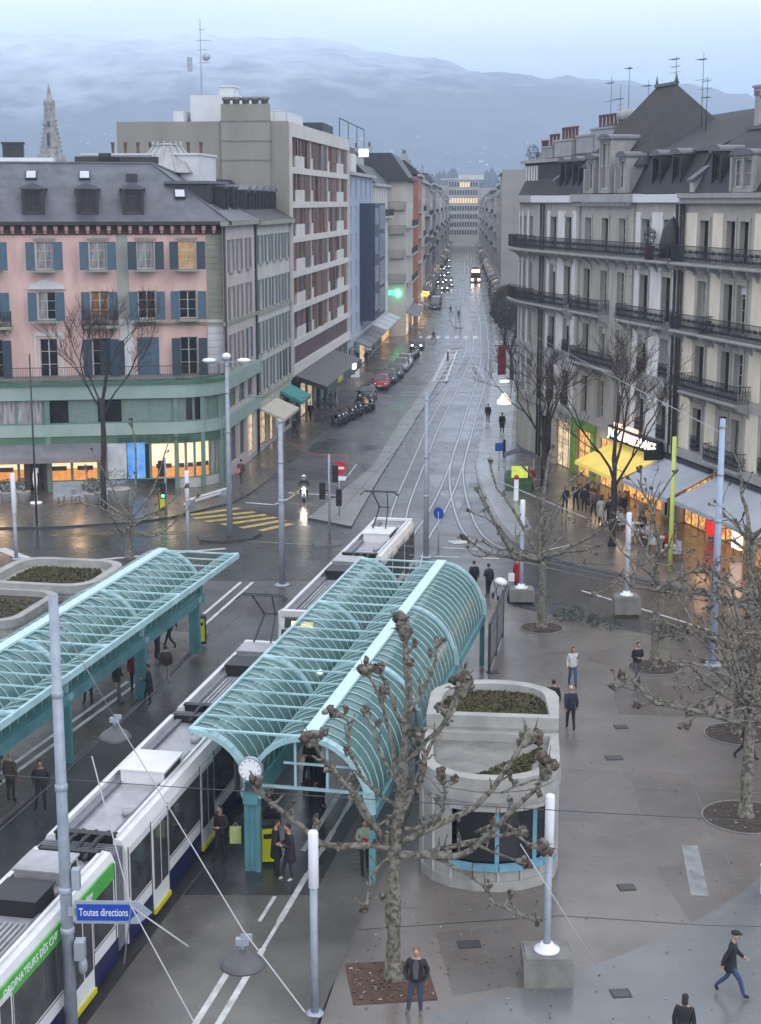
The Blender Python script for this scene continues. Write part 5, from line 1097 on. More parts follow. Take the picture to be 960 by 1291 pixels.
def pantograph(t, x, top=5.4):
    mb = MB()
    mb.box(x - .6, x + .6, -.5, .5, 3.3, 3.4)
    for s in (-.35, .35): mb.bar((x - .3, s, 3.4), (x + 1.1, s * .6, 4.4), .06).bar((x + 1.1, s * .6, 4.4), (x, s * 1.1, top), .045)
    mb.bar((x + 1.1, -.3, 4.4), (x + 1.1, .3, 4.4), .05)
    for dx in (-.12, .12): mb.tube([(x + dx, -.95, top - .18), (x + dx, -.75, top), (x + dx, .75, top), (x + dx, .95, top - .18)], .03, 5)
    part('pantograph', mb, [M_iron], t)
TS = .2; TR = math.atan2(1, TS); TN = math.hypot(1, TS)
def tram(name, label, y_c0, x_at, secs, pan, front, rear, rot=TR):
    t = thing(name, label, 'tram', (x_at, y_c0, .02), rot); pos = 0
    for i, (ln, ad, doors) in enumerate(secs):
        tram_car(t, pos, pos + ln, ad, doors, seed=i + (1 if rear else 0)); bogie(t, pos + ln / 2)
        if i < len(secs) - 1: bellows(t, pos + ln, pos + ln + .75)
        pos += ln + .75
    tram_end(t, pos - .75, 1); tram_end(t, 0, -1, rear)
    if pan is not None: pantograph(t, pan)
    return t
# near tram: its joints fall where the photo shows them
Y0 = 17.0
tram('tram', 'white articulated tram with a green advertising band, cut off by the lower left corner', Y0, -6.72 + TS * (Y0 - 43), [(8.2, ' ', (3, 6)), (11.6, "ORDINATEURS DÈS CHF 1.-    en ligne", (2.2, 4.0, 8.6)), (9.9, None, (1.9, 6.2)), (7.6, None, (2.4,))], 38.6, True, False)
Y1 = 60.6
tram('tram', 'white tram ahead with an orange display on its rear, beyond the central canopy', Y1, -6.55 + TS * (Y1 - 43), [(9.6, None, (2, 6)), (8.4, None, (2.2, 5.4))], 15.2, True, True)
# far tram coming with its lights on
ft = thing('tram', 'distant orange and white tram with bright headlights coming up the street', 'tram', (23.4, 384, .02), math.atan2(-1, -.055))
part('shell', MB().extr([(-1.2, .3), (-1.2, 2.9), (-1.0, 3.3), (1.0, 3.3), (1.2, 2.9), (1.2, .3)], -24, 0, 'x'), [mat('tram_orange', (.45, .14, .04), .35, .1)], ft)
part('windscreen', MB().box(0, .05, -1.05, 1.05, 1.3, 2.5), [M_dglass], ft); part('side_window', MB().box(-23, -.3, -1.23, -1.2, 1.4, 2.6).box(-23, -.3, 1.2, 1.23, 1.4, 2.6), [M_dglass], ft)
part('destination_display', MB().box(0, .06, -1.0, 1.0, 2.6, 3.3), [mat('display_warm', (1, .7, .4), .4, 0, emit=2.2, ecol=(1, .66, .35))], ft)
for s in (-1, 1): part('headlight', MB().ball((.05, s * .78, .85), (.12, .28, .28), 8, 6), [M_head], ft)
part('roof_box', MB().box(-8, -5, -.8, .8, 3.3, 3.8).box(-16, -13, -.8, .8, 3.3, 3.7), [M_tr], ft)
# ------------------------------------------------------------ planted kiosks
def stadium(cx, cy, w, l, r, n=8, back_round=True):
    pts = []
    for k in range(n + 1): a = PI + PI * k / n * 1.0; pts.append((cx + w * math.cos(a), cy + r * math.sin(a)))
    if back_round:
        for k in range(n + 1): a = PI * k / n; pts.append((cx + w * math.cos(a), cy + l + r * .8 * math.sin(a)))
    else: pts += [(cx + w, cy + l), (cx - w, cy + l)]
    return pts
def shrinkp(poly, d):
    cx = sum(p[0] for p in poly) / len(poly); cy = sum(p[1] for p in poly) / len(poly); out = []
    for x, y in poly:
        v = Vector((x - cx, y - cy)); q = v.length; out.append((cx + v.x * (q - d) / q, cy + v.y * (q - d) / q))
    return out
def ringwall(mb, poly, d, z0, z1, m=0):
    inn_ = shrinkp(poly, d); n = len(poly)
    for i in range(n):
        j = (i + 1) % n; a, b, c_, e = poly[i], poly[j], inn_[j], inn_[i]
        mb.quad((*a, z1), (*b, z1), (*c_, z1), (*e, z1), m=m); mb.quad((*a, z0), (*b, z0), (*b, z1), (*a, z1), m=m); mb.quad((*c_, z0), (*e, z0), (*e, z1), (*c_, z1), m=m)
    return mb
def tufts(poly, z, n, m, seed, h=.08):
    g = random.Random(seed); mb = MB(); xs = [p[0] for p in poly]; ys = [p[1] for p in poly]
    def inside(x, y):
        c = False
        for i in range(len(poly)):
            (x1, y1), (x2, y2) = poly[i], poly[i - 1]
            if (y1 > y) != (y2 > y) and x < (x2 - x1) * (y - y1) / (y2 - y1) + x1: c = not c
        return c
    while n > 0:
        x, y = g.uniform(min(xs), max(xs)), g.uniform(min(ys), max(ys))
        if not inside(x, y): continue
        n -= 1; k = g.uniform(.5, 1.3) * h; a = g.uniform(0, 6.28); d = (.06 * math.cos(a), .06 * math.sin(a)); l_ = (g.uniform(-.08, .08), g.uniform(-.08, .08))
        mb.add([(x - d[0], y - d[1], z), (x + d[0], y + d[1], z), (x + l_[0], y + l_[1], z + k)], [(0, 1, 2)], 0)
    return mb
def kiosk(name, label, loc, rot, w, l1, l2, h1, h2, rf, win=True, stretch=1.0, seed=1):
    t = thing(name, label, 'kiosk', (*loc, ZP if win else .0), rot)
    A = stadium(0, 0, w, l1, rf, 9, False); B = stadium(0, l1 + 1.2 + rf * .0, w, l2, .05, 8, True) if False else [(-w, l1 + .01), (w, l1 + .01)] + [(w * math.cos(PI * k / 9), l1 + l2 + rf * .9 * math.sin(PI * k / 9)) for k in range(10)]
    if win:
        n = len(A); i0, i1 = 3, 8   # glazed facets on the right of the bow
        mb = MB()
        for i in range(n - 1):
            p, q_ = A[i], A[i + 1]
            if i0 <= i < i1: zz = ((0, .75), (2.45, h1))
            else: zz = ((0, h1),)
            for a, b in zz: mb.quad((*p, a), (*q_, a), (*q_, b), (*p, b))
        mb.quad((*A[-1], 0), (*A[0], 0), (*A[0], h1), (*A[-1], h1)); part('wall', mb, [M_conc], t)
        mb = MB(); Ai = shrinkp(A, .18)
        for i in range(i0, i1):
            p, q_ = Ai[i], Ai[i + 1]; mb = MB(); mb.quad((*p, .7), (*q_, .7), (*q_, 2.5), (*p, 2.5)); part('window', mb, [M_dglass], t)
            if i > i0 and i % 2: ob('mullion', MB().box(p[0] - .06, p[0] + .06, p[1] - .06, p[1] + .06, .75, 2.45).mesh('mullion', M_fr), t)
        Ao = shrinkp(A, -.03)
        for i in range(i0, i1):
            p, q_ = Ao[i], Ao[i + 1]; part('sill', MB().bar((*p, .72), (*q_, .72), .25, .14), [M_fr], t); part('lintel', MB().bar((*p, 2.5), (*q_, 2.5), .22, .1), [M_conc], t)
        Ao = shrinkp(A, -.02)
        for i in range(0, n):
            p = Ao[i % n]; mb = MB(); mb.box(p[0] - .035, p[0] + .035, p[1] - .035, p[1] + .035, 0, .7 if i0 <= i <= i1 else h1 - .3); part('panel_joint', mb, [mat('concrete_pale', (.42, .41, .385), .8, .1, 1)], t)
        for z, o in ((.0, -.07), (h1 - .35, -.1)):
            part('plinth' if z == 0 else 'roof_band', ringwall(MB(), shrinkp(A, o), .25, z, z + .3), [M_conc], t)
    else:
        rr = lambda x0, x1, y0, y1, r: [(cx + r * math.cos(a * PI / 10), cy + r * math.sin(a * PI / 10)) for cx, cy, a0 in ((x1 - r, y1 - r, 0), (x0 + r, y1 - r, 5), (x0 + r, y0 + r, 10), (x1 - r, y0 + r, 15)) for a in range(a0, a0 + 6)]
        A, B = rr(-w, w, -rf, l1, 1.0), rr(-w * .7, w * 1.5, l1 + .05, l1 + l2, 1.3)
        part('wall', MB().prism(A, 0, h1), [M_conc], t)
    part('parapet', ringwall(MB(), shrinkp(A, -.06), .42, h1 - .02, h1 + .34), [M_conc], t)
    part('roof_soil', MB().prism(shrinkp(A, .3), h1 - .05, h1 + .08), [M_soil if not win else M_concd], t)
    part('rear_wall', MB().prism(B, 0, h2), [M_conc], t); part('parapet', ringwall(MB(), shrinkp(B, -.06), .45, h2 - .02, h2 + .36), [M_conc], t)
    part('ledge', MB().box(-w * .98, w * .98, l1 - .25, l1, h2 - .3, h2 - .12), [M_conc], t)
    S = shrinkp(B, .34 if win else .9); part('roof_soil', MB().prism(S, h2 - .05, h2 + .1), [M_soil], t)
    part('roof_planting', tufts(S, h2 + .1, 1500, 0, seed), [M_moss], t, kind='stuff')
    S = shrinkp([p for p in A if p[1] > .1] + [(w, .2), (-w * .2, .2)] if False else A, .8)
    S = [p for p in S if p[0] > -w * .25] if win else shrinkp(A, 1.0)
    part('roof_planting', tufts(S, h1 + .08, 900, 0, seed + 5, .07), [M_moss], t, kind='stuff')
    return t
M_fr = mat('light_blue_frame', (.15, .33, .43), .4, .08)
kiosk('concrete_kiosk', 'curved pale concrete kiosk with light blue window frames and mossy planted roof on the plaza', (3.2, 43.1), math.radians(-6), 2.0, 2.4, 2.1, 3.05, 3.5, 1.75, True, seed=3)
kiosk('concrete_kiosk', 'low concrete kiosk with two bare planters on its roof behind the left canopy', (-17.4, 62.0), math.radians(-11), 2.4, 5.0, 5.2, 2.3, 2.5, .3, False, seed=9)
mb = MB().ball((0, 0, .1), (.12, .2, .1), 7, 5, 0, .3, random.Random(2)).ball((.5, -.05, .07), (.3, .09, .07), 7, 5, 0, .3, random.Random(3))
solo('roof_toy', mb, [mat('pink_plastic', (.6, .1, .12), .4, .1)], 'small pink and red plastic object left on the kiosk roof', 'litter', (2.45, 45.1, 3.0))
# ------------------------------------------------------------ poles, lamps, signs
def pole(name, label, cat, x, y, h, r0, r1, mats=None, group=None, lamp=0, base=0, collars=(), z0=0.0, tint=None):
    t = thing(name, label, cat, (x, y, z0), 0, group)
    part('pole', MB().tube([(0, 0, base), (0, 0, h * .45), (0, 0, h)], [r0, (r0 + r1) / 2, r1], 12), [tint or M_pole], t)
    if base: part('base_block', MB().box(-.62, .62, -.55, .55, 0, base).box(-.56, .56, -.5, .5, base, base + .05), [M_concd], t); part('flange', MB().lathe([(.33, 0), (.33, .05), (.2, .07), (.17, .2)], 14, (0, 0, base + .05)), [M_lampw], t)
    else: part('flange', MB().lathe([(r0 * 2.4, 0), (r0 * 2.4, .05), (r0 * 1.3, .08)], 14), [M_metal], t)
    if lamp: part('lamp_tube', MB().lathe([(r1 * 1.0, 0), (r1 * 1.3, .02), (r1 * 1.3, lamp), (r1 * 1.1, lamp + .05)], 14, (0, 0, h)), [M_lampw], t)
    for z in collars: part('collar', MB().lathe([((r0 + (r1 - r0) * z / h) * k_, d_) for k_, d_ in ((1.0, 0), (1.16, .03), (1.16, .13), (1.0, .16))], 12, (0, 0, z)), [M_metal], t)
    return t
pole('lamp_post', 'slim grey lamp post with a white light tube in front of the central canopy', 'lamp post', -1.6, 34.5, 3.3, .095, .095, lamp=1.4, z0=.12)
pole('lamp_post', 'white topped lamp post on a square concrete block beside the kiosk', 'lamp post', 4.22, 36.3, 3.35, .1, .092, lamp=1.55, base=.72, z0=.12)
pole('lamp_post', 'white topped lamp post on a square tub at the road edge among plane trees', 'lamp post', 11.85, 72.2, 3.1, .11, .1, lamp=1.75, base=.8, z0=.12)
pole('lamp_post', 'white topped lamp post on a round tub beside the person in red', 'lamp post', 7.0, 74.6, 3.3, .1, .095, lamp=1.7, base=.55, z0=.12)
pole('lamp_post', 'white topped lamp post standing before the cafe planters at the far left', 'lamp post', -20.3, 84, 2.6, .11, .1, lamp=2.2)
pole('lamp_post', 'white topped lamp post near the green traffic light', 'lamp post', -10.95, 86.0, 2.9, .1, .095, lamp=1.7)
pole('catenary_mast', 'tall pale mast behind the central canopy', 'mast', 2.55, 84.5, 9.3, .17, .1, collars=(5.6, 3.4, 8.8))
pole('catenary_mast', 'tall pale mast beside the left canopy tip with a hoop at its top', 'mast', -5.1, 78, 8.6, .17, .12, collars=(4.4, 6.4, 8.5))
pm = pole('catenary_mast', 'tallest pale mast carrying a twin floodlight, on the island by the yellow crossing', 'mast', -8.9, 89.4, 10.4, .19, .1, collars=(6.3, 8.6, 10.2))
part('lamp_arm', MB().bar((-1.0, 0, 10.45), (1.0, 0, 10.45), .07).bar((0, 0, 10.3), (0, 0, 10.8), .1), [M_pole], pm)
for s in (-1, 1): part('floodlight', MB().ball((s * 1.0, -.1, 10.55), (.42, .25, .14), 10, 6), [M_lampw], pm)
part('floodlight', MB().ball((0, -.1, 10.8), (.26, .25, .2), 10, 6), [M_lampw], pm)
pole('catenary_mast', 'tall thick blue grey mast rising among the plane trees on the right', 'mast', 14.2, 63.6, 10.6, .18, .12, collars=(6.2, 8.2, 10.2), z0=.1, tint=mat('blue_grey_mast', (.32, .39, .52), .45, .06, 2))
pole('sign_mast', 'slender yellow green post standing before the lit cafe terrace', 'post', 15.5, 80.6, 7.4, .13, .12, tint=mat('yellow_green_paint', (.55, .62, .14), .45, .08, 2))
mp_ = pole('catenary_mast', 'thick grey mast in the lower left corner carrying the blue direction sign', 'mast', -7.25, 33.2, 11.0, .16, .11, collars=(2.9, 3.9, 6.4, 8.6), z0=.0)
part('control_box', MB().box(.17, .4, -.2, .1, 2.3, 2.75), [M_metal], mp_); part('junction_box', MB().box(.16, .34, -.1, .1, 4.0, 4.5), [M_metal], mp_); part('horn', MB().ball((.34, -.1, 2.15), (.12, .12, .25), 8, 6), [M_metal], mp_)
dsn = thing('direction_sign', 'blue arrow sign with white lettering on the thick mast over the near tram', 'direction sign', (-7.0, 33.0, 3.52), math.radians(-1)); dsn.scale = (.92, 1, 1)
AR = [(0, -.24), (1.5, -.24), (1.84, 0), (1.5, .24), (0, .24)]
part('back_plate', MB().extr([(x * 1.0 - .03 if i in (0, 4) else x + .07, z * 1.16) for i, (x, z) in enumerate(AR)], 0, .03, 'y'), [M_metal], dsn)
part('face', MB().extr([(.03, -.2), (1.33, -.2), (1.56, 0), (1.33, .2), (.03, .2)], -.012, 0, 'y'), [M_blue_s], dsn)
text('lettering', 'Toutes directions', .215, M_paint, dsn, (.70, -.016, -.0), (PI / 2, 0, 0), .002).scale = (.80, 1.25, 1)
part('bracket', MB().box(-.2, .02, .0, .1, -.1, .1), [M_metal], dsn)
pole('slim_post', 'thin dark post in front of the orange lit cafe window', 'post', -21.0, 92.5, 10.6, .07, .05, tint=M_iron, z0=.0)
# no entry sign
t = thing('no_entry_sign', 'round red no entry sign with a white bar on a thin post', 'road sign', (-2.6, 95.6, .13))
part('post', MB().tube([(0, 0, 0), (0, 0, 3.4)], .04, 8), [M_metal], t)
def disc(r, y, n=24, cx=0, cz=0, th=.02): return MB().add([(cx + r * math.cos(2 * PI * i / n), yy, cz + r * math.sin(2 * PI * i / n)) for yy in (y, y + th) for i in range(n)], [tuple(range(n)), tuple(range(2 * n - 1, n - 1, -1))] + [(i, n + i, n + (i + 1) % n, (i + 1) % n) for i in range(n)])
part('disc', disc(.43, -.07, cz=3.05), [M_red_s], t); part('bar', MB().box(-.32, .32, -.085, -.07, 2.97, 3.13), [M_paint], t); part('supplement_plate', MB().box(-.42, .42, -.07, -.05, 2.25, 2.52), [M_paint], t); part('arrow_board', MB().bar((.35, -.1, 2.3), (1.1, -.1, 3.3), .12, .03), [M_paint], t)
def signal(label, x, y, h, heads, z0=0.0, green=False, rot=0):
    t = thing('traffic_light', label, 'traffic light', (x, y, z0), rot)
    part('post', MB().tube([(0, 0, 0), (0, 0, h)], .07, 8), [M_pole], t)
    for dx, z in heads:
        hd = part('signal_head', MB().box(dx - .17, dx + .17, -.2, .12, z, z + 1.0).bar((0, 0, z + .5), (dx, 0, z + .5), .06), [M_black], t)
        for k in range(3): ob('lens', disc(.1, -.22, 12, dx, z + .18 + k * .32).mesh('lens', M_green_e if green and k == 0 and z < 1.5 else mat('dead_lens', (.05, .03, .02), .3, .1)), hd)
        ob('visor', MB().box(dx - .13, dx + .13, -.36, -.2, z + .3, z + .33).box(dx - .13, dx + .13, -.36, -.2, z + .62, z + .65).box(dx - .13, dx + .13, -.36, -.2, z + .94, z + .97).mesh('visor', M_black), hd)
    return t
signal('grey traffic light post with black signal heads on the small island', -2.95, 87.6, 5.2, ((.35, 3.6), (.55, 2.2), (-.4, 2.6)), .13)
signal('traffic light showing green in front of the corner shop window', -13.6, 96.2, 3.6, ((-.25, 2.4), (-.15, 1.0)), .13, True)
for lab, x, y, z in (('yellow and black waste bin under the tip of the left canopy', -8.05, 66.7, .17), ('yellow and black waste bin by the crossing in front of the corner shop', -14.0, 97.6, .13), ('yellow and black waste bin beside the near clock column', -3.35, 43.2, .17)):
    t = thing('waste_bin', lab, 'waste bin', (x, y, z), .1)
    part('frame', MB().box(-.26, -.2, -.22, .22, 0, 1.25).box(.2, .26, -.22, .22, 0, 1.25).box(-.26, .26, -.22, .22, 1.2, 1.28).box(-.26, .26, -.22, .22, 0, .08), [M_black], t); part('front_panel', MB().box(-.19, .19, -.21, .2, .12, 1.15), [M_yel_s], t); part('slot', MB().box(-.13, .13, -.225, -.21, .85, 1.0), [M_black], t)
t = thing('blue_road_sign', 'small round blue road sign behind the tall mast', 'road sign', (3.3, 86, 0)); part('post', MB().tube([(0, 0, 0), (0, 0, 2.3)], .04, 6), [M_metal], t); part('disc', MB().add([(y, .35 * math.cos(2 * PI * i / 16), 2.2 + .35 * math.sin(2 * PI * i / 16)) for y in (-.02, .02) for i in range(16)], [tuple(range(16)), tuple(range(31, 15, -1))] + [(i, 16 + i, 16 + (i + 1) % 16, (i + 1) % 16) for i in range(16)]), [M_blue_s], t, rot=(0, 0, .9))
# orange works barrier across the side street
t = thing('works_barrier', 'red and orange plastic tape barrier strung across the side street pavement', 'barrier', (0, 0, 0))
M_or = mat('orange_tape', (.6, .09, .05), .5, .1)
pts = [(-9.6, 121.5, 2.2), (-7.6, 117, 1.9), (-5.9, 113, 1.7), (-4.6, 110.5, 1.6), (-2.4, 110, 1.7)]
part('tape', MB().tube(smooth(pts, 4), .018, 5), [M_or], t)
for p in pts[-1:]: part('post', MB().tube([(p[0], p[1], 0), (p[0], p[1], p[2] + .1)], .03, 6), [M_or], t)
# ------------------------------------------------------------ overhead wires and hanging lamps
M_wire = mat('wire', (.42, .43, .45), .5, .05); M_wired = mat('dark_wire', (.05, .05, .055), .5, .05)
def wire(label, pts, r=.014, m=None, sag=0):
    P = [Vector(p) for p in pts]
    if sag and len(P) == 2: P = [P[0].lerp(P[1], i / 10) - Vector((0, 0, sag * 4 * (i / 10) * (1 - i / 10))) for i in range(11)]
    return solo('overhead_wire', MB().tube(P, r, 5), [m or M_wire], label, 'wire')
def hanglamp(label, x, y, z, r=.42):
    t = thing('hanging_lamp', label, 'hanging lamp', (x, y, z))
    part('shade', MB().lathe([(r, 0), (r, .03), (r * .8, .13), (r * .35, .25), (.09, .3)], 20), [mat('lamp_shade_grey', (.085, .085, .09), .5, .1, 2)], t)
    part('lamp_glass', MB().lathe([(r * .8, -.04), (r * .8, 0)], 16), [M_lampw], t); part('hanger', MB().tube([(0, 0, .3), (0, 0, .5)], .05, 6).box(-.12, .12, -.06, .06, .42, .54).box(-.03, .18, -.02, .02, .5, .62), [M_metal], t); return t
# wires: span wires over the square
wire('span wire from the lower left mast down to the hanging lamp over the tram roof', [(-7.25, 33.2, 10.6), (-6.85, 38.0, 6.5)])
wire('span wire from the lamp above the tram to the lamp over the platform', [(-6.85, 38.0, 6.5), (-2.5, 26.1, 6.5), (-1.2, 22.5, 6.9)])
wire('thin forked wire crossing in front of the direction sign', [(-5.9, 30, 8.4), (-5.2, 30.0, 5.1), (-3.6, 27.3, 4.0)])
wire('short forked pull-off wires below the direction sign', [(-5.5, 30.6, 3.5), (-5.2, 30.0, 5.1), (-4.0, 29.8, 4.3)], .02)
wire('long contact wire crossing low over the plaza from left to right', [(-12, 37.5, 5.3), (14, 33.4, 5.3)], .012, M_wired, .1)
wire('contact wire above the near tram track', [(-14.3, 5, 5.55), (-4.2, 55, 5.5), (1.2, 90, 5.5)], .012, M_wired)
wire('pale span wire in front of the cream house', [(11.2, 124, 9.6), (14.2, 63.6, 10.1)], .016)
wire('span wire reaching right from the mast behind the canopy', [(2.6, 84.5, 6.0), (9.5, 70, 5.2)], .02)
wire('second span wire reaching left from the mast behind the canopy', [(2.55, 84.5, 9.0), (-8.9, 89.4, 8.4)], .012, M_wired)
wire('curved contact wire above the tram tracks in the street', [(2.2, 100, 5.6), (8, 140, 5.6), (13, 210, 5.6), (18.5, 300, 5.6)], .015, M_wired)
wire('pull-off wire beside the front lamp post block', [(3.2, 33.2, 5.1), (5.0, 33.0, 2.2)], .012)
hanglamp('grey disc lamp hanging over the double platform lines at the bottom of the photo', -2.52, 26.12, 5.8)
hanglamp('grey disc lamp hanging over the tram roof', -6.85, 38.0, 5.95)
hl = thing('street_lamp', 'lit white street lamp glowing among the bare trees on the right pavement', 'street lamp', (8.6, 107, 6.0)); part('globe', MB().lathe([(.2, -.3), (.5, -.25), (.48, .0), (.25, .25), (.1, .5)], 12), [M_lamp], hl); part('arm', MB().bar((0, 0, .45), (5.6, -1.5, 1.3), .04), [M_pole], hl)
# ------------------------------------------------------------ trees
def limb(mb, pts, r0, r1, g, n=7, wob=.04):
    P = [Vector(p) for p in smooth(pts, 3)]
    for i in range(1, len(P)): P[i] += Vector((g.gauss(0, 1), g.gauss(0, 1), g.gauss(0, 1))) * wob * (P[i] - P[i - 1]).length
    k = len(P) - 1; mb.tube(P, [(r0 + (r1 - r0) * (i / k) ** .8) * g.uniform(.82, 1.2) for i in range(k + 1)], n, 0)
    return P
def knuckle(mb, c, r, g, up=Vector((0, 0, 1))):
    r = r * .92
    mb.tube([c - up * r * 1.6, c - up * r * .7, c], [r * .35, r * .62, r * .7], 7, 0, False)
    for i in range(6):
        o = Vector((g.gauss(0, 1), g.gauss(0, 1), g.gauss(0, 1))) * r * .4; mb.ball(c + o, tuple(r * g.uniform(.35, .62) for _ in range(3)), 6, 5, 1 if i % 3 else 0, .3, g)
    for i in range(5):
        d = (Vector((g.gauss(0, 1), g.gauss(0, 1), g.gauss(0, 1))).normalized() + up * .4) * r * g.uniform(.8, 1.4); mb.tube([c, c + d], [r * .09, r * .03], 3, 1, False)
def grow(mb, p, d, ln, r, lev, g, kn=True):
    """a pollard limb: crooked, forking, each end closed by a knuckle"""
    pts = [p]; q = Vector(p); dd = Vector(d).normalized(); n = 4
    for i in range(n):
        dd = (dd + Vector((g.gauss(0, .2), g.gauss(0, .2), g.gauss(.04, .2)))).normalized(); q = q + dd * ln / n; pts.append(q.copy())
        if lev > 0 and i >= 0 and g.random() < .75:
            sd = (dd + Vector((g.gauss(0, .9), g.gauss(0, .9), g.gauss(.15, .6)))).normalized(); grow(mb, q, sd, ln * g.uniform(.35, .62), r * (1 - .6 * (i + 1) / n) * .7, lev - 1, g, kn)
    P = limb(mb, pts, r, max(.02, r * .42), g, 6 if lev else 5, .08)
    if kn and (lev or g.random() < .6): knuckle(mb, P[-1], max(.08, r * 1.15) * g.uniform(.7, 1.2), g, dd)
    elif kn:
        for _ in range(4): mb.tube([P[-1], P[-1] + (dd + Vector((g.gauss(0, .6), g.gauss(0, .6), g.gauss(0, .6)))).normalized() * .3], [.018, .006], 3, 1)
def plane_tree(label, x, y, r0, zf, explicit=(), nrand=6, ln=3.2, seed=1, lean=(0, 0), leader=None, pit=None, z0=.12, kscale=1.0, group=None, lev=2, hang=.12):
    t = thing('plane_tree', label, 'tree', (x, y, z0), 0, group); g = random.Random(seed)
    mb = MB(); P = limb(mb, [(0, 0, -.05), (lean[0] * .3, lean[1] * .3, zf * .35), (lean[0] * .7, lean[1] * .7, zf * .7), (lean[0], lean[1], zf)], r0 * 1.15, r0 * .8, g, 12, .02)
    mb.lathe([(r0 * 1.7, -.02), (r0 * 1.3, .15), (r0 * 1.1, .5)], 12)
    part('trunk', mb, [M_bark, M_knob], t)
    top = Vector((lean[0], lean[1], zf))
    for e in explicit:
        pts, rr, kr = e[0], e[1] * .8, e[2]; mb = MB(); Q = limb(mb, pts, rr, max(.03, rr * .42), g, 8, .05)
        if kr: knuckle(mb, Q[-1], kr * kscale, g, (Q[-1] - Q[-2]).normalized())
        for i in range(2, len(Q) - 1):
            if g.random() < .7:
                d = Vector((g.gauss(0, 1), g.gauss(0, 1), g.gauss(.5, .7))).normalized(); l_ = g.uniform(.1, .42); R = limb(mb, [Q[i], Q[i] + d * l_ * .5, Q[i] + d * l_ + Vector((0, 0, .1))], rr * .4, .025, g, 5)
                if g.random() < .4: knuckle(mb, R[-1], .07 * kscale, g)
                else: mb.tube([R[-1], R[-1] + d * .12], [.02, .006], 3, 1)
        for i in range(1, len(Q)):
            for _ in range(3):
                d = Vector((g.gauss(0, 1), g.gauss(0, 1), g.gauss(.2, 1))).normalized(); c_ = Q[i - 1].lerp(Q[i], g.random()); mb.tube([c_, c_ + d * (rr * .9 + .03)], [rr * .3, .008], 4, g.choice([0, 0, 1]))
        part('branch', mb, [M_bark, M_knob], t)
    if leader: mb = MB(); grow(mb, top, (0, 0, 1), leader, r0 * .62, lev, g); part('branch', mb, [M_bark, M_knob], t)
    for i in range(nrand):
        a = 2 * PI * (i + g.uniform(-.3, .3)) / nrand; mb = MB(); grow(mb, top + Vector((0, 0, g.uniform(-.5, .3))), (math.cos(a), math.sin(a), g.uniform(.15, .75)), ln * g.uniform(.75, 1.15), r0 * .45, lev, g); part('branch', mb, [M_bark, M_knob], t)
    return t
def pit(label, x, y, r, square=False, rot=0):
    mb = MB()
    if square: mb.box(-r, r, -r, r, 0, .02)
    else: mb.lathe([(r, 0), (r, .015), (r * .5, .04), (.1, .06)], 28, sm=False); ringwall(mb, [(r * 1.04 * math.cos(2 * PI * i / 28), r * 1.04 * math.sin(2 * PI * i / 28)) for i in range(28)], .06, 0, .03, 1)
    g = random.Random(int(x * 100))
    for i in range(90):
        a, q = g.uniform(0, 6.28), r * (g.uniform(-.95, .95) if square else g.random() ** .5 * .95); px, py = (q, r * g.uniform(-.95, .95)) if square else (q * math.cos(a), q * math.sin(a)); s = g.uniform(.03, .08); b = g.uniform(0, 6)
        z = .03 if square else .05; mb.add([(px + s * math.cos(b), py + s * math.sin(b), z), (px - s * math.sin(b) * .6, py + s * math.cos(b) * .6, z + .02), (px - s * math.cos(b), py - s * math.sin(b), z), (px + s * math.sin(b) * .6, py - s * math.cos(b) * .6, z + .03)], [(0, 1, 2, 3)], 2 if i % 3 else 3)
    return ob('tree_pit', mb.mesh('tree_pit', [M_leaflitter if square else M_soil, M_kerb, mat('fallen_leaf', (.16, .085, .045), .8, .2, 5), mat('pale_fallen_leaf', (.32, .27, .2), .8, .2, 5)]), None, (x, y, ZP + .004), rot, label, 'tree pit')
def LP(pts, Yt, x0, z0, g):   # limb points measured in the tree's own plane (metres), given some depth
    return pts
"""limbs of the front tree: x, z in metres above its foot; depth drawn at random"""
def planar(pts, dep): n = len(pts) - 1; return [(p[0], dep * i / n, p[1]) for i, p in enumerate(pts)]
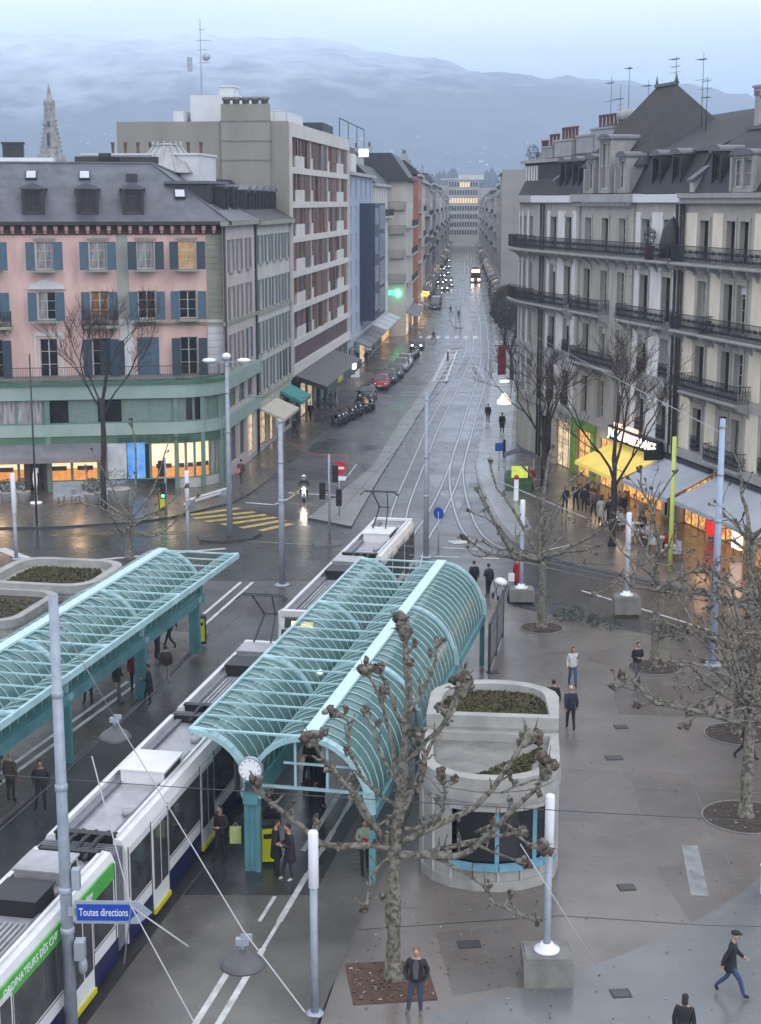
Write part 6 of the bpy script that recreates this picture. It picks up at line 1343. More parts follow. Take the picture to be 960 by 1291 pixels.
F_EXP = [(planar([(0.04,3.43),(0.17,4.59),(0.27,5.84),(0.36,7.47),(0.3,8.48),(0.22,9.28)], 0.4),0.2,0.2),(planar([(-0.12,3.58),(-0.52,3.69),(-1.65,3.69),(-2.24,4.23),(-2.82,4.74),(-3.27,5.22),(-3.36,5.53)], -0.6),0.13,0.15),(planar([(-0.08,3.54),(-0.46,4.23),(-0.85,5.01),(-1.36,5.69),(-1.82,6.39),(-2.03,6.86)], -1.0),0.12,0.17),(planar([(0.23,5.32),(0.07,5.42),(-0.09,6.45),(-0.32,7.27),(-0.77,8.04)], 0.8),0.09,0.14),(planar([(0.17,4.59),(-0.52,5.22),(-1.06,6.15),(-1.1,7.07),(-1.49,7.37)], -0.8),0.07,0.13),(planar([(0.3,6.86),(0.07,7.07),(-0.13,7.98),(-0.49,8.44)], -0.6),0.07,0.12),(planar([(0.08,3.37),(0.87,3.43),(1.66,3.5),(2.35,4.09),(3.01,4.88),(3.45,5.4),(3.71,6.13)], -0.9),0.14,0.2),(planar([(0.14,3.75),(1.2,4.15),(2.05,4.51),(2.67,5.17),(3.2,5.94),(3.55,6.25)], 0.9),0.13,0.2),(planar([(0.23,4.07),(0.69,4.21),(1.14,4.63),(1.25,5.3),(1.13,5.88)], -1.1),0.08,0.12),(planar([(0.23,4.59),(0.41,4.82),(0.97,6.25),(1.51,7.01),(1.77,7.76)], 0.7),0.11,0.2),(planar([(0.18,3.33),(1.27,3.41),(2.06,3.5),(2.85,3.52),(3.43,3.45)], 1.2),0.09,0.13),(planar([(0.87,3.37),(1.51,3.18),(2.19,2.82),(2.47,2.45),(3.17,2.24),(3.51,2.26)], -1.3),0.07,0.1),(planar([(1.27,3.5),(2.0,3.54),(2.52,3.18),(3.38,2.75)], 0.9),0.06,0.12),(planar([(2.05,3.96),(2.74,4.28),(3.3,3.86),(3.72,3.86)], -0.6),0.06,0.15),(planar([(2.67,5.01),(3.22,5.17),(3.84,5.3)], 0.4),0.04,0.1),(planar([(0.33,5.84),(0.85,6.45),(1.24,7.07),(1.52,7.88),(1.58,8.18)], -0.9),0.08,0.1),(planar([(0.27,5.01),(-0.32,5.84),(-0.52,6.45),(-0.67,6.76)], 1.1),0.06,0.1),(planar([(0.08,3.37),(-0.36,3.22),(-0.6,2.69),(-0.72,2.26)], -0.8),0.05,0.1),(planar([(0.36,7.07),(0.75,7.68),(1.0,8.18),(1.07,8.79)], 0.5),0.06,0.1),(planar([(0.19,4.9),(0.66,5.32),(0.78,6.04),(0.65,6.76)], -0.5),0.06,0.11),(planar([(-0.08,3.64),(-0.81,4.38),(-1.11,4.9),(-1.62,5.32)], 0.9),0.06,0.1)]
B_EXP = [(planar([(-0.22,3.25),(-1.18,3.59),(-1.88,4.33),(-2.7,5.89),(-3.15,6.81)], -1),0.14,0.12),(planar([(-0.22,3.18),(-1.5,3.36),(-2.52,3.51),(-3.11,3.89),(-3.66,4.22)], 0.6),0.12,0.2),(planar([(-0.23,3.66),(-0.45,3.81),(-1.47,5.74),(-2.13,6.48),(-2.44,7.76)], 1),0.12,0.16),(planar([(-0.22,3.18),(-0.16,3.85),(-0.11,5.0),(0.0,6.81),(0.32,8.49)], 0.2),0.17,0.14),(planar([(-0.15,3.29),(1.22,3.96),(2.33,4.71),(2.96,5.3)], -1),0.1,0.13),(planar([(-0.15,3.48),(0.92,4.26),(1.34,5.0)], 1),0.08,0.1),(planar([(-0.1,4.22),(0.87,6.48),(1.72,7.18)], 0.7),0.09,0.12),(planar([(-1.43,3.36),(-1.65,3.85),(-2.22,4.97),(-3.5,5.71)], -0.5),0.06,0.12),(planar([(-2.09,3.48),(-3.1,3.36),(-3.47,3.78)], 0.4),0.05,0.1),(planar([(-0.13,5.71),(-0.63,7.18),(-1.18,7.91)], -0.8),0.06,0.1),(planar([(-0.05,3.85),(0.5,5.34),(0.91,6.26),(2.07,7.47)], -1.2),0.06,0.1),(planar([(-0.15,3.25),(1.83,3.03),(3.29,2.88)], 0.8),0.05,0.08)]
C_EXP = [(planar([(-0.15,3.91),(-0.28,4.05),(-1.44,4.93),(-2.21,6.09)], 0.6),0.09,0.12),(planar([(-0.29,6.26),(-0.39,7.1),(-0.77,7.6),(-1.0,8.67)], -0.5),0.08,0.15),(planar([(-0.23,6.26),(-0.12,7.1),(0.68,8.37)], 0.5),0.07,0.12),(planar([(-0.18,4.9),(-0.99,4.22),(-1.97,3.7),(-2.79,3.36)], -0.8),0.06,0.12)]
D_EXP = [(planar([(-0.1,3.09),(-0.61,3.3),(-1.58,3.62),(-3.05,4.01),(-3.8,4.69),(-4.18,4.92)], -0.6),0.13,0.2),(planar([(-1.3,3.51),(-1.65,3.54),(-2.07,3.17)], -0.3),0.05,0.16),(planar([(-2.44,3.85),(-2.85,3.85),(-3.57,3.67)], 0.3),0.04,0.15),(planar([(-3.05,4.06),(-3.97,4.38),(-4.42,4.45)], -0.2),0.03,0.15),(planar([(-0.04,2.96),(-0.33,4.27),(-1.13,5.31),(-2.03,6.09)], 0.8),0.1,0.16),(planar([(-0.17,3.48),(-0.84,4.53),(-1.73,4.92),(-2.48,4.79)], 1.2),0.07,0.14),(planar([(-0.06,3.22),(-0.48,4.79),(-0.91,6.09),(-1.32,6.86)], -0.8),0.1,0.15)]
E_EXP = [(planar([(0.01,2.03),(-0.16,2.34),(-2.19,3.24),(-3.77,3.19)], -0.6),0.09,0.08),(planar([(0.06,2.25),(-1.78,3.6),(-2.38,5.15)], 0.5),0.08,0.1),(planar([(0.1,2.25),(0.53,4.71),(0.28,7.71)], 0.3),0.1,0.2),(planar([(0.15,2.25),(1.97,2.92),(3.41,4.31)], -0.5),0.08,0.14),(planar([(0.13,1.67),(1.66,1.31),(3.87,3.6)], 0.6),0.08,0.14),(planar([(0.1,2.25),(-0.88,4.26),(-1.77,6.26)], -0.6),0.07,0.1),(planar([(0.15,2.25),(1.52,4.26),(2.24,6.48)], 0.9),0.08,0.1)]
plane_tree('large knuckled plane tree in a square leaf pit in front of the kiosk', .32, 36.25, .185, 3.6, F_EXP, 0, seed=4, kscale=1.5)
pit('square pit of brown fallen leaves around the front plane tree', .25, 36.1, 1.05, True, .12)
plane_tree('pollarded plane tree at the road edge with long limbs reaching left over the tracks', 7.48, 69.3, .205, 3.2, B_EXP, 2, 3.2, seed=7, lev=1)
pit('round soil pit of the plane tree by the tub lamp at the road edge', 7.48, 69.3, 1.0)
plane_tree('slender pollarded plane tree behind the man looking at his phone', 11.63, 63.1, .17, 3.6, C_EXP, 4, 2.6, seed=12, leader=3.6)
pit('round soil pit of the slender plane tree behind the man with a phone', 11.63, 63.1, 1.1)
plane_tree('thick plane tree at the right edge, one long limb over the plaza', 11.73, 46.8, .2, 3.5, D_EXP, 8, 3.0, seed=21, leader=2.6, lev=2)
pit('round soil pit of the thick plane tree nearest the right edge', 11.73, 46.8, 1.35)
plane_tree('pollarded plane tree just behind the thick right hand one, its pit half hidden', 13.26, 54.7, .19, 3.3, (), 9, 3.0, seed=33, leader=2.8)
pit('round soil pit half hidden behind the thick right hand plane tree', 13.26, 54.7, 1.2)
plane_tree('pollarded plane tree just in front of the thick blue grey mast', 15.2, 60.2, .2, 3.4, (), 8, 2.7, seed=41, leader=3.4)
plane_tree('tall pollarded plane tree behind the tall blue grey mast before the grey white awning', 16.4, 66.5, .2, 4.6, (), 6, 2.4, seed=47, leader=3.0, lev=1)
plane_tree('small pollarded plane tree low beside the right edge of the plaza', 14.6, 50.5, .2, 2.8, (), 8, 2.6, seed=53, leader=1.8)
plane_tree('pollarded plane tree behind the left canopy with branches spread wide and low', -14.0, 84, .2, 1.9, E_EXP, 3, 2.4, seed=61, z0=0, lev=1)
# dark unpruned street trees
def street_tree(name, label, x, y, h, r0, zf, seed, spread=.45, lev=4, z0=.13, cat='tree', twm=None):
    t = thing(name, label, cat, (x, y, z0)); g = random.Random(seed); tw = MB(); lb = MB()
    tr = MB(); top = Vector((g.uniform(-.2, .2), 0, zf)); limb(tr, [(0, 0, -.05), (g.uniform(-.1, .1), 0, zf * .5), top], r0 * 1.2, r0 * .8, g, 9, .03); part('trunk', tr, [M_bark2], t)
    def rec(p, d, ln, r, lv):
        pts = [p]; q = p; dd = d
        for i in range(4):
            dd = (dd + Vector((g.gauss(0, .13), g.gauss(0, .13), g.gauss(.05, .1)))).normalized(); q = q + dd * ln / 4; pts.append(q)
            if lv > 0 and i > 0:
                for _ in range(1 if lv > 2 else 2):
                    sd = (dd + Vector((g.gauss(0, spread), g.gauss(0, spread), g.gauss(.12, spread * .6)))).normalized(); rec(q, sd, ln * g.uniform(.48, .72), max(.011, r * .5), lv - 1)
        (lb if lv > 1 else tw).tube(pts, [r * (1 - .6 * i / 4) for i in range(5)], 6 if lv > 2 else (4 if lv > 1 else 3), 0, False)
    k = 5
    for i in range(k):
        a = 2 * PI * (i + g.random() * .6) / k; rec(top + Vector((0, 0, -.3 * i)), Vector((math.cos(a) * spread * 1.15, math.sin(a) * spread * 1.15, 1)).normalized(), (h - zf) * .6, r0 * .46, lev)
    part('limb', lb, [M_bark2], t); part('crown', tw, [twm or M_twig], t, kind='stuff'); return t
street_tree('bare_tree', 'dark bare tree rising before the grey house beside the lit yellow awning', 13.3, 86.8, 11.4, .19, 4.6, 5, .42, 4)
street_tree('bare_tree', 'dark bare tree with a thick double trunk by the green fronted shop', 11.4, 106, 9.6, .22, 3.4, 9, .42, 4)
street_tree('bare_tree', 'dark bare tree farther up the right pavement beyond the lit street lamp', 13.6, 136, 10.0, .22, 3.2, 15, .42, 4)
street_tree('bare_tree', 'small dark bare tree far up the right pavement beneath the brown balcony', 14.6, 172, 9.5, .2, 3.2, 18, .42, 4)
street_tree('bare_tree', 'thin dark bare tree in front of the pink facade and cafe', -17.8, 97.5, 13.2, .16, 7.2, 23, .34, 4)
t = thing('evergreen_tree', 'green leafy tree far up the right pavement beside the concrete building', 'tree', (17.2, 214, .1)); g = random.Random(3); mb = MB()
for i in range(2600):
    v = Vector((g.gauss(0, 1), g.gauss(0, 1), g.gauss(0, 1))).normalized() * g.uniform(.5, 1) ** .5; c = Vector((v.x * 2.0, v.y * 2.6, 5.2 + v.z * 3.0)); d = Vector((g.uniform(-1, 1), g.uniform(-1, 1), g.uniform(-.5, 1))).normalized() * .34; s = d.cross(Vector((g.random(), g.random(), .3))).normalized() * .15; mb.quad(c - s, c + d * .3 - s, c + d, c + s, m=i % 2)
ob('crown', mb.mesh('crown', [mat('leaf', (.05, .075, .035)), mat('yellow_leaf', (.09, .11, .035), .6, .2, 4)]), t); part('trunk', MB().tube([(0, 0, 0), (0, 0, 5)], [.25, .15], 8), [M_bark2], t)
# planters and low shrubs
for i, (x, y, r, h, lab) in enumerate(((-24.7, 100.3, .55, 1.5, 'round clipped bush in a pale pot at the cafe, first from the left edge'), (-23.6, 100.4, .6, 1.6, 'round clipped bush in a pale pot beside the white pot stand of the cafe'), (-26.2, 100.2, .5, 1.4, 'clipped bush in a pale pot cut by the left edge'), (-17.2, 99.8, .95, 2.3, 'big dark bush before the blue window poster'), (-18.9, 99.6, .7, 1.7, 'dark bush beside the cafe door'))):
    bush('potted_bush', lab, 'potted plant', x, y, .13, r, h, mat('pale_pot', (.45, .44, .42), .7, .1))
g = random.Random(77)
names = ['upright', 'bushy', 'thin', 'low', 'dark', 'ragged', 'straggling', 'short', 'dense']
for i, (x, y) in enumerate(((8.6, 70.6), (9.2, 70.2), (9.9, 69.5), (10.7, 69.0), (12.6, 67.4), (13.4, 67.0), (14.6, 66.0))):
    bush('verge_shrub', '%s green shrub at the plaza kerb, %s' % (names[i], ['next to the near round pit', 'left of the concrete tub', 'against the concrete tub', 'behind the phone man', 'right of the slender tree', 'before the tall mast', 'at the foot of the tall mast'][i]), 'shrub', x, y, .1, g.uniform(.3, .65), g.uniform(.4, 1.0), n=150, m=mat('dull_leaf', (.032, .034, .022), .7, .3, 4))
# ------------------------------------------------------------ people
V = Vector
ARM = {'down': ((.235, .03, 1.13), (.245, -.05, .9), (.24, -.08, .81)), 'fwd': ((.235, -.1, 1.15), (.2, -.3, 1.0), (.19, -.38, .97)), 'back': ((.245, .15, 1.16), (.25, .2, .93), (.25, .2, .84)),
       'hold': ((.25, 0, 1.13), (.11, -.26, 1.14), (.06, -.33, 1.17)), 'pocket': ((.27, .07, 1.14), (.225, -.05, .98), (.19, -.1, .93)), 'cross': ((.24, -.06, 1.15), (.02, -.23, 1.2), (-.07, -.22, 1.22)), 'up': ((.27, -.12, 1.25), (.2, -.3, 1.42), (.17, -.33, 1.5)), 'bars': ((.3, -.2, 1.2), (.3, -.5, 1.12), (.29, -.58, 1.1))}
LEG = {'stand': ((.1, -.02, .5), (.105, .02, .085), (.125, -.13, .04)), 'apart': ((.15, -.02, .5), (.2, .02, .085), (.24, -.12, .04)), 'f': ((.1, -.24, .53), (.1, -.36, .1), (.1, -.5, .07)), 'b': ((.095, .06, .5), (.095, .36, .2), (.095, .29, .06)),
       'f2': ((.1, -.16, .51), (.1, -.2, .085), (.1, -.34, .04)), 'b2': ((.095, .04, .5), (.095, .22, .11), (.095, .1, .035)), 'sit': ((.13, -.43, .98), (.14, -.4, .55), (.14, -.54, .51)), 'ride': ((.22, -.3, .8), (.24, -.12, .42), (.24, -.26, .38))}
def body_mesh(pose):
    la, ra, ll, rl, lean, turn = pose; vs, es, rs, tags = [], [], [], []
    def add(p, r, par, tag):
        vs.append(V(p)); rs.append(r if isinstance(r, tuple) else (r, r)); tags.append(tag)
        if par is not None: es.append((par, len(vs) - 1))
        return len(vs) - 1
    L_ = lambda p: V((p[0], p[1] - lean * max(0, p[2] - .95), p[2]))
    pel = add((0, 0, .95), (.165, .125), None, 1); wa = add(L_((0, 0, 1.12)), (.18, .135), pel, 0); chs = add(L_((0, 0, 1.32)), (.195, .14), wa, 0)
    nb = add(L_((0, .0, 1.47)), (.075, .07), chs, 0); nk = add(L_((0, -.015, 1.54)), (.055, .055), nb, 3); hd = add(L_((0, -.025, 1.6)), (.06, .065), nk, 3)
    hands = []
    for s, a in ((-1, ra), (1, la)):
        sh = add(L_((s * .18, 0, 1.405)), .085, chs, 0); e, wr, ha = ARM[a]
        el = add(L_((s * e[0], e[1], e[2])), .066, sh, 0); w_ = add(L_((s * wr[0], wr[1], wr[2])), .047, el, 0); h_ = add(L_((s * ha[0], ha[1], ha[2])), (.042, .026), w_, 0 if a == 'pocket' else 3)
        if a != 'pocket': hands.append((s, vs[w_].copy(), vs[h_].copy()))
    for s, l_ in ((-1, rl), (1, ll)):
        k, a, t_ = LEG[l_]
        hp = add((s * .095, 0, .87), (.098, .1), pel, 1); kn = add((s * k[0], k[1], k[2]), (.066, .068), hp, 1); an = add((s * a[0], a[1], a[2]), (.05, .052), kn, 1); add((s * t_[0], t_[1], t_[2]), (.048, .036), an, 2)
    me = bpy.data.meshes.new('skel'); me.from_pydata(vs, es, []); o = bpy.data.objects.new('skel', me); COL.objects.link(o)
    sk = o.modifiers.new('s', 'SKIN'); sb = o.modifiers.new('u', 'SUBSURF'); sb.levels = 1; sb.render_levels = 1
    for i, r in enumerate(rs): me.skin_vertices[0].data[i].radius = r; me.skin_vertices[0].data[i].use_root = (i == 0)
    dg = bpy.context.evaluated_depsgraph_get(); ev = o.evaluated_get(dg); m2 = bpy.data.meshes.new_from_object(ev)
    mb = MB(); pv = [v.co.copy() for v in m2.vertices]; fs = [tuple(p.vertices) for p in m2.polygons]
    bpy.data.objects.remove(o); bpy.data.meshes.remove(me); bpy.data.meshes.remove(m2)
    segs = [(vs[a], vs[b], tags[b]) for a, b in es]
    def tg(c):
        best = (9, 0)
        for a, b, t_ in segs:
            d = b - a; u = max(0, min(1, (c - a).dot(d) / max(1e-9, d.dot(d)))); q = (c - a - d * u).length
            if q < best[0]: best = (q, t_)
        return 0 if (best[1] == 1 and c.z > .9) else best[1]
    mb.v = [tuple(v) for v in pv]
    for f in fs: mb.f.append(list(f)); mb.m.append(tg(sum((pv[i] for i in f), V()) / len(f))); mb.s.append(True)
    # head with nose, chin and ears on the neck
    hc = L_((0, -.04, 1.655)); n, k = 12, 9; hv = []
    for i in range(1, k):
        a = PI * i / k
        for j in range(n):
            b = 2 * PI * j / n; x, y, z = math.sin(a) * math.cos(b), math.sin(a) * math.sin(b), math.cos(a)
            rx, ry = .077, .095
            if z < 0: rx *= 1 - .22 * z * z * 1.3; ry *= 1 - .12 * z * z
            px, py, pz = x * rx, y * ry, z * .118
            if y < -.9 * math.sin(a) and abs(z) < .36: py -= .02 * (1 - abs(z) / .36)
            if abs(x) > .9 * math.sin(a) and abs(z) < .25 : px *= 1.12
            hv.append(hc + V((px, py, pz)))
    hv += [hc + V((0, 0, .118)), hc + V((0, 0, -.118))]; t_ = len(hv) - 2
    mb.add(hv, [(i * n + j, (i + 1) * n + j, (i + 1) * n + (j + 1) % n, i * n + (j + 1) % n) for i in range(k - 2) for j in range(n)] + [(t_, j, (j + 1) % n) for j in range(n)] + [(t_ + 1, (k - 2) * n + (j + 1) % n, (k - 2) * n + j) for j in range(n)], 3, True)
    for s in (-1, 1): mb.box(hc.x + s * .03 - .012, hc.x + s * .03 + .012, hc.y - .096, hc.y - .082, hc.z + .005, hc.z + .018, 4)
    mb.box(hc.x - .022, hc.x + .022, hc.y - .094, hc.y - .08, hc.z - .062, hc.z - .054, 4)
    for s, wv, hv_ in hands:   # five fingers, bent, of different lengths
        d = (hv_ - wv).normalized(); side = d.cross(V((0, 0, 1) if abs(d.z) < .8 else (0, 1, 0))).normalized(); pal = side.cross(d).normalized()
        for i, ln in enumerate((.062, .074, .07, .055)):
            b = hv_ + side * (-.03 + .02 * i) + d * .02; c_ = b + d * ln * .6 - pal * .008; mb.tube([b, c_, c_ + d * ln * .45 - pal * .022], [.0095, .0088, .007], 5, 3)
        b = hv_ - side * .03 - d * .03; mb.tube([b, b - side * .03 + d * .03, b - side * .035 + d * .062 - pal * .01], [.012, .0105, .008], 5, 3)
    return mb, hc
SKIN = mat('skin', (.42, .25, .18), .6, .05); SKIND = mat('skin_dark', (.16, .09, .06), .6, .05)
def cloth(c): return mat('cloth_%02d_%02d_%02d' % tuple(int(x * 99) for x in c), c, .85, .12, 6)
BLK, NVY, JEAN, GRY, BRN, WHT, RED_, TAN, CRM = (.016, .016, .019), (.02, .024, .042), (.045, .075, .17), (.09, .09, .1), (.05, .035, .028), (.55, .55, .54), (.3, .012, .018), (.25, .19, .12), (.4, .37, .33)
POSES = {'stand': ('down', 'down', 'stand', 'stand', 0, 0), 'pocket': ('pocket', 'pocket', 'stand', 'apart', 0, 0), 'phone': ('hold', 'hold', 'stand', 'f2', .06, 0), 'walk': ('fwd', 'back', 'b', 'f', .06, 0), 'stroll': ('back', 'down', 'f2', 'b2', .03, 0), 'cross': ('cross', 'cross', 'apart', 'stand', 0, 0), 'oneup': ('hold', 'down', 'stand', 'f2', .03, 0), 'umbrella': ('up', 'down', 'f2', 'b2', .02, 0), 'ride': ('bars', 'bars', 'ride', 'ride', .15, 0), 'sit': ('hold', 'pocket', 'sit', 'sit', .05, 0)}
HCS = {}
def person(label, x, y, z, head, pose='stand', top=BLK, legs=BLK, hair=(.03, .02, .015), skin=None, coat=0.0, hat=None, longhair=False, h=1.75, shoes=(.02, .02, .02), group=None, pack=None, hood=False):
    key = ('body', pose)
    if key not in CACHE:
        mb, hc = body_mesh(POSES[pose]); CACHE[key] = mb; HCS[pose] = hc
    me = cached(('bm', pose), lambda: CACHE[key].mesh('person', [cloth(BLK)] * 5)); hc = HCS[pose]
    o = ob('person', me, None, (x, y, z), head, label, 'person', group); o.scale = (h / 1.775,) * 3
    for i, m in enumerate((cloth(top), cloth(legs), cloth(shoes), skin or SKIN, cloth((.02, .015, .012)))): o.material_slots[i].link = 'OBJECT'; o.material_slots[i].material = m
    if not hat or longhair:
        mb = MB(); mb.ball((hc.x, hc.y + .018, hc.z + .03), (.086, .1, .1), 10, 7)
        if longhair: mb.ball((hc.x, hc.y + .055, hc.z - .07), (.085, .06, .13), 10, 6)
        ob('hair', mb.mesh('hair', cloth(hair)), o)
    if hat == 'cap': ob('cap', MB().lathe([(.1, 0), (.115, .02), (.11, .06), (.06, .085)], 14, (hc.x, hc.y + .0, hc.z + .05)).box(hc.x - .06, hc.x + .06, hc.y - .17, hc.y - .08, hc.z + .05, hc.z + .065).mesh('cap', cloth(BLK)), o)
    elif hat: ob('hat', MB().lathe([(.092, -.01), (.1, .03), (.085, .08), (.03, .105)], 14, (hc.x, hc.y + .01, hc.z + .035)).mesh('hat', cloth(hat)), o)
    if hood: ob('hood', MB().ball((hc.x, hc.y + .06, hc.z - .13), (.14, .1, .08), 12, 6).mesh('hood', cloth(top)), o)
    if coat: ob('coat', MB().lathe([(.19, coat), (.2, coat + .01), (.185, .8), (.17, .98), (.155, 1.1)], 14, (0, 0, 0), sx=1.08, sy=.86).mesh('coat', cloth(top)), o)
    return o
def carried(name, label, cat, x, y, z, mb, m, rot=0): return solo(name, mb, m, label, cat, (x, y, z), rot)
Rr = math.radians
person('man in a dark open jacket and jeans standing beside the square leaf pit', .87, 34.5, .12, Rr(-8), 'pocket', (.02, .02, .026), (.05, .06, .10), (.2, .1, .06), hat=None, shoes=(.12, .12, .12), h=1.78)
ob('shirt', MB().extr([(-.05, 1.0), (.05, 1.0), (.075, 1.36), (.03, 1.47), (-.03, 1.47), (-.075, 1.36)], -.155, -.1, 'y').mesh('shirt', cloth(GRY)), bpy.data.objects['person'])
person('man in a black coat, cap and jeans striding across the bottom right of the plaza', 8.69, 35.4, .12, Rr(75), 'walk', BLK, (.04, .06, .16), hat='cap', coat=.72, h=1.74)
person('dark haired person in black cut off by the bottom edge of the photo', 6.95, 32.4, .12, Rr(160), 'stand', BLK, BLK, longhair=True, coat=.5, h=1.68)
person('woman in a white jacket and jeans walking on the open plaza', 7.84, 60.6, .12, Rr(8), 'stroll', WHT, JEAN, longhair=True, h=1.66)
person('fair haired person in navy seen from behind, in the walking pair beyond the kiosk', 7.12, 55.2, .12, Rr(185), 'stroll', NVY, BLK, (.5, .4, .25), h=1.72)
person('dark haired companion in black on the left of the walking pair beyond the kiosk', 6.55, 56.0, .12, Rr(175), 'stroll', BLK, BLK, h=1.7)
person('man in black looking at his phone in front of the slender plane tree', 10.53, 61.0, .12, Rr(20), 'phone', BLK, GRY, h=1.75)
person('person in a long red coat carrying a white bag at the crossing', 7.05, 77.3, 0, Rr(200), 'stand', RED_, BLK, coat=.32, h=1.65)
carried('shopping_bag', 'white shopping bag held by the person in the red coat', 'bag', 6.72, 77.2, .42, MB().box(-.16, .16, -.06, .06, 0, .4).tube([(-.1, 0, .4), (0, 0, .55), (.1, 0, .4)], .01, 4), M_lampw)
person('person in black pushing a pale pram, seen from behind past the central canopy', 5.45, 75.6, 0, Rr(200), 'oneup', BLK, BLK, h=1.72)
person('second person in black on the left of the pram, past the central canopy', 4.75, 76.3, 0, Rr(190), 'stand', BLK, BLK, h=1.7)
t = thing('pram', 'pale topped pram beside two people in black', 'pram', (6.0, 74.9, 0), .3)
part('basket', MB().ball((0, 0, .95), (.3, .5, .2), 10, 6), [M_lampw], t); mb = MB()
for s in (-.25, .25): mb.bar((s, -.35, .2), (s, .3, .85), .03).bar((s, .35, .2), (s, -.3, .85), .03)
part('chassis', mb, [M_iron], t)
for sx in (-.27, .27):
    for sy in (-.36, .36): part('wheel', MB().tube([(sx - .02, sy, .16), (sx + .02, sy, .16)], .16, 12), [M_rubber], t)
# near platform
person('man stepping by the tram door with a bright green bag, near the clock column', -4.75, 43.4, .17, Rr(-35), 'oneup', (.03, .022, .03), BLK, h=1.76)
carried('carrier_bag', 'bright green carrier bag hanging by the man at the tram door', 'bag', -4.3, 43.1, .85, MB().box(-.17, .17, -.07, .07, 0, .5).tube([(-.1, 0, .5), (0, 0, .65), (.1, 0, .5)], .012, 4), mat('bag_green', (.28, .42, .05), .5, .25, 3, c2=(.5, .5, .3)))
person('person in black on the left of the pair waiting by the clock column', -3.05, 42.3, .17, Rr(100), 'pocket', BLK, BLK, coat=.6, h=1.75)
person('person in dark coat and pale trainers by the clock column', -2.62, 42.0, .17, Rr(-70), 'phone', (.026, .022, .03), (.03, .032, .045), coat=.6, h=1.76, shoes=(.5, .48, .45))
person('taller person in black behind the pair by the clock column', -3.25, 43.9, .17, Rr(150), 'pocket', BLK, BLK, h=1.8)
person('person in black under the central canopy holding a dark bag', -1.95, 47.6, .17, Rr(30), 'oneup', BLK, BLK, h=1.74)
person('person reading under the middle of the central canopy', -2.4, 49.6, .17, Rr(-40), 'phone', BRN, BLK, h=1.68)
person('person in pale green holding something red by the near arch post', -.47, 42.5, .17, Rr(10), 'phone', (.28, .34, .24), BLK, h=1.7)
carried('flower_wrap', 'small red and white wrapped bunch held by the person in pale green', 'bouquet', -.47, 42.12, 1.2, MB().lathe([(.02, -.16), (.1, .02), (.12, .1)], 8).ball((0, 0, .13), (.11, .11, .08), 8, 6, 1), [M_lampw, M_red])
person('person under the far end of the central canopy', .2, 58.0, .17, Rr(20), 'stand', NVY, BLK, h=1.72)
# left platform
VAR = [BLK, NVY, (.03, .035, .03), (.05, .04, .035), (.022, .03, .05), (.04, .04, .045)]
for lab, x, y, hd, po, tp, lg, kw in (
    ('man in black facing the tram, alone at the left edge near the big mast', -10.99, 47.3, 10, 'pocket', BLK, BLK, {}), ('older person in a brown jacket beside the lone man at the far left', -12.15, 48.0, 160, 'stand', (.1, .075, .055), BLK, {'hair': (.3, .28, .26)}), ('person at the very left edge under the left canopy', -13.0, 49.6, 60, 'stand', BLK, BLK, {}),
    ('person in black with a red top talking by the left canopy column', -10.35, 58.2, 70, 'oneup', (.03, .02, .02), (.12, .1, .085), {}), ('person in a long black coat reaching out, right of the left canopy column', -9.05, 58.0, -80, 'oneup', BLK, BLK, {'coat': .6}), ('person in pale trousers behind the left canopy column', -8.75, 60.6, -160, 'stand', BLK, (.28, .27, .25), {}),
    ('person in red half hidden by the left canopy column', -9.9, 59.6, 20, 'stand', (.2, .03, .03), BLK, {}), ('bent figure in black beneath the left canopy girder', -11.45, 58.1, 0, 'pocket', BLK, BLK, {}), ('second figure in black under the left canopy girder near the mast', -12.2, 57.2, 30, 'stand', BLK, BLK, {}),
    ('person in black near the yellow bin under the left canopy tip', -9.6, 64.0, 120, 'cross', BLK, BLK, {}), ('person in black leaning forward near the yellow bin', -9.3, 65.9, -120, 'walk', BLK, BLK, {})):
    person(lab, x, y, .17, Rr(hd), po, rnd.choice(VAR) if tp is BLK else tp, rnd.choice(VAR) if lg is BLK else lg, hood=rnd.random() < .4, h=1.66 + .16 * rnd.random(), **kw)
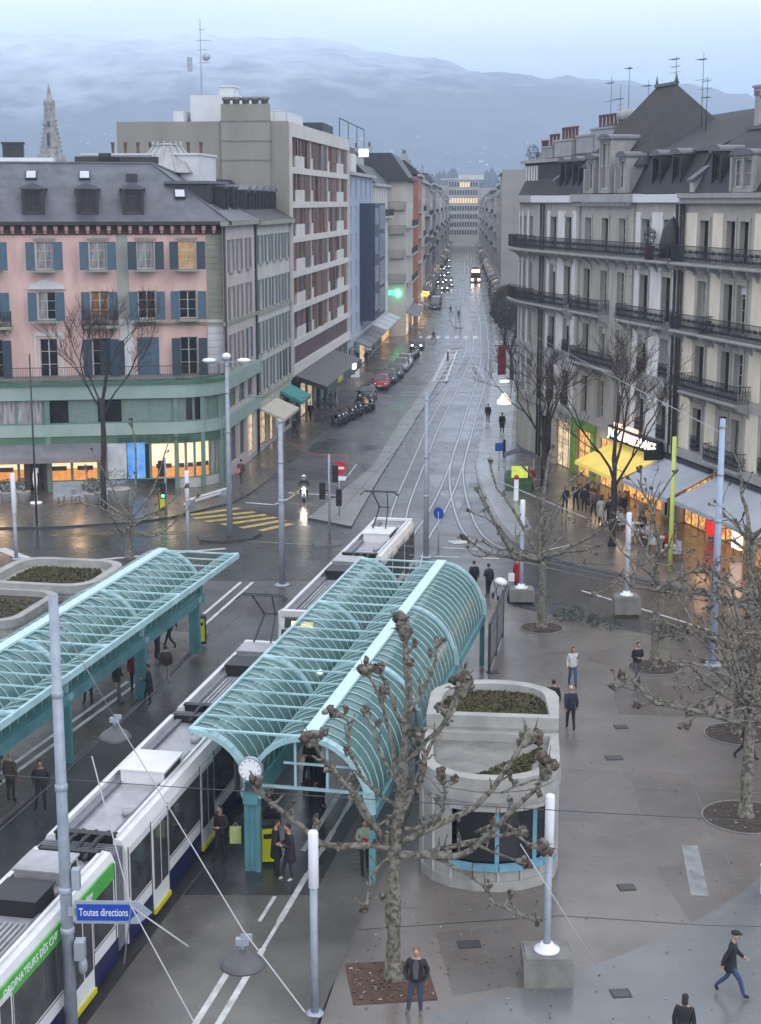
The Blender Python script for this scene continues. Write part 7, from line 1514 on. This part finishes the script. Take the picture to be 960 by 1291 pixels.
# street people
for lab, x, y, z, hd, po, tp, lg, kw in (
    ('person with a pink bag walking on the pavement round the green shop corner', -9.75, 106.6, .13, 170, 'stroll', (.07, .05, .04), GRY, {}),
    ('person in pale clothes beside the cream awning', -8.3, 124.6, .13, 150, 'stroll', (.4, .42, .45), BLK, {}), ('person in dark clothes stepping off the kerb by the cream awning', -7.2, 128.4, .13, 160, 'walk', BLK, BLK, {}), ('person in black passing the teal awning', -6.3, 138.2, .13, -20, 'stroll', BLK, BLK, {}),
    ('person under a pale umbrella on the left pavement', -1.75, 188.0, .13, 20, 'umbrella', BLK, BLK, {}), ('person in black by the green pharmacy cross', .2, 221, .13, 10, 'stand', BLK, BLK, {}),
    ('pedestrian crossing the street before the parked black car', 7.6, 222, .0, 90, 'walk', BLK, BLK, {}), ('pedestrian striding across the tramway in the middle of the street', 12.4, 275, .0, 80, 'walk', BLK, BLK, {}), ('pedestrian standing at the refuge posts in the street', 13.2, 262, .13, 20, 'stand', NVY, BLK, {}),
    ('person walking up the right kerb beside the rails', 18.6, 262, .13, 170, 'walk', BLK, BLK, {}), ('person in black on the left pavement, front one of the two with an umbrella', 6.6, 266, .13, 20, 'umbrella', BLK, BLK, {}), ('person in black on the left pavement, behind the umbrella carrier', 5.5, 275, .13, 30, 'stand', BLK, BLK, {}),
    ('person in black on the pale right pavement, front one of two walking away', 10.4, 131, .134, 180, 'stroll', BLK, BLK, {'coat': .5}), ('person in black on the pale right pavement, farther one of two', 9.6, 137, .134, 175, 'stroll', BLK, BLK, {}),
    ('person in black on the left of the group before the green fronted shop', 11.75, 96.5, .13, 20, 'pocket', BLK, BLK, {}), ('tallest person of the group before the green fronted shop', 12.5, 97.3, .13, -30, 'cross', BLK, BLK, {'h': 1.86}), ('person with a backpack in the middle of the group before the shop', 13.0, 96.8, .13, 170, 'stand', NVY, BLK, {}),
    ('person in dark blue at the rear of the group before the shop', 13.5, 99.0, .13, 60, 'stand', NVY, GRY, {}), ('person in a grey jacket leaving the group before the shop', 13.35, 94.9, .13, 190, 'stroll', GRY, BRN, {}), ('woman in a pale coat at the right of the group before the shop', 13.5, 92.8, .13, 180, 'stand', CRM, BLK, {'coat': .5, 'longhair': True}), ('person in black right beside the woman in the pale coat', 14.0, 92.6, .13, 170, 'stand', BLK, BLK, {}),
    ('waiter in black standing under the yellow awning', 15.1, 94.2, .13, 20, 'stand', BLK, BLK, {}), ('person in black among the cafe tables under the yellow awning', 16.0, 92.6, .13, -40, 'oneup', (.2, .17, .12), BLK, {}), ('person walking behind the tree at the right edge of the plaza', 12.9, 52.0, .12, 90, 'walk', BLK, BLK, {}),
    ('person in dark red by the market stall', 10.3, 104.0, .13, 0, 'stand', (.16, .02, .02), BLK, {})):
    kw = dict(kw); kw.setdefault('h', 1.7 + .1 * rnd.random()); person(lab, x, y, z, Rr(hd), po, tp, lg, **kw)
g = random.Random(31)
FD = ['thin', 'broad', 'hurrying', 'slow', 'short', 'tall', 'dark', 'stooped', 'upright', 'striding']
for i in range(26):
    y = 300 + i * 11 + g.uniform(-3, 3); x = 20.9 + (y - 290) * .055 + g.uniform(-.2, 1.0)
    person('dark pedestrian in the crowd far up the right pavement', x, y, .13, g.uniform(-3, 3), g.choice(['stand', 'walk', 'stroll']), g.choice([BLK, BLK, NVY, BRN]), BLK, group='crowd far up the right pavement')
for i in range(14):
    y = 290 + i * 16; x = 8.6 + (y - 290) * .056 + g.uniform(-.8, .6)
    person('dark pedestrian far up the left pavement', x, y, .13, g.uniform(-3, 3), g.choice(['stand', 'walk', 'stroll']), g.choice([BLK, GRY, NVY]), BLK, group='pedestrians far up the left pavement')
u = thing('umbrella', 'pale umbrella held up on the left pavement', 'umbrella', (-1.62, 187.7, 1.55)); part('cover', MB().lathe([(.55, .45), (.5, .55), (.3, .68), (.03, .76)], 10, sm=False), [mat('pale_cloth', (.5, .5, .52), .7, .05)], u); part('shaft', MB().tube([(0, 0, -.05), (0, 0, .75)], .012, 5), [M_iron], u)
u = thing('umbrella', 'dark umbrella held up farther along the left pavement', 'umbrella', (6.72, 265.7, 1.55)); part('cover', MB().lathe([(.55, .45), (.5, .55), (.3, .68), (.03, .76)], 10, sm=False), [cloth(NVY)], u); part('shaft', MB().tube([(0, 0, -.05), (0, 0, .75)], .012, 5), [M_iron], u)
carried('handbag', 'pink bag on the arm of the person at the green shop corner', 'bag', -9.95, 106.4, 1.0, MB().box(-.16, .16, -.1, .1, 0, .32).tube([(-.1, 0, .32), (0, 0, .48), (.1, 0, .32)], .012, 4), mat('pink_bag', (.5, .14, .14), .5, .1))
carried('shoulder_bag', 'dark bag hanging beside the person under the central canopy', 'bag', -2.3, 47.5, .75, MB().ball((0, 0, .2), (.24, .16, .22), 8, 6).tube([(-.15, 0, .35), (0, 0, .6), (.15, 0, .35)], .015, 4), cloth(BLK))
# ------------------------------------------------------------ vehicles
def wheel(par, x, y, r, wd=.2, lit=None):
    def f(a, b, n=14): return [(x + a * math.cos(2 * PI * i / n), y + yy, r + a * math.sin(2 * PI * i / n)) for yy in (-b / 2, b / 2) for i in range(n)]
    fc = [tuple(range(14)), tuple(range(27, 13, -1))] + [(i, 14 + i, 14 + (i + 1) % 14, (i + 1) % 14) for i in range(14)]
    w_ = ob('wheel', None, par); ob('tyre', MB().add(f(r, wd), fc).mesh('tyre', M_rubber), w_); ob('rim', MB().add(f(r * .62, wd + .02), fc).mesh('rim', M_zinc), w_); return w_
def car(label, x, y, rot, col, kind='hatch', lights=0, group=None, van=False):
    """x forward; stations: x, half width, belt z, roof z, roof half width"""
    t = thing('car', label, 'car', (x, y, 0), rot, group); m = mat('car_paint_%d_%d_%d' % tuple(int(c * 255) for c in col), col, .22, .05, 2)
    if van: st = [(-2.4, .82, .5, .5, .8), (-2.38, .9, 1.05, 2.0, .82), (-1, .94, 1.05, 2.1, .86), (.9, .94, 1.05, 2.1, .86), (1.6, .92, 1.05, 1.5, .8), (2.2, .86, .95, .97, .8), (2.4, .75, .6, .62, .7)]
    else: st = [(-2.02, .74, .55, .57, .7), (-1.95, .8, .9, .92, .72), (-1.62, .85, .95, 1.3, .62), (-.9, .87, .93, 1.46, .62), (.15, .87, .92, 1.46, .62), (.75, .86, .92, 1.18, .66), (1.15, .85, .92, .94, .74), (1.75, .8, .82, .84, .72), (2.02, .7, .6, .62, .66)]
    mb = MB(); vs = []
    for px, hw, zb, zt, wt in st: vs += [(px, -hw * .94, .22), (px, -hw, .5), (px, -hw * .98, zb), (px, -wt, zt), (px, -wt * .5, zt + .04), (px, wt * .5, zt + .04), (px, wt, zt), (px, hw * .98, zb), (px, hw, .5), (px, hw * .94, .22)]
    n = len(st); mb.add(vs, [(i * 10 + k, i * 10 + (k + 1) % 10, (i + 1) * 10 + (k + 1) % 10, (i + 1) * 10 + k) for i in range(n - 1) for k in range(10)] + [tuple(range(9, -1, -1)), tuple((n - 1) * 10 + k for k in range(10))], 0, True)
    part('body', mb, [m], t)
    def pane(name, a, b, s0, s1, k0, k1, off):   # glass quad lofted over the shell between two stations
        def P(i, k): v = V(vs[i * 10 + k]); return v
        A, B, C_, D = P(a, k0), P(b, k0), P(b, k1), P(a, k1); c_ = (A + B + C_ + D) / 4
        q = [c_ + (p - c_) * .9 + V(off) for p in (A, B, C_, D)]; part(name, MB().quad(*q), [M_dglass], t)
    if van: pane('windscreen', 4 - 1, 5, 0, 0, 3, 6, (.03, 0, .05)); pane('side_window', 3, 4, 0, 0, 2, 3, (0, -.02, 0)); pane('side_window', 3, 4, 0, 0, 7, 6, (0, .02, 0)); pane('rear_window', 0, 1, 0, 0, 3, 6, (-.03, 0, 0))
    else:
        pane('windscreen', 4, 6, 0, 0, 3, 6, (.04, 0, .06)); pane('rear_window', 1, 3, 0, 0, 3, 6, (-.06, 0, .03))
        for k0, k1, o in ((2, 3, -.025), (7, 6, .025)): pane('side_window', 2, 3, 0, 0, k0, k1, (0, o, 0)); pane('side_window', 3, 4, 0, 0, k0, k1, (0, o, 0)); pane('side_window', 4, 5, 0, 0, k0, k1, (0, o, 0))
    L1 = st[-2][0] + .1; lm = M_head if lights else M_chrome
    for s in (-1, 1):
        part('headlight', MB().ball((L1 + .06, s * .56, .68), (.12, .17, .1), 8, 6), [lm], t); part('tail_light', MB().box(st[1][0] - .05, st[1][0] + .05, s * .74 - .07, s * .74 + .07, .7, .9), [M_red], t); part('mirror', MB().box(.55, .7, min(s * .86, s * 1.02), max(s * .86, s * 1.02), .92, 1.06), [m], t)
        for wx in (-1.28, 1.3): wheel(t, wx, s * .78, .31)
    part('number_plate', MB().box(st[-1][0] - .0, st[-1][0] + .03, -.25, .25, .42, .53), [M_paint], t); part('bumper', MB().box(st[-1][0] - .12, st[-1][0] + .05, -.68, .68, .26, .4).box(st[0][0] - .05, st[0][0] + .1, -.68, .68, .26, .42), [M_black], t)
    return t
sd_ = math.atan2(-1, -.09)
car('black car parked behind the row of motorcycles on the left', -1.35, 154.6, sd_, (.012, .013, .016))
car('red car parked on the left side of the street', .1, 164.8, sd_, (.30, .012, .02))
car('dark green car with pale windscreen parked behind the red car', 1.7, 175.5, sd_, (.03, .05, .045))
car('silver grey car parked in the middle of the left row', 2.5, 182.5, sd_, (.2, .22, .23))
car('black car with lit headlights at the far end of the parked row', 5.0, 209.5, sd_, (.012, .012, .016), lights=1)
bus = car('long dark van with a pale windowed roof parked far up on the left', 10.4, 292, sd_, (.03, .035, .05), van=True); bus.scale = (1.7, 1.1, 1.0)
part('roof_panel', MB().box(-2.2, -1.0, -.7, .7, 2.12, 2.18).box(-.9, .3, -.7, .7, 2.12, 2.18).box(.4, 1.0, -.65, .65, 2.12, 2.18), [mat('pale_roof', (.4, .43, .46), .3, .1)], bus)
car('small dark car between the red car and the dark green car', .95, 170.2, sd_, (.02, .02, .03))
car('white car parked just before the far dark motorcycles', 3.0, 187.6, sd_, (.4, .4, .4))
car('dark car just behind the long van far up on the left', 11.8, 322, sd_, (.03, .03, .035))
qa = car('oncoming car with lit headlights in the queue far down the street', 14.6, 352, sd_, (.05, .05, .055), lights=1, group='cars queuing with lit headlights')
for x, y in ((16.2, 366), (14.6, 378), (17.0, 388), (16.4, 412), (18.2, 430), (18.0, 455), (20.1, 470), (20.4, 505), (22.3, 520), (22.6, 560), (25, 600)): dup(qa, None, (x, y, 0))
# lit motorcycle with its rider
def motorcycle(name, label, x, y, rot, col, lit=False, group=None, lean=.0, cat='motorcycle'):
    t = thing(name, label, cat, (x, y, 0), rot, group); t.rotation_euler = (lean, 0, rot)
    for wx in (-.68, .7): wheel(t, wx, 0, .31, .12)
    part('frame', MB().bar((-.65, 0, .33), (.1, 0, .5), .1).bar((.1, 0, .5), (.45, 0, .85), .09).bar((-.3, 0, .7), (.3, 0, .4), .16), [M_iron], t)
    part('fork', MB().bar((.7, -.08, .31), (.48, -.08, .95), .04).bar((.7, .08, .31), (.48, .08, .95), .04), [M_chrome], t)
    part('handlebar', MB().bar((.42, -.36, 1.03), (.42, .36, 1.03), .035).box(.36, .44, -.4, -.28, 1.0, 1.06).box(.36, .44, .28, .4, 1.0, 1.06), [M_black], t)
    for s in (-.32, .32): part('mirror', MB().bar((.42, s, 1.03), (.4, s * 1.2, 1.22), .02).ball((.4, s * 1.2, 1.25), (.02, .07, .05), 6, 5), [M_black], t)
    part('tank', MB().ball((.12, 0, .82), (.32, .16, .16), 10, 7), [mat('moto_%d_%d_%d' % tuple(int(c * 255) for c in col), col, .25, .05)], t); part('seat', MB().ball((-.38, 0, .82), (.42, .15, .08), 10, 6), [M_black], t); part('engine', MB().box(-.2, .25, -.17, .17, .3, .62), [M_metal], t)
    part('exhaust', MB().tube([(.2, -.2, .35), (-.3, -.22, .3), (-.8, -.22, .4)], [.04, .05, .06], 8), [M_chrome], t); part('tail', MB().ball((-.72, 0, .8), (.18, .1, .09), 8, 6), [M_red], t)
    part('headlight', MB().ball((.66, 0, .9), (.1, .13, .13), 10, 7), [M_head if lit else M_chrome], t); part('fairing', MB().extr([(.45, .9), (.68, .78), (.7, 1.0), (.5, 1.25)], -.2, .2, 'y'), [mat('moto_%d_%d_%d' % tuple(int(c * 255) for c in col), col, .25)], t)
    return t
motorcycle('motorcycle', 'motorcycle ridden towards the crossing with its headlight shining', -5.1, 101.4, Rr(-88), (.02, .02, .025), True)
person('motorcyclist in dark clothes and white helmet', -5.12, 101.65, -.12, Rr(2), 'ride', NVY, BLK, hat=None)
hc = HCS['ride']; solo('helmet', MB().ball((0, 0, 0), (.14, .16, .15), 12, 8, 0).box(-.1, .1, -.165, -.1, -.05, .05, 1), [M_lampw, M_dglass], 'white helmet worn by the motorcyclist', 'helmet', (-5.12, 101.65 + hc.y + .02, -.12 + hc.z + .02), Rr(2))
mc = motorcycle('motorcycle', 'motorcycle in the tight dark row parked on the left of the street', -3.9, 136.8, Rr(-60), (.02, .02, .024), False, 'motorcycles parked in a row', .12)
for i in range(1, 13):
    if i == 9: continue
    dup(mc, None, (-3.9 + i * .245 + rnd.uniform(-.2, .2), 136.8 + i * 1.0, 0)).rotation_euler = (.12, 0, Rr(-60 + rnd.uniform(-14, 14)))
motorcycle('motorcycle', 'yellow orange motorcycle in the row parked on the left of the street', -1.6, 146.0, Rr(-55), (.5, .22, .03), False, None, .12)
mb2 = motorcycle('motorcycle', 'dark motorcycle parked between the grey car and the black car with lit lights', 3.3, 190.5, Rr(-60), (.03, .03, .03), False, 'motorcycles parked farther up', .12)
for i in range(5): dup(mb2, None, (3.4 + i * .3, 192 + i * 2.0, 0))
# ------------------------------------------------------------ cafe terrace, stall, street things
def facade_pt(s, out): return (18.3 + .238 * s - .971 * out, 94 - .971 * s - .238 * out)
M_chair = mat('white_chair', (.45, .46, .5), .5, .08); M_chairb = mat('rattan_chair', (.14, .08, .05), .7, .15)
def table(label, x, y, m, cov=None):
    t = thing('cafe_table', label, 'table', (x, y, .13), rnd.uniform(0, 3)); part('tabletop', MB().lathe([(.38, .72), (.38, .75)], 14), [m], t); part('pedestal', MB().tube([(0, 0, 0), (0, 0, .72)], .035, 6).lathe([(.24, 0), (.22, .03)], 10), [M_iron], t); return t
def chair(label, x, y, rot, m, group):
    t = thing('cafe_chair', label, 'chair', (x, y, .13), rot, group); part('seat', MB().box(-.21, .21, -.21, .21, .43, .47), [m], t); part('backrest', MB().box(-.2, .2, .19, .22, .5, .86), [m], t)
    for sx in (-.18, .18):
        for sy in (-.18, .18): part('leg', MB().box(sx - .018, sx + .018, sy - .018, sy + .018, 0, .86 if sy > 0 else .43), [M_iron], t)
    return t
chA = chair('pale chair at the tables before the grey white awning', *facade_pt(.5, 4.0), .5, M_chair, 'pale chairs on the cafe terrace'); chB = chair('brown chair under the lit yellow awning', *facade_pt(-4, 2.5), .2, M_chairb, 'brown chairs under the yellow awning')
TL = ['nearest the yellow green post', 'in front of the dark red door frame', 'beside the red menu board', 'second from the mast', 'closest to the tall mast', 'at the right end of the terrace']
TY = ['under the yellow awning near the bare tree', 'under the middle of the yellow awning', 'under the right end of the yellow awning', 'deep under the yellow awning']
for i, (s, o) in enumerate(((-.5, 4.2), (1.6, 4.6), (3.4, 4.0), (5.4, 4.6), (7.4, 4.3), (9.6, 4.6))):
    x, y = facade_pt(s, o); table('small round pale table %s' % TL[i], x, y, M_chair)
    for k in range(3): a = i + k * 2.1; dup(chA, None, (x + .62 * math.cos(a), y + .62 * math.sin(a), .13), a - PI / 2, 'pale chair at the small table %s' % TL[i])
for i, (s, o) in enumerate(((-8.4, 2.6), (-6.4, 3.2), (-4.2, 2.8), (-5.4, 1.4))):
    x, y = facade_pt(s, o); table('small round brown table %s' % TY[i], x, y, M_chairb)
    for k in range(3): a = i + k * 2.1; dup(chB, None, (x + .6 * math.cos(a), y + .6 * math.sin(a), .13), a - PI / 2, 'brown chair at the table %s' % TY[i])
x, y = facade_pt(-1.3, 3.4); chair('bright red chair between the two awnings', x, y, 1.2, M_red, None)
for i, (s, o, po, c_) in enumerate(((-6.9, 2.9, 'sit', BRN), (-3.8, 2.2, 'sit', GRY), (3.0, 3.5, 'sit', BLK), (8.0, 4.0, 'sit', RED_))):
    x, y = facade_pt(s, o); person(['seated guest in brown under the yellow awning', 'seated guest in grey under the right of the yellow awning', 'seated guest in black before the red menu board', 'seated guest in dark red near the right edge terrace'][i], x, y, -.32, Rr(20 + 60 * i), po, c_, BLK)
t = thing('market_stall', 'small market stall with purple cover, green boxes and bright yellow panel', 'market stall', (9.6, 105.5, .13), -.1)
part('counter', MB().box(-.9, .9, -1.6, 1.6, 0, .9), [mat('stall_green', (.05, .12, .05), .7, .3, 3)], t); part('cover', MB().extr([(-1.1, 2.1), (0, 2.5), (1.1, 2.1), (1.1, 2.05), (0, 2.44), (-1.1, 2.05)], .2, 2.0, 'y'), [mat('purple_cover', (.05, .045, .1), .7, .15)], t); part('lit_panel', MB().box(-.5, .6, -1.66, -1.6, .95, 1.75), [mat('yellow_panel', (.7, .8, .1), .4, .2, 3, emit=.16, ecol=(.85, 1, .2))], t)
for sx in (-1, 1):
    for sy in (.3, 1.9): part('post', MB().tube([(sx, sy, 0), (sx, sy, 2.15)], .03, 6), [M_metal], t)
t = thing('blue_sign', 'small dark blue square sign on a post by the market stall', 'sign', (8.7, 112, .13)); part('post', MB().tube([(0, 0, 0), (0, 0, 2.0)], .03, 6), [M_metal], t); part('panel', MB().box(-.3, .3, -.05, .0, 1.5, 2.1), [M_blue_s], t)
t = thing('red_lamp_sign', 'small red and white sign head on a thin post above the stall', 'sign', (7.5, 84, .13)); part('post', MB().tube([(0, 0, 0), (0, 0, 4.4)], .03, 6), [M_metal], t); part('panel', MB().box(-.12, .12, -.05, .05, 3.2, 4.4), [M_lampw], t); part('red_cap', MB().ball((0, 0, 4.5), (.15, .14, .14), 10, 6), [M_red], t)
t = thing('hanging_banner', 'tall red banner hanging from the grey house over the right pavement', 'banner', (9.75, 124.2, 5.6), .2); part('cloth', MB().box(-.32, .32, -.06, .06, .3, 2.6), [mat('banner_red', (.2, .012, .018), .6, .15, 1.5)], t); part('lamp', MB().box(-.1, .6, -.12, .12, -.3, -.15), [M_white_e], t); part('arm', MB().bar((-.6, 0, 2.65), (1.6, 0, 2.65), .06), [M_iron], t)
t = thing('pharmacy_cross', 'green neon pharmacy cross shining on the left side of the street', 'shop sign', (2.55, 229.0, 6.4), .0); part('cross', MB().box(-.42, .42, -.1, .1, -.14, .14).box(-.14, .14, -.1, .1, -.42, .42).box(-.3, .3, -.09, .09, -.3, .3), [M_green_e], t); part('panel', MB().box(-2.3, -.5, -.05, .05, -.2, .3), [mat('dim_green', (.1, .5, .3), .4, 0, emit=1.0, ecol=(.1, .8, .45))], t); part('arm', MB().bar((-2.6, 0, 0), (0, 0, 0), .06), [M_iron], t)
t.scale = (1.15, 1, 1.3)
t = thing('refuge_posts', 'pair of pale traffic refuge posts standing in the middle of the far street', 'bollard', (12.3, 250, .01)); part('base', MB().box(-.6, .6, -5, 14, 0, .14), [M_strip], t)
for s in (-.35, .35): part('post', MB().box(s - .12, s + .12, -4, -3.8, .14, 3.6), [M_pole], t)
for i, (x, y, lb) in enumerate(((2.2, 8, ''), )): pass
for i, (x, y, h, lb) in enumerate(((8.4, 193, 1.2, 'dark bollard at the tip of the hatched strip'), (12.9, 118.5, 1.4, 'thin grey bollard on the pale right pavement'))): solo('bollard', MB().lathe([(.12, 0), (.1, h * .9), (.12, h * .92), (.08, h)], 10), M_iron, lb, 'bollard', (x if i == 0 else 9.6, y, .1))
for k in range(9):   # hatched strip between road and rails
    a = 160 + k * 5; line('hatch_stripe', [(6.2 + k * .43 - .1, a + 10), (7.6 + k * .43, a + 12)], .35, None, .137)
line('hatch_edge', [(5.8, 170), (9.2, 208)], .25, None, .138); line('hatch_edge', [(7.2, 170), (10.2, 206)], .25, None, .138)
for k in range(7): line('crossing_stripe', [(5.6 + k * 1.35, 226), (6.0 + k * 1.35, 231)], .6)
t = thing('information_panel', 'long glazed information panel standing on the plaza beside the central canopy', 'information board', (4.55, 62.2, .12), math.atan2(5.6, 1.0))
for x in (0, 2.8, 5.7): part('post', MB().box(x - .05, x + .05, -.05, .05, 0, 2.2), [M_iron], t)
for x in (.1, 2.9): part('panel', MB().box(x, x + 2.6, -.03, .03, .35, 2.1), [mat('poster_mix', (.3, .3, .33), .4, .5, 3, c2=(.06, .06, .08))], t); part('panel_frame', MB().box(x, x + 2.6, -.05, .05, .28, .34).box(x, x + 2.6, -.05, .05, 2.11, 2.18), [M_iron], t)
t = thing('sandwich_board', 'white sandwich board on the left pavement by the shop canopy', 'sign', (-4.3, 150.3, .13), -1.4); part('board', MB().box(-.5, .5, -.06, .0, .1, 1.5), [M_lampw], t); part('print', MB().box(-.3, .3, -.075, -.06, .6, 1.2), [M_concd], t); part('prop', MB().bar((-.4, 0, 1.4), (-.4, .5, 0), .04).bar((.4, 0, 1.4), (.4, .5, 0), .04), [M_iron], t)
t = thing('display_rack', 'rack of white and orange papers at the shop under the dark canopy', 'display rack', (-2.9, 174.5, .13), .2); part('frame', MB().box(-.5, .5, -.2, .2, 0, 1.5), [M_lampw], t); part('print', MB().box(-.45, .0, -.22, -.2, .3, 1.4), [mat('orange_print', (.5, .2, .06), .5, .3, 4)], t)
t = thing('white_box', 'small white cabinet cut by the right edge of the plaza', 'cabinet', (11.05, 40.9, .12)); part('body', MB().box(-.2, .9, -.3, .3, 0.02, .85).box(-.23, .93, -.33, .33, .85, .9), [M_lampw], t); part('door', MB().box(.0, .6, -.315, -.3, .1, .8), [M_metal], t)
t = thing('pot_stand', 'white parasol foot standing by the cafe bushes', 'parasol foot', (-22.6, 99.6, .13)); part('foot', MB().lathe([(.42, 0), (.4, .1), (.1, .14)], 12), [M_lampw], t); part('tube', MB().tube([(0, 0, .1), (0, 0, 2.3)], .09, 8).ball((0, 0, 1.6), (.16, .16, .7), 8, 6), [M_lampw], t)
for i in range(5):
    x = -21.0 + i * .95; t = thing('cafe_chair', ['grey metal chair by the white parasol foot at the cafe', 'second grey metal chair from the white parasol foot', 'third grey metal chair from the white parasol foot', 'fourth grey metal chair from the white parasol foot', 'grey metal chair nearest the cafe door'][i], 'chair', (x, 99.9, .13), i)
    part('seat', MB().box(-.21, .21, -.21, .21, .43, .47), [M_metal], t); part('backrest', MB().box(-.2, .2, .19, .22, .5, .86), [M_metal], t)
    for sx in (-.18, .18):
        for sy in (-.18, .18): part('leg', MB().box(sx - .018, sx + .018, sy - .018, sy + .018, 0, .43), [M_iron], t)
t = thing('road_barrier', 'low white folding barrier lying along the green shop corner', 'barrier', (-11.4, 100.6, .13), 1.1); part('rail', MB().bar((-2.4, 0, .45), (2.4, 0, .45), .1).bar((-2.4, .3, .15), (2.4, .3, .15), .1), [M_lampw], t); [part('foot', MB().box(x - .05, x + .05, -.2, .5, 0, .4), [M_metal], t) for x in (-1.95, 1.95)]
# lit shop and street lamps far up the street
for i, (x, y, z, s) in enumerate(((4.9, 262, 3.4, 1.1), (12.1, 398, 3.6, .9), (15.5, 452, 4, 1.2), (17.5, 505, 4, 1.4), (26.8, 330, 3.6, 1.0), (28.5, 372, 4, 1.1), (31, 420, 3.5, 1.2))):
    lb = ['lit white shop sign on the far left pavement by the rust building', 'lit white sign farther along the left side of the far street', 'lit white sign past the oncoming tram on the left', 'lit white sign at the far left end of the street', 'lit white sign nearest on the right side of the far street', 'lit white sign midway on the right side of the far street', 'lit white sign farthest on the right side of the far street'][i]
    t = thing('lit_sign', lb, 'shop sign', (x, y, z)); part('panel', MB().box(-s, s * .2, -.1, .1, -.35, .35), [M_white_e], t); part('arm', MB().bar((-s * 1.5, 0, .4), (s * .2, 0, .4), .08) if x < 20 else MB().bar((-s, 0, .4), (s * 1.6, 0, .4), .08), [M_iron], t)
t = thing('lit_kiosk_sign', 'warm orange lit shop sign on the left pavement beside the long van', 'shop sign', (8.4, 282, 3.2)); part('panel', MB().box(-1.4, .4, -.1, .1, -.3, .5), [M_orange_e], t); part('arm', MB().bar((-1.8, 0, .55), (.4, 0, .55), .06), [M_iron], t)
# warm shop lamps (the photograph shows these interiors lit)
def lamp(x, y, z, p, c=(1, .68, .35), r=.4):
    d = bpy.data.lights.new('shop_and_headlight_lamp', 'POINT'); d.energy = p; d.color = c; d.shadow_soft_size = r; o = bpy.data.objects.new('shop_and_headlight_lamp', d); COL.objects.link(o); o.location = (x, y, z)
for s in (-8, -5.8, -3.5): x, y = facade_pt(s, 1.6); lamp(x, y, 2.5, 45)
for s in (2, 6.5, 11): x, y = facade_pt(s, 1.2); lamp(x, y, 2.7, 28, (1, .6, .3))
for s in (-12, -16): x, y = facade_pt(s, .9); lamp(x, y, 2.6, 25, (1, .72, .4))
lamp(-20, 100.6, 2.6, 40, (1, .62, .3)); lamp(-25, 99.8, 2.6, 40, (1, .62, .3)); lamp(-14.5, 102.0, 2.6, 35, (1, .8, .5)); lamp(-5.1, 100.3, .95, 25, (1, .85, .6), .1)  # last light is the beam of the motorcycle headlight
# ------------------------------------------------------------ the air
hz = bpy.data.materials.new('haze_air'); hz.use_nodes = True; t_ = hz.node_tree; t_.nodes.remove(t_.nodes['Principled BSDF'])
pv_ = N(t_, 'ShaderNodeVolumePrincipled'); pv_.inputs['Color'].default_value = (.64, .79, 1, 1); pv_.inputs['Density'].default_value = .00034; pv_.inputs['Anisotropy'].default_value = .2
t_.links.new(pv_.outputs[0], t_.nodes['Material Output'].inputs['Volume'])
HAZE = ob('haze', MB().box(-6500, 6500, -260, 9500, -12, 475).mesh('haze', hz), kind='stuff')
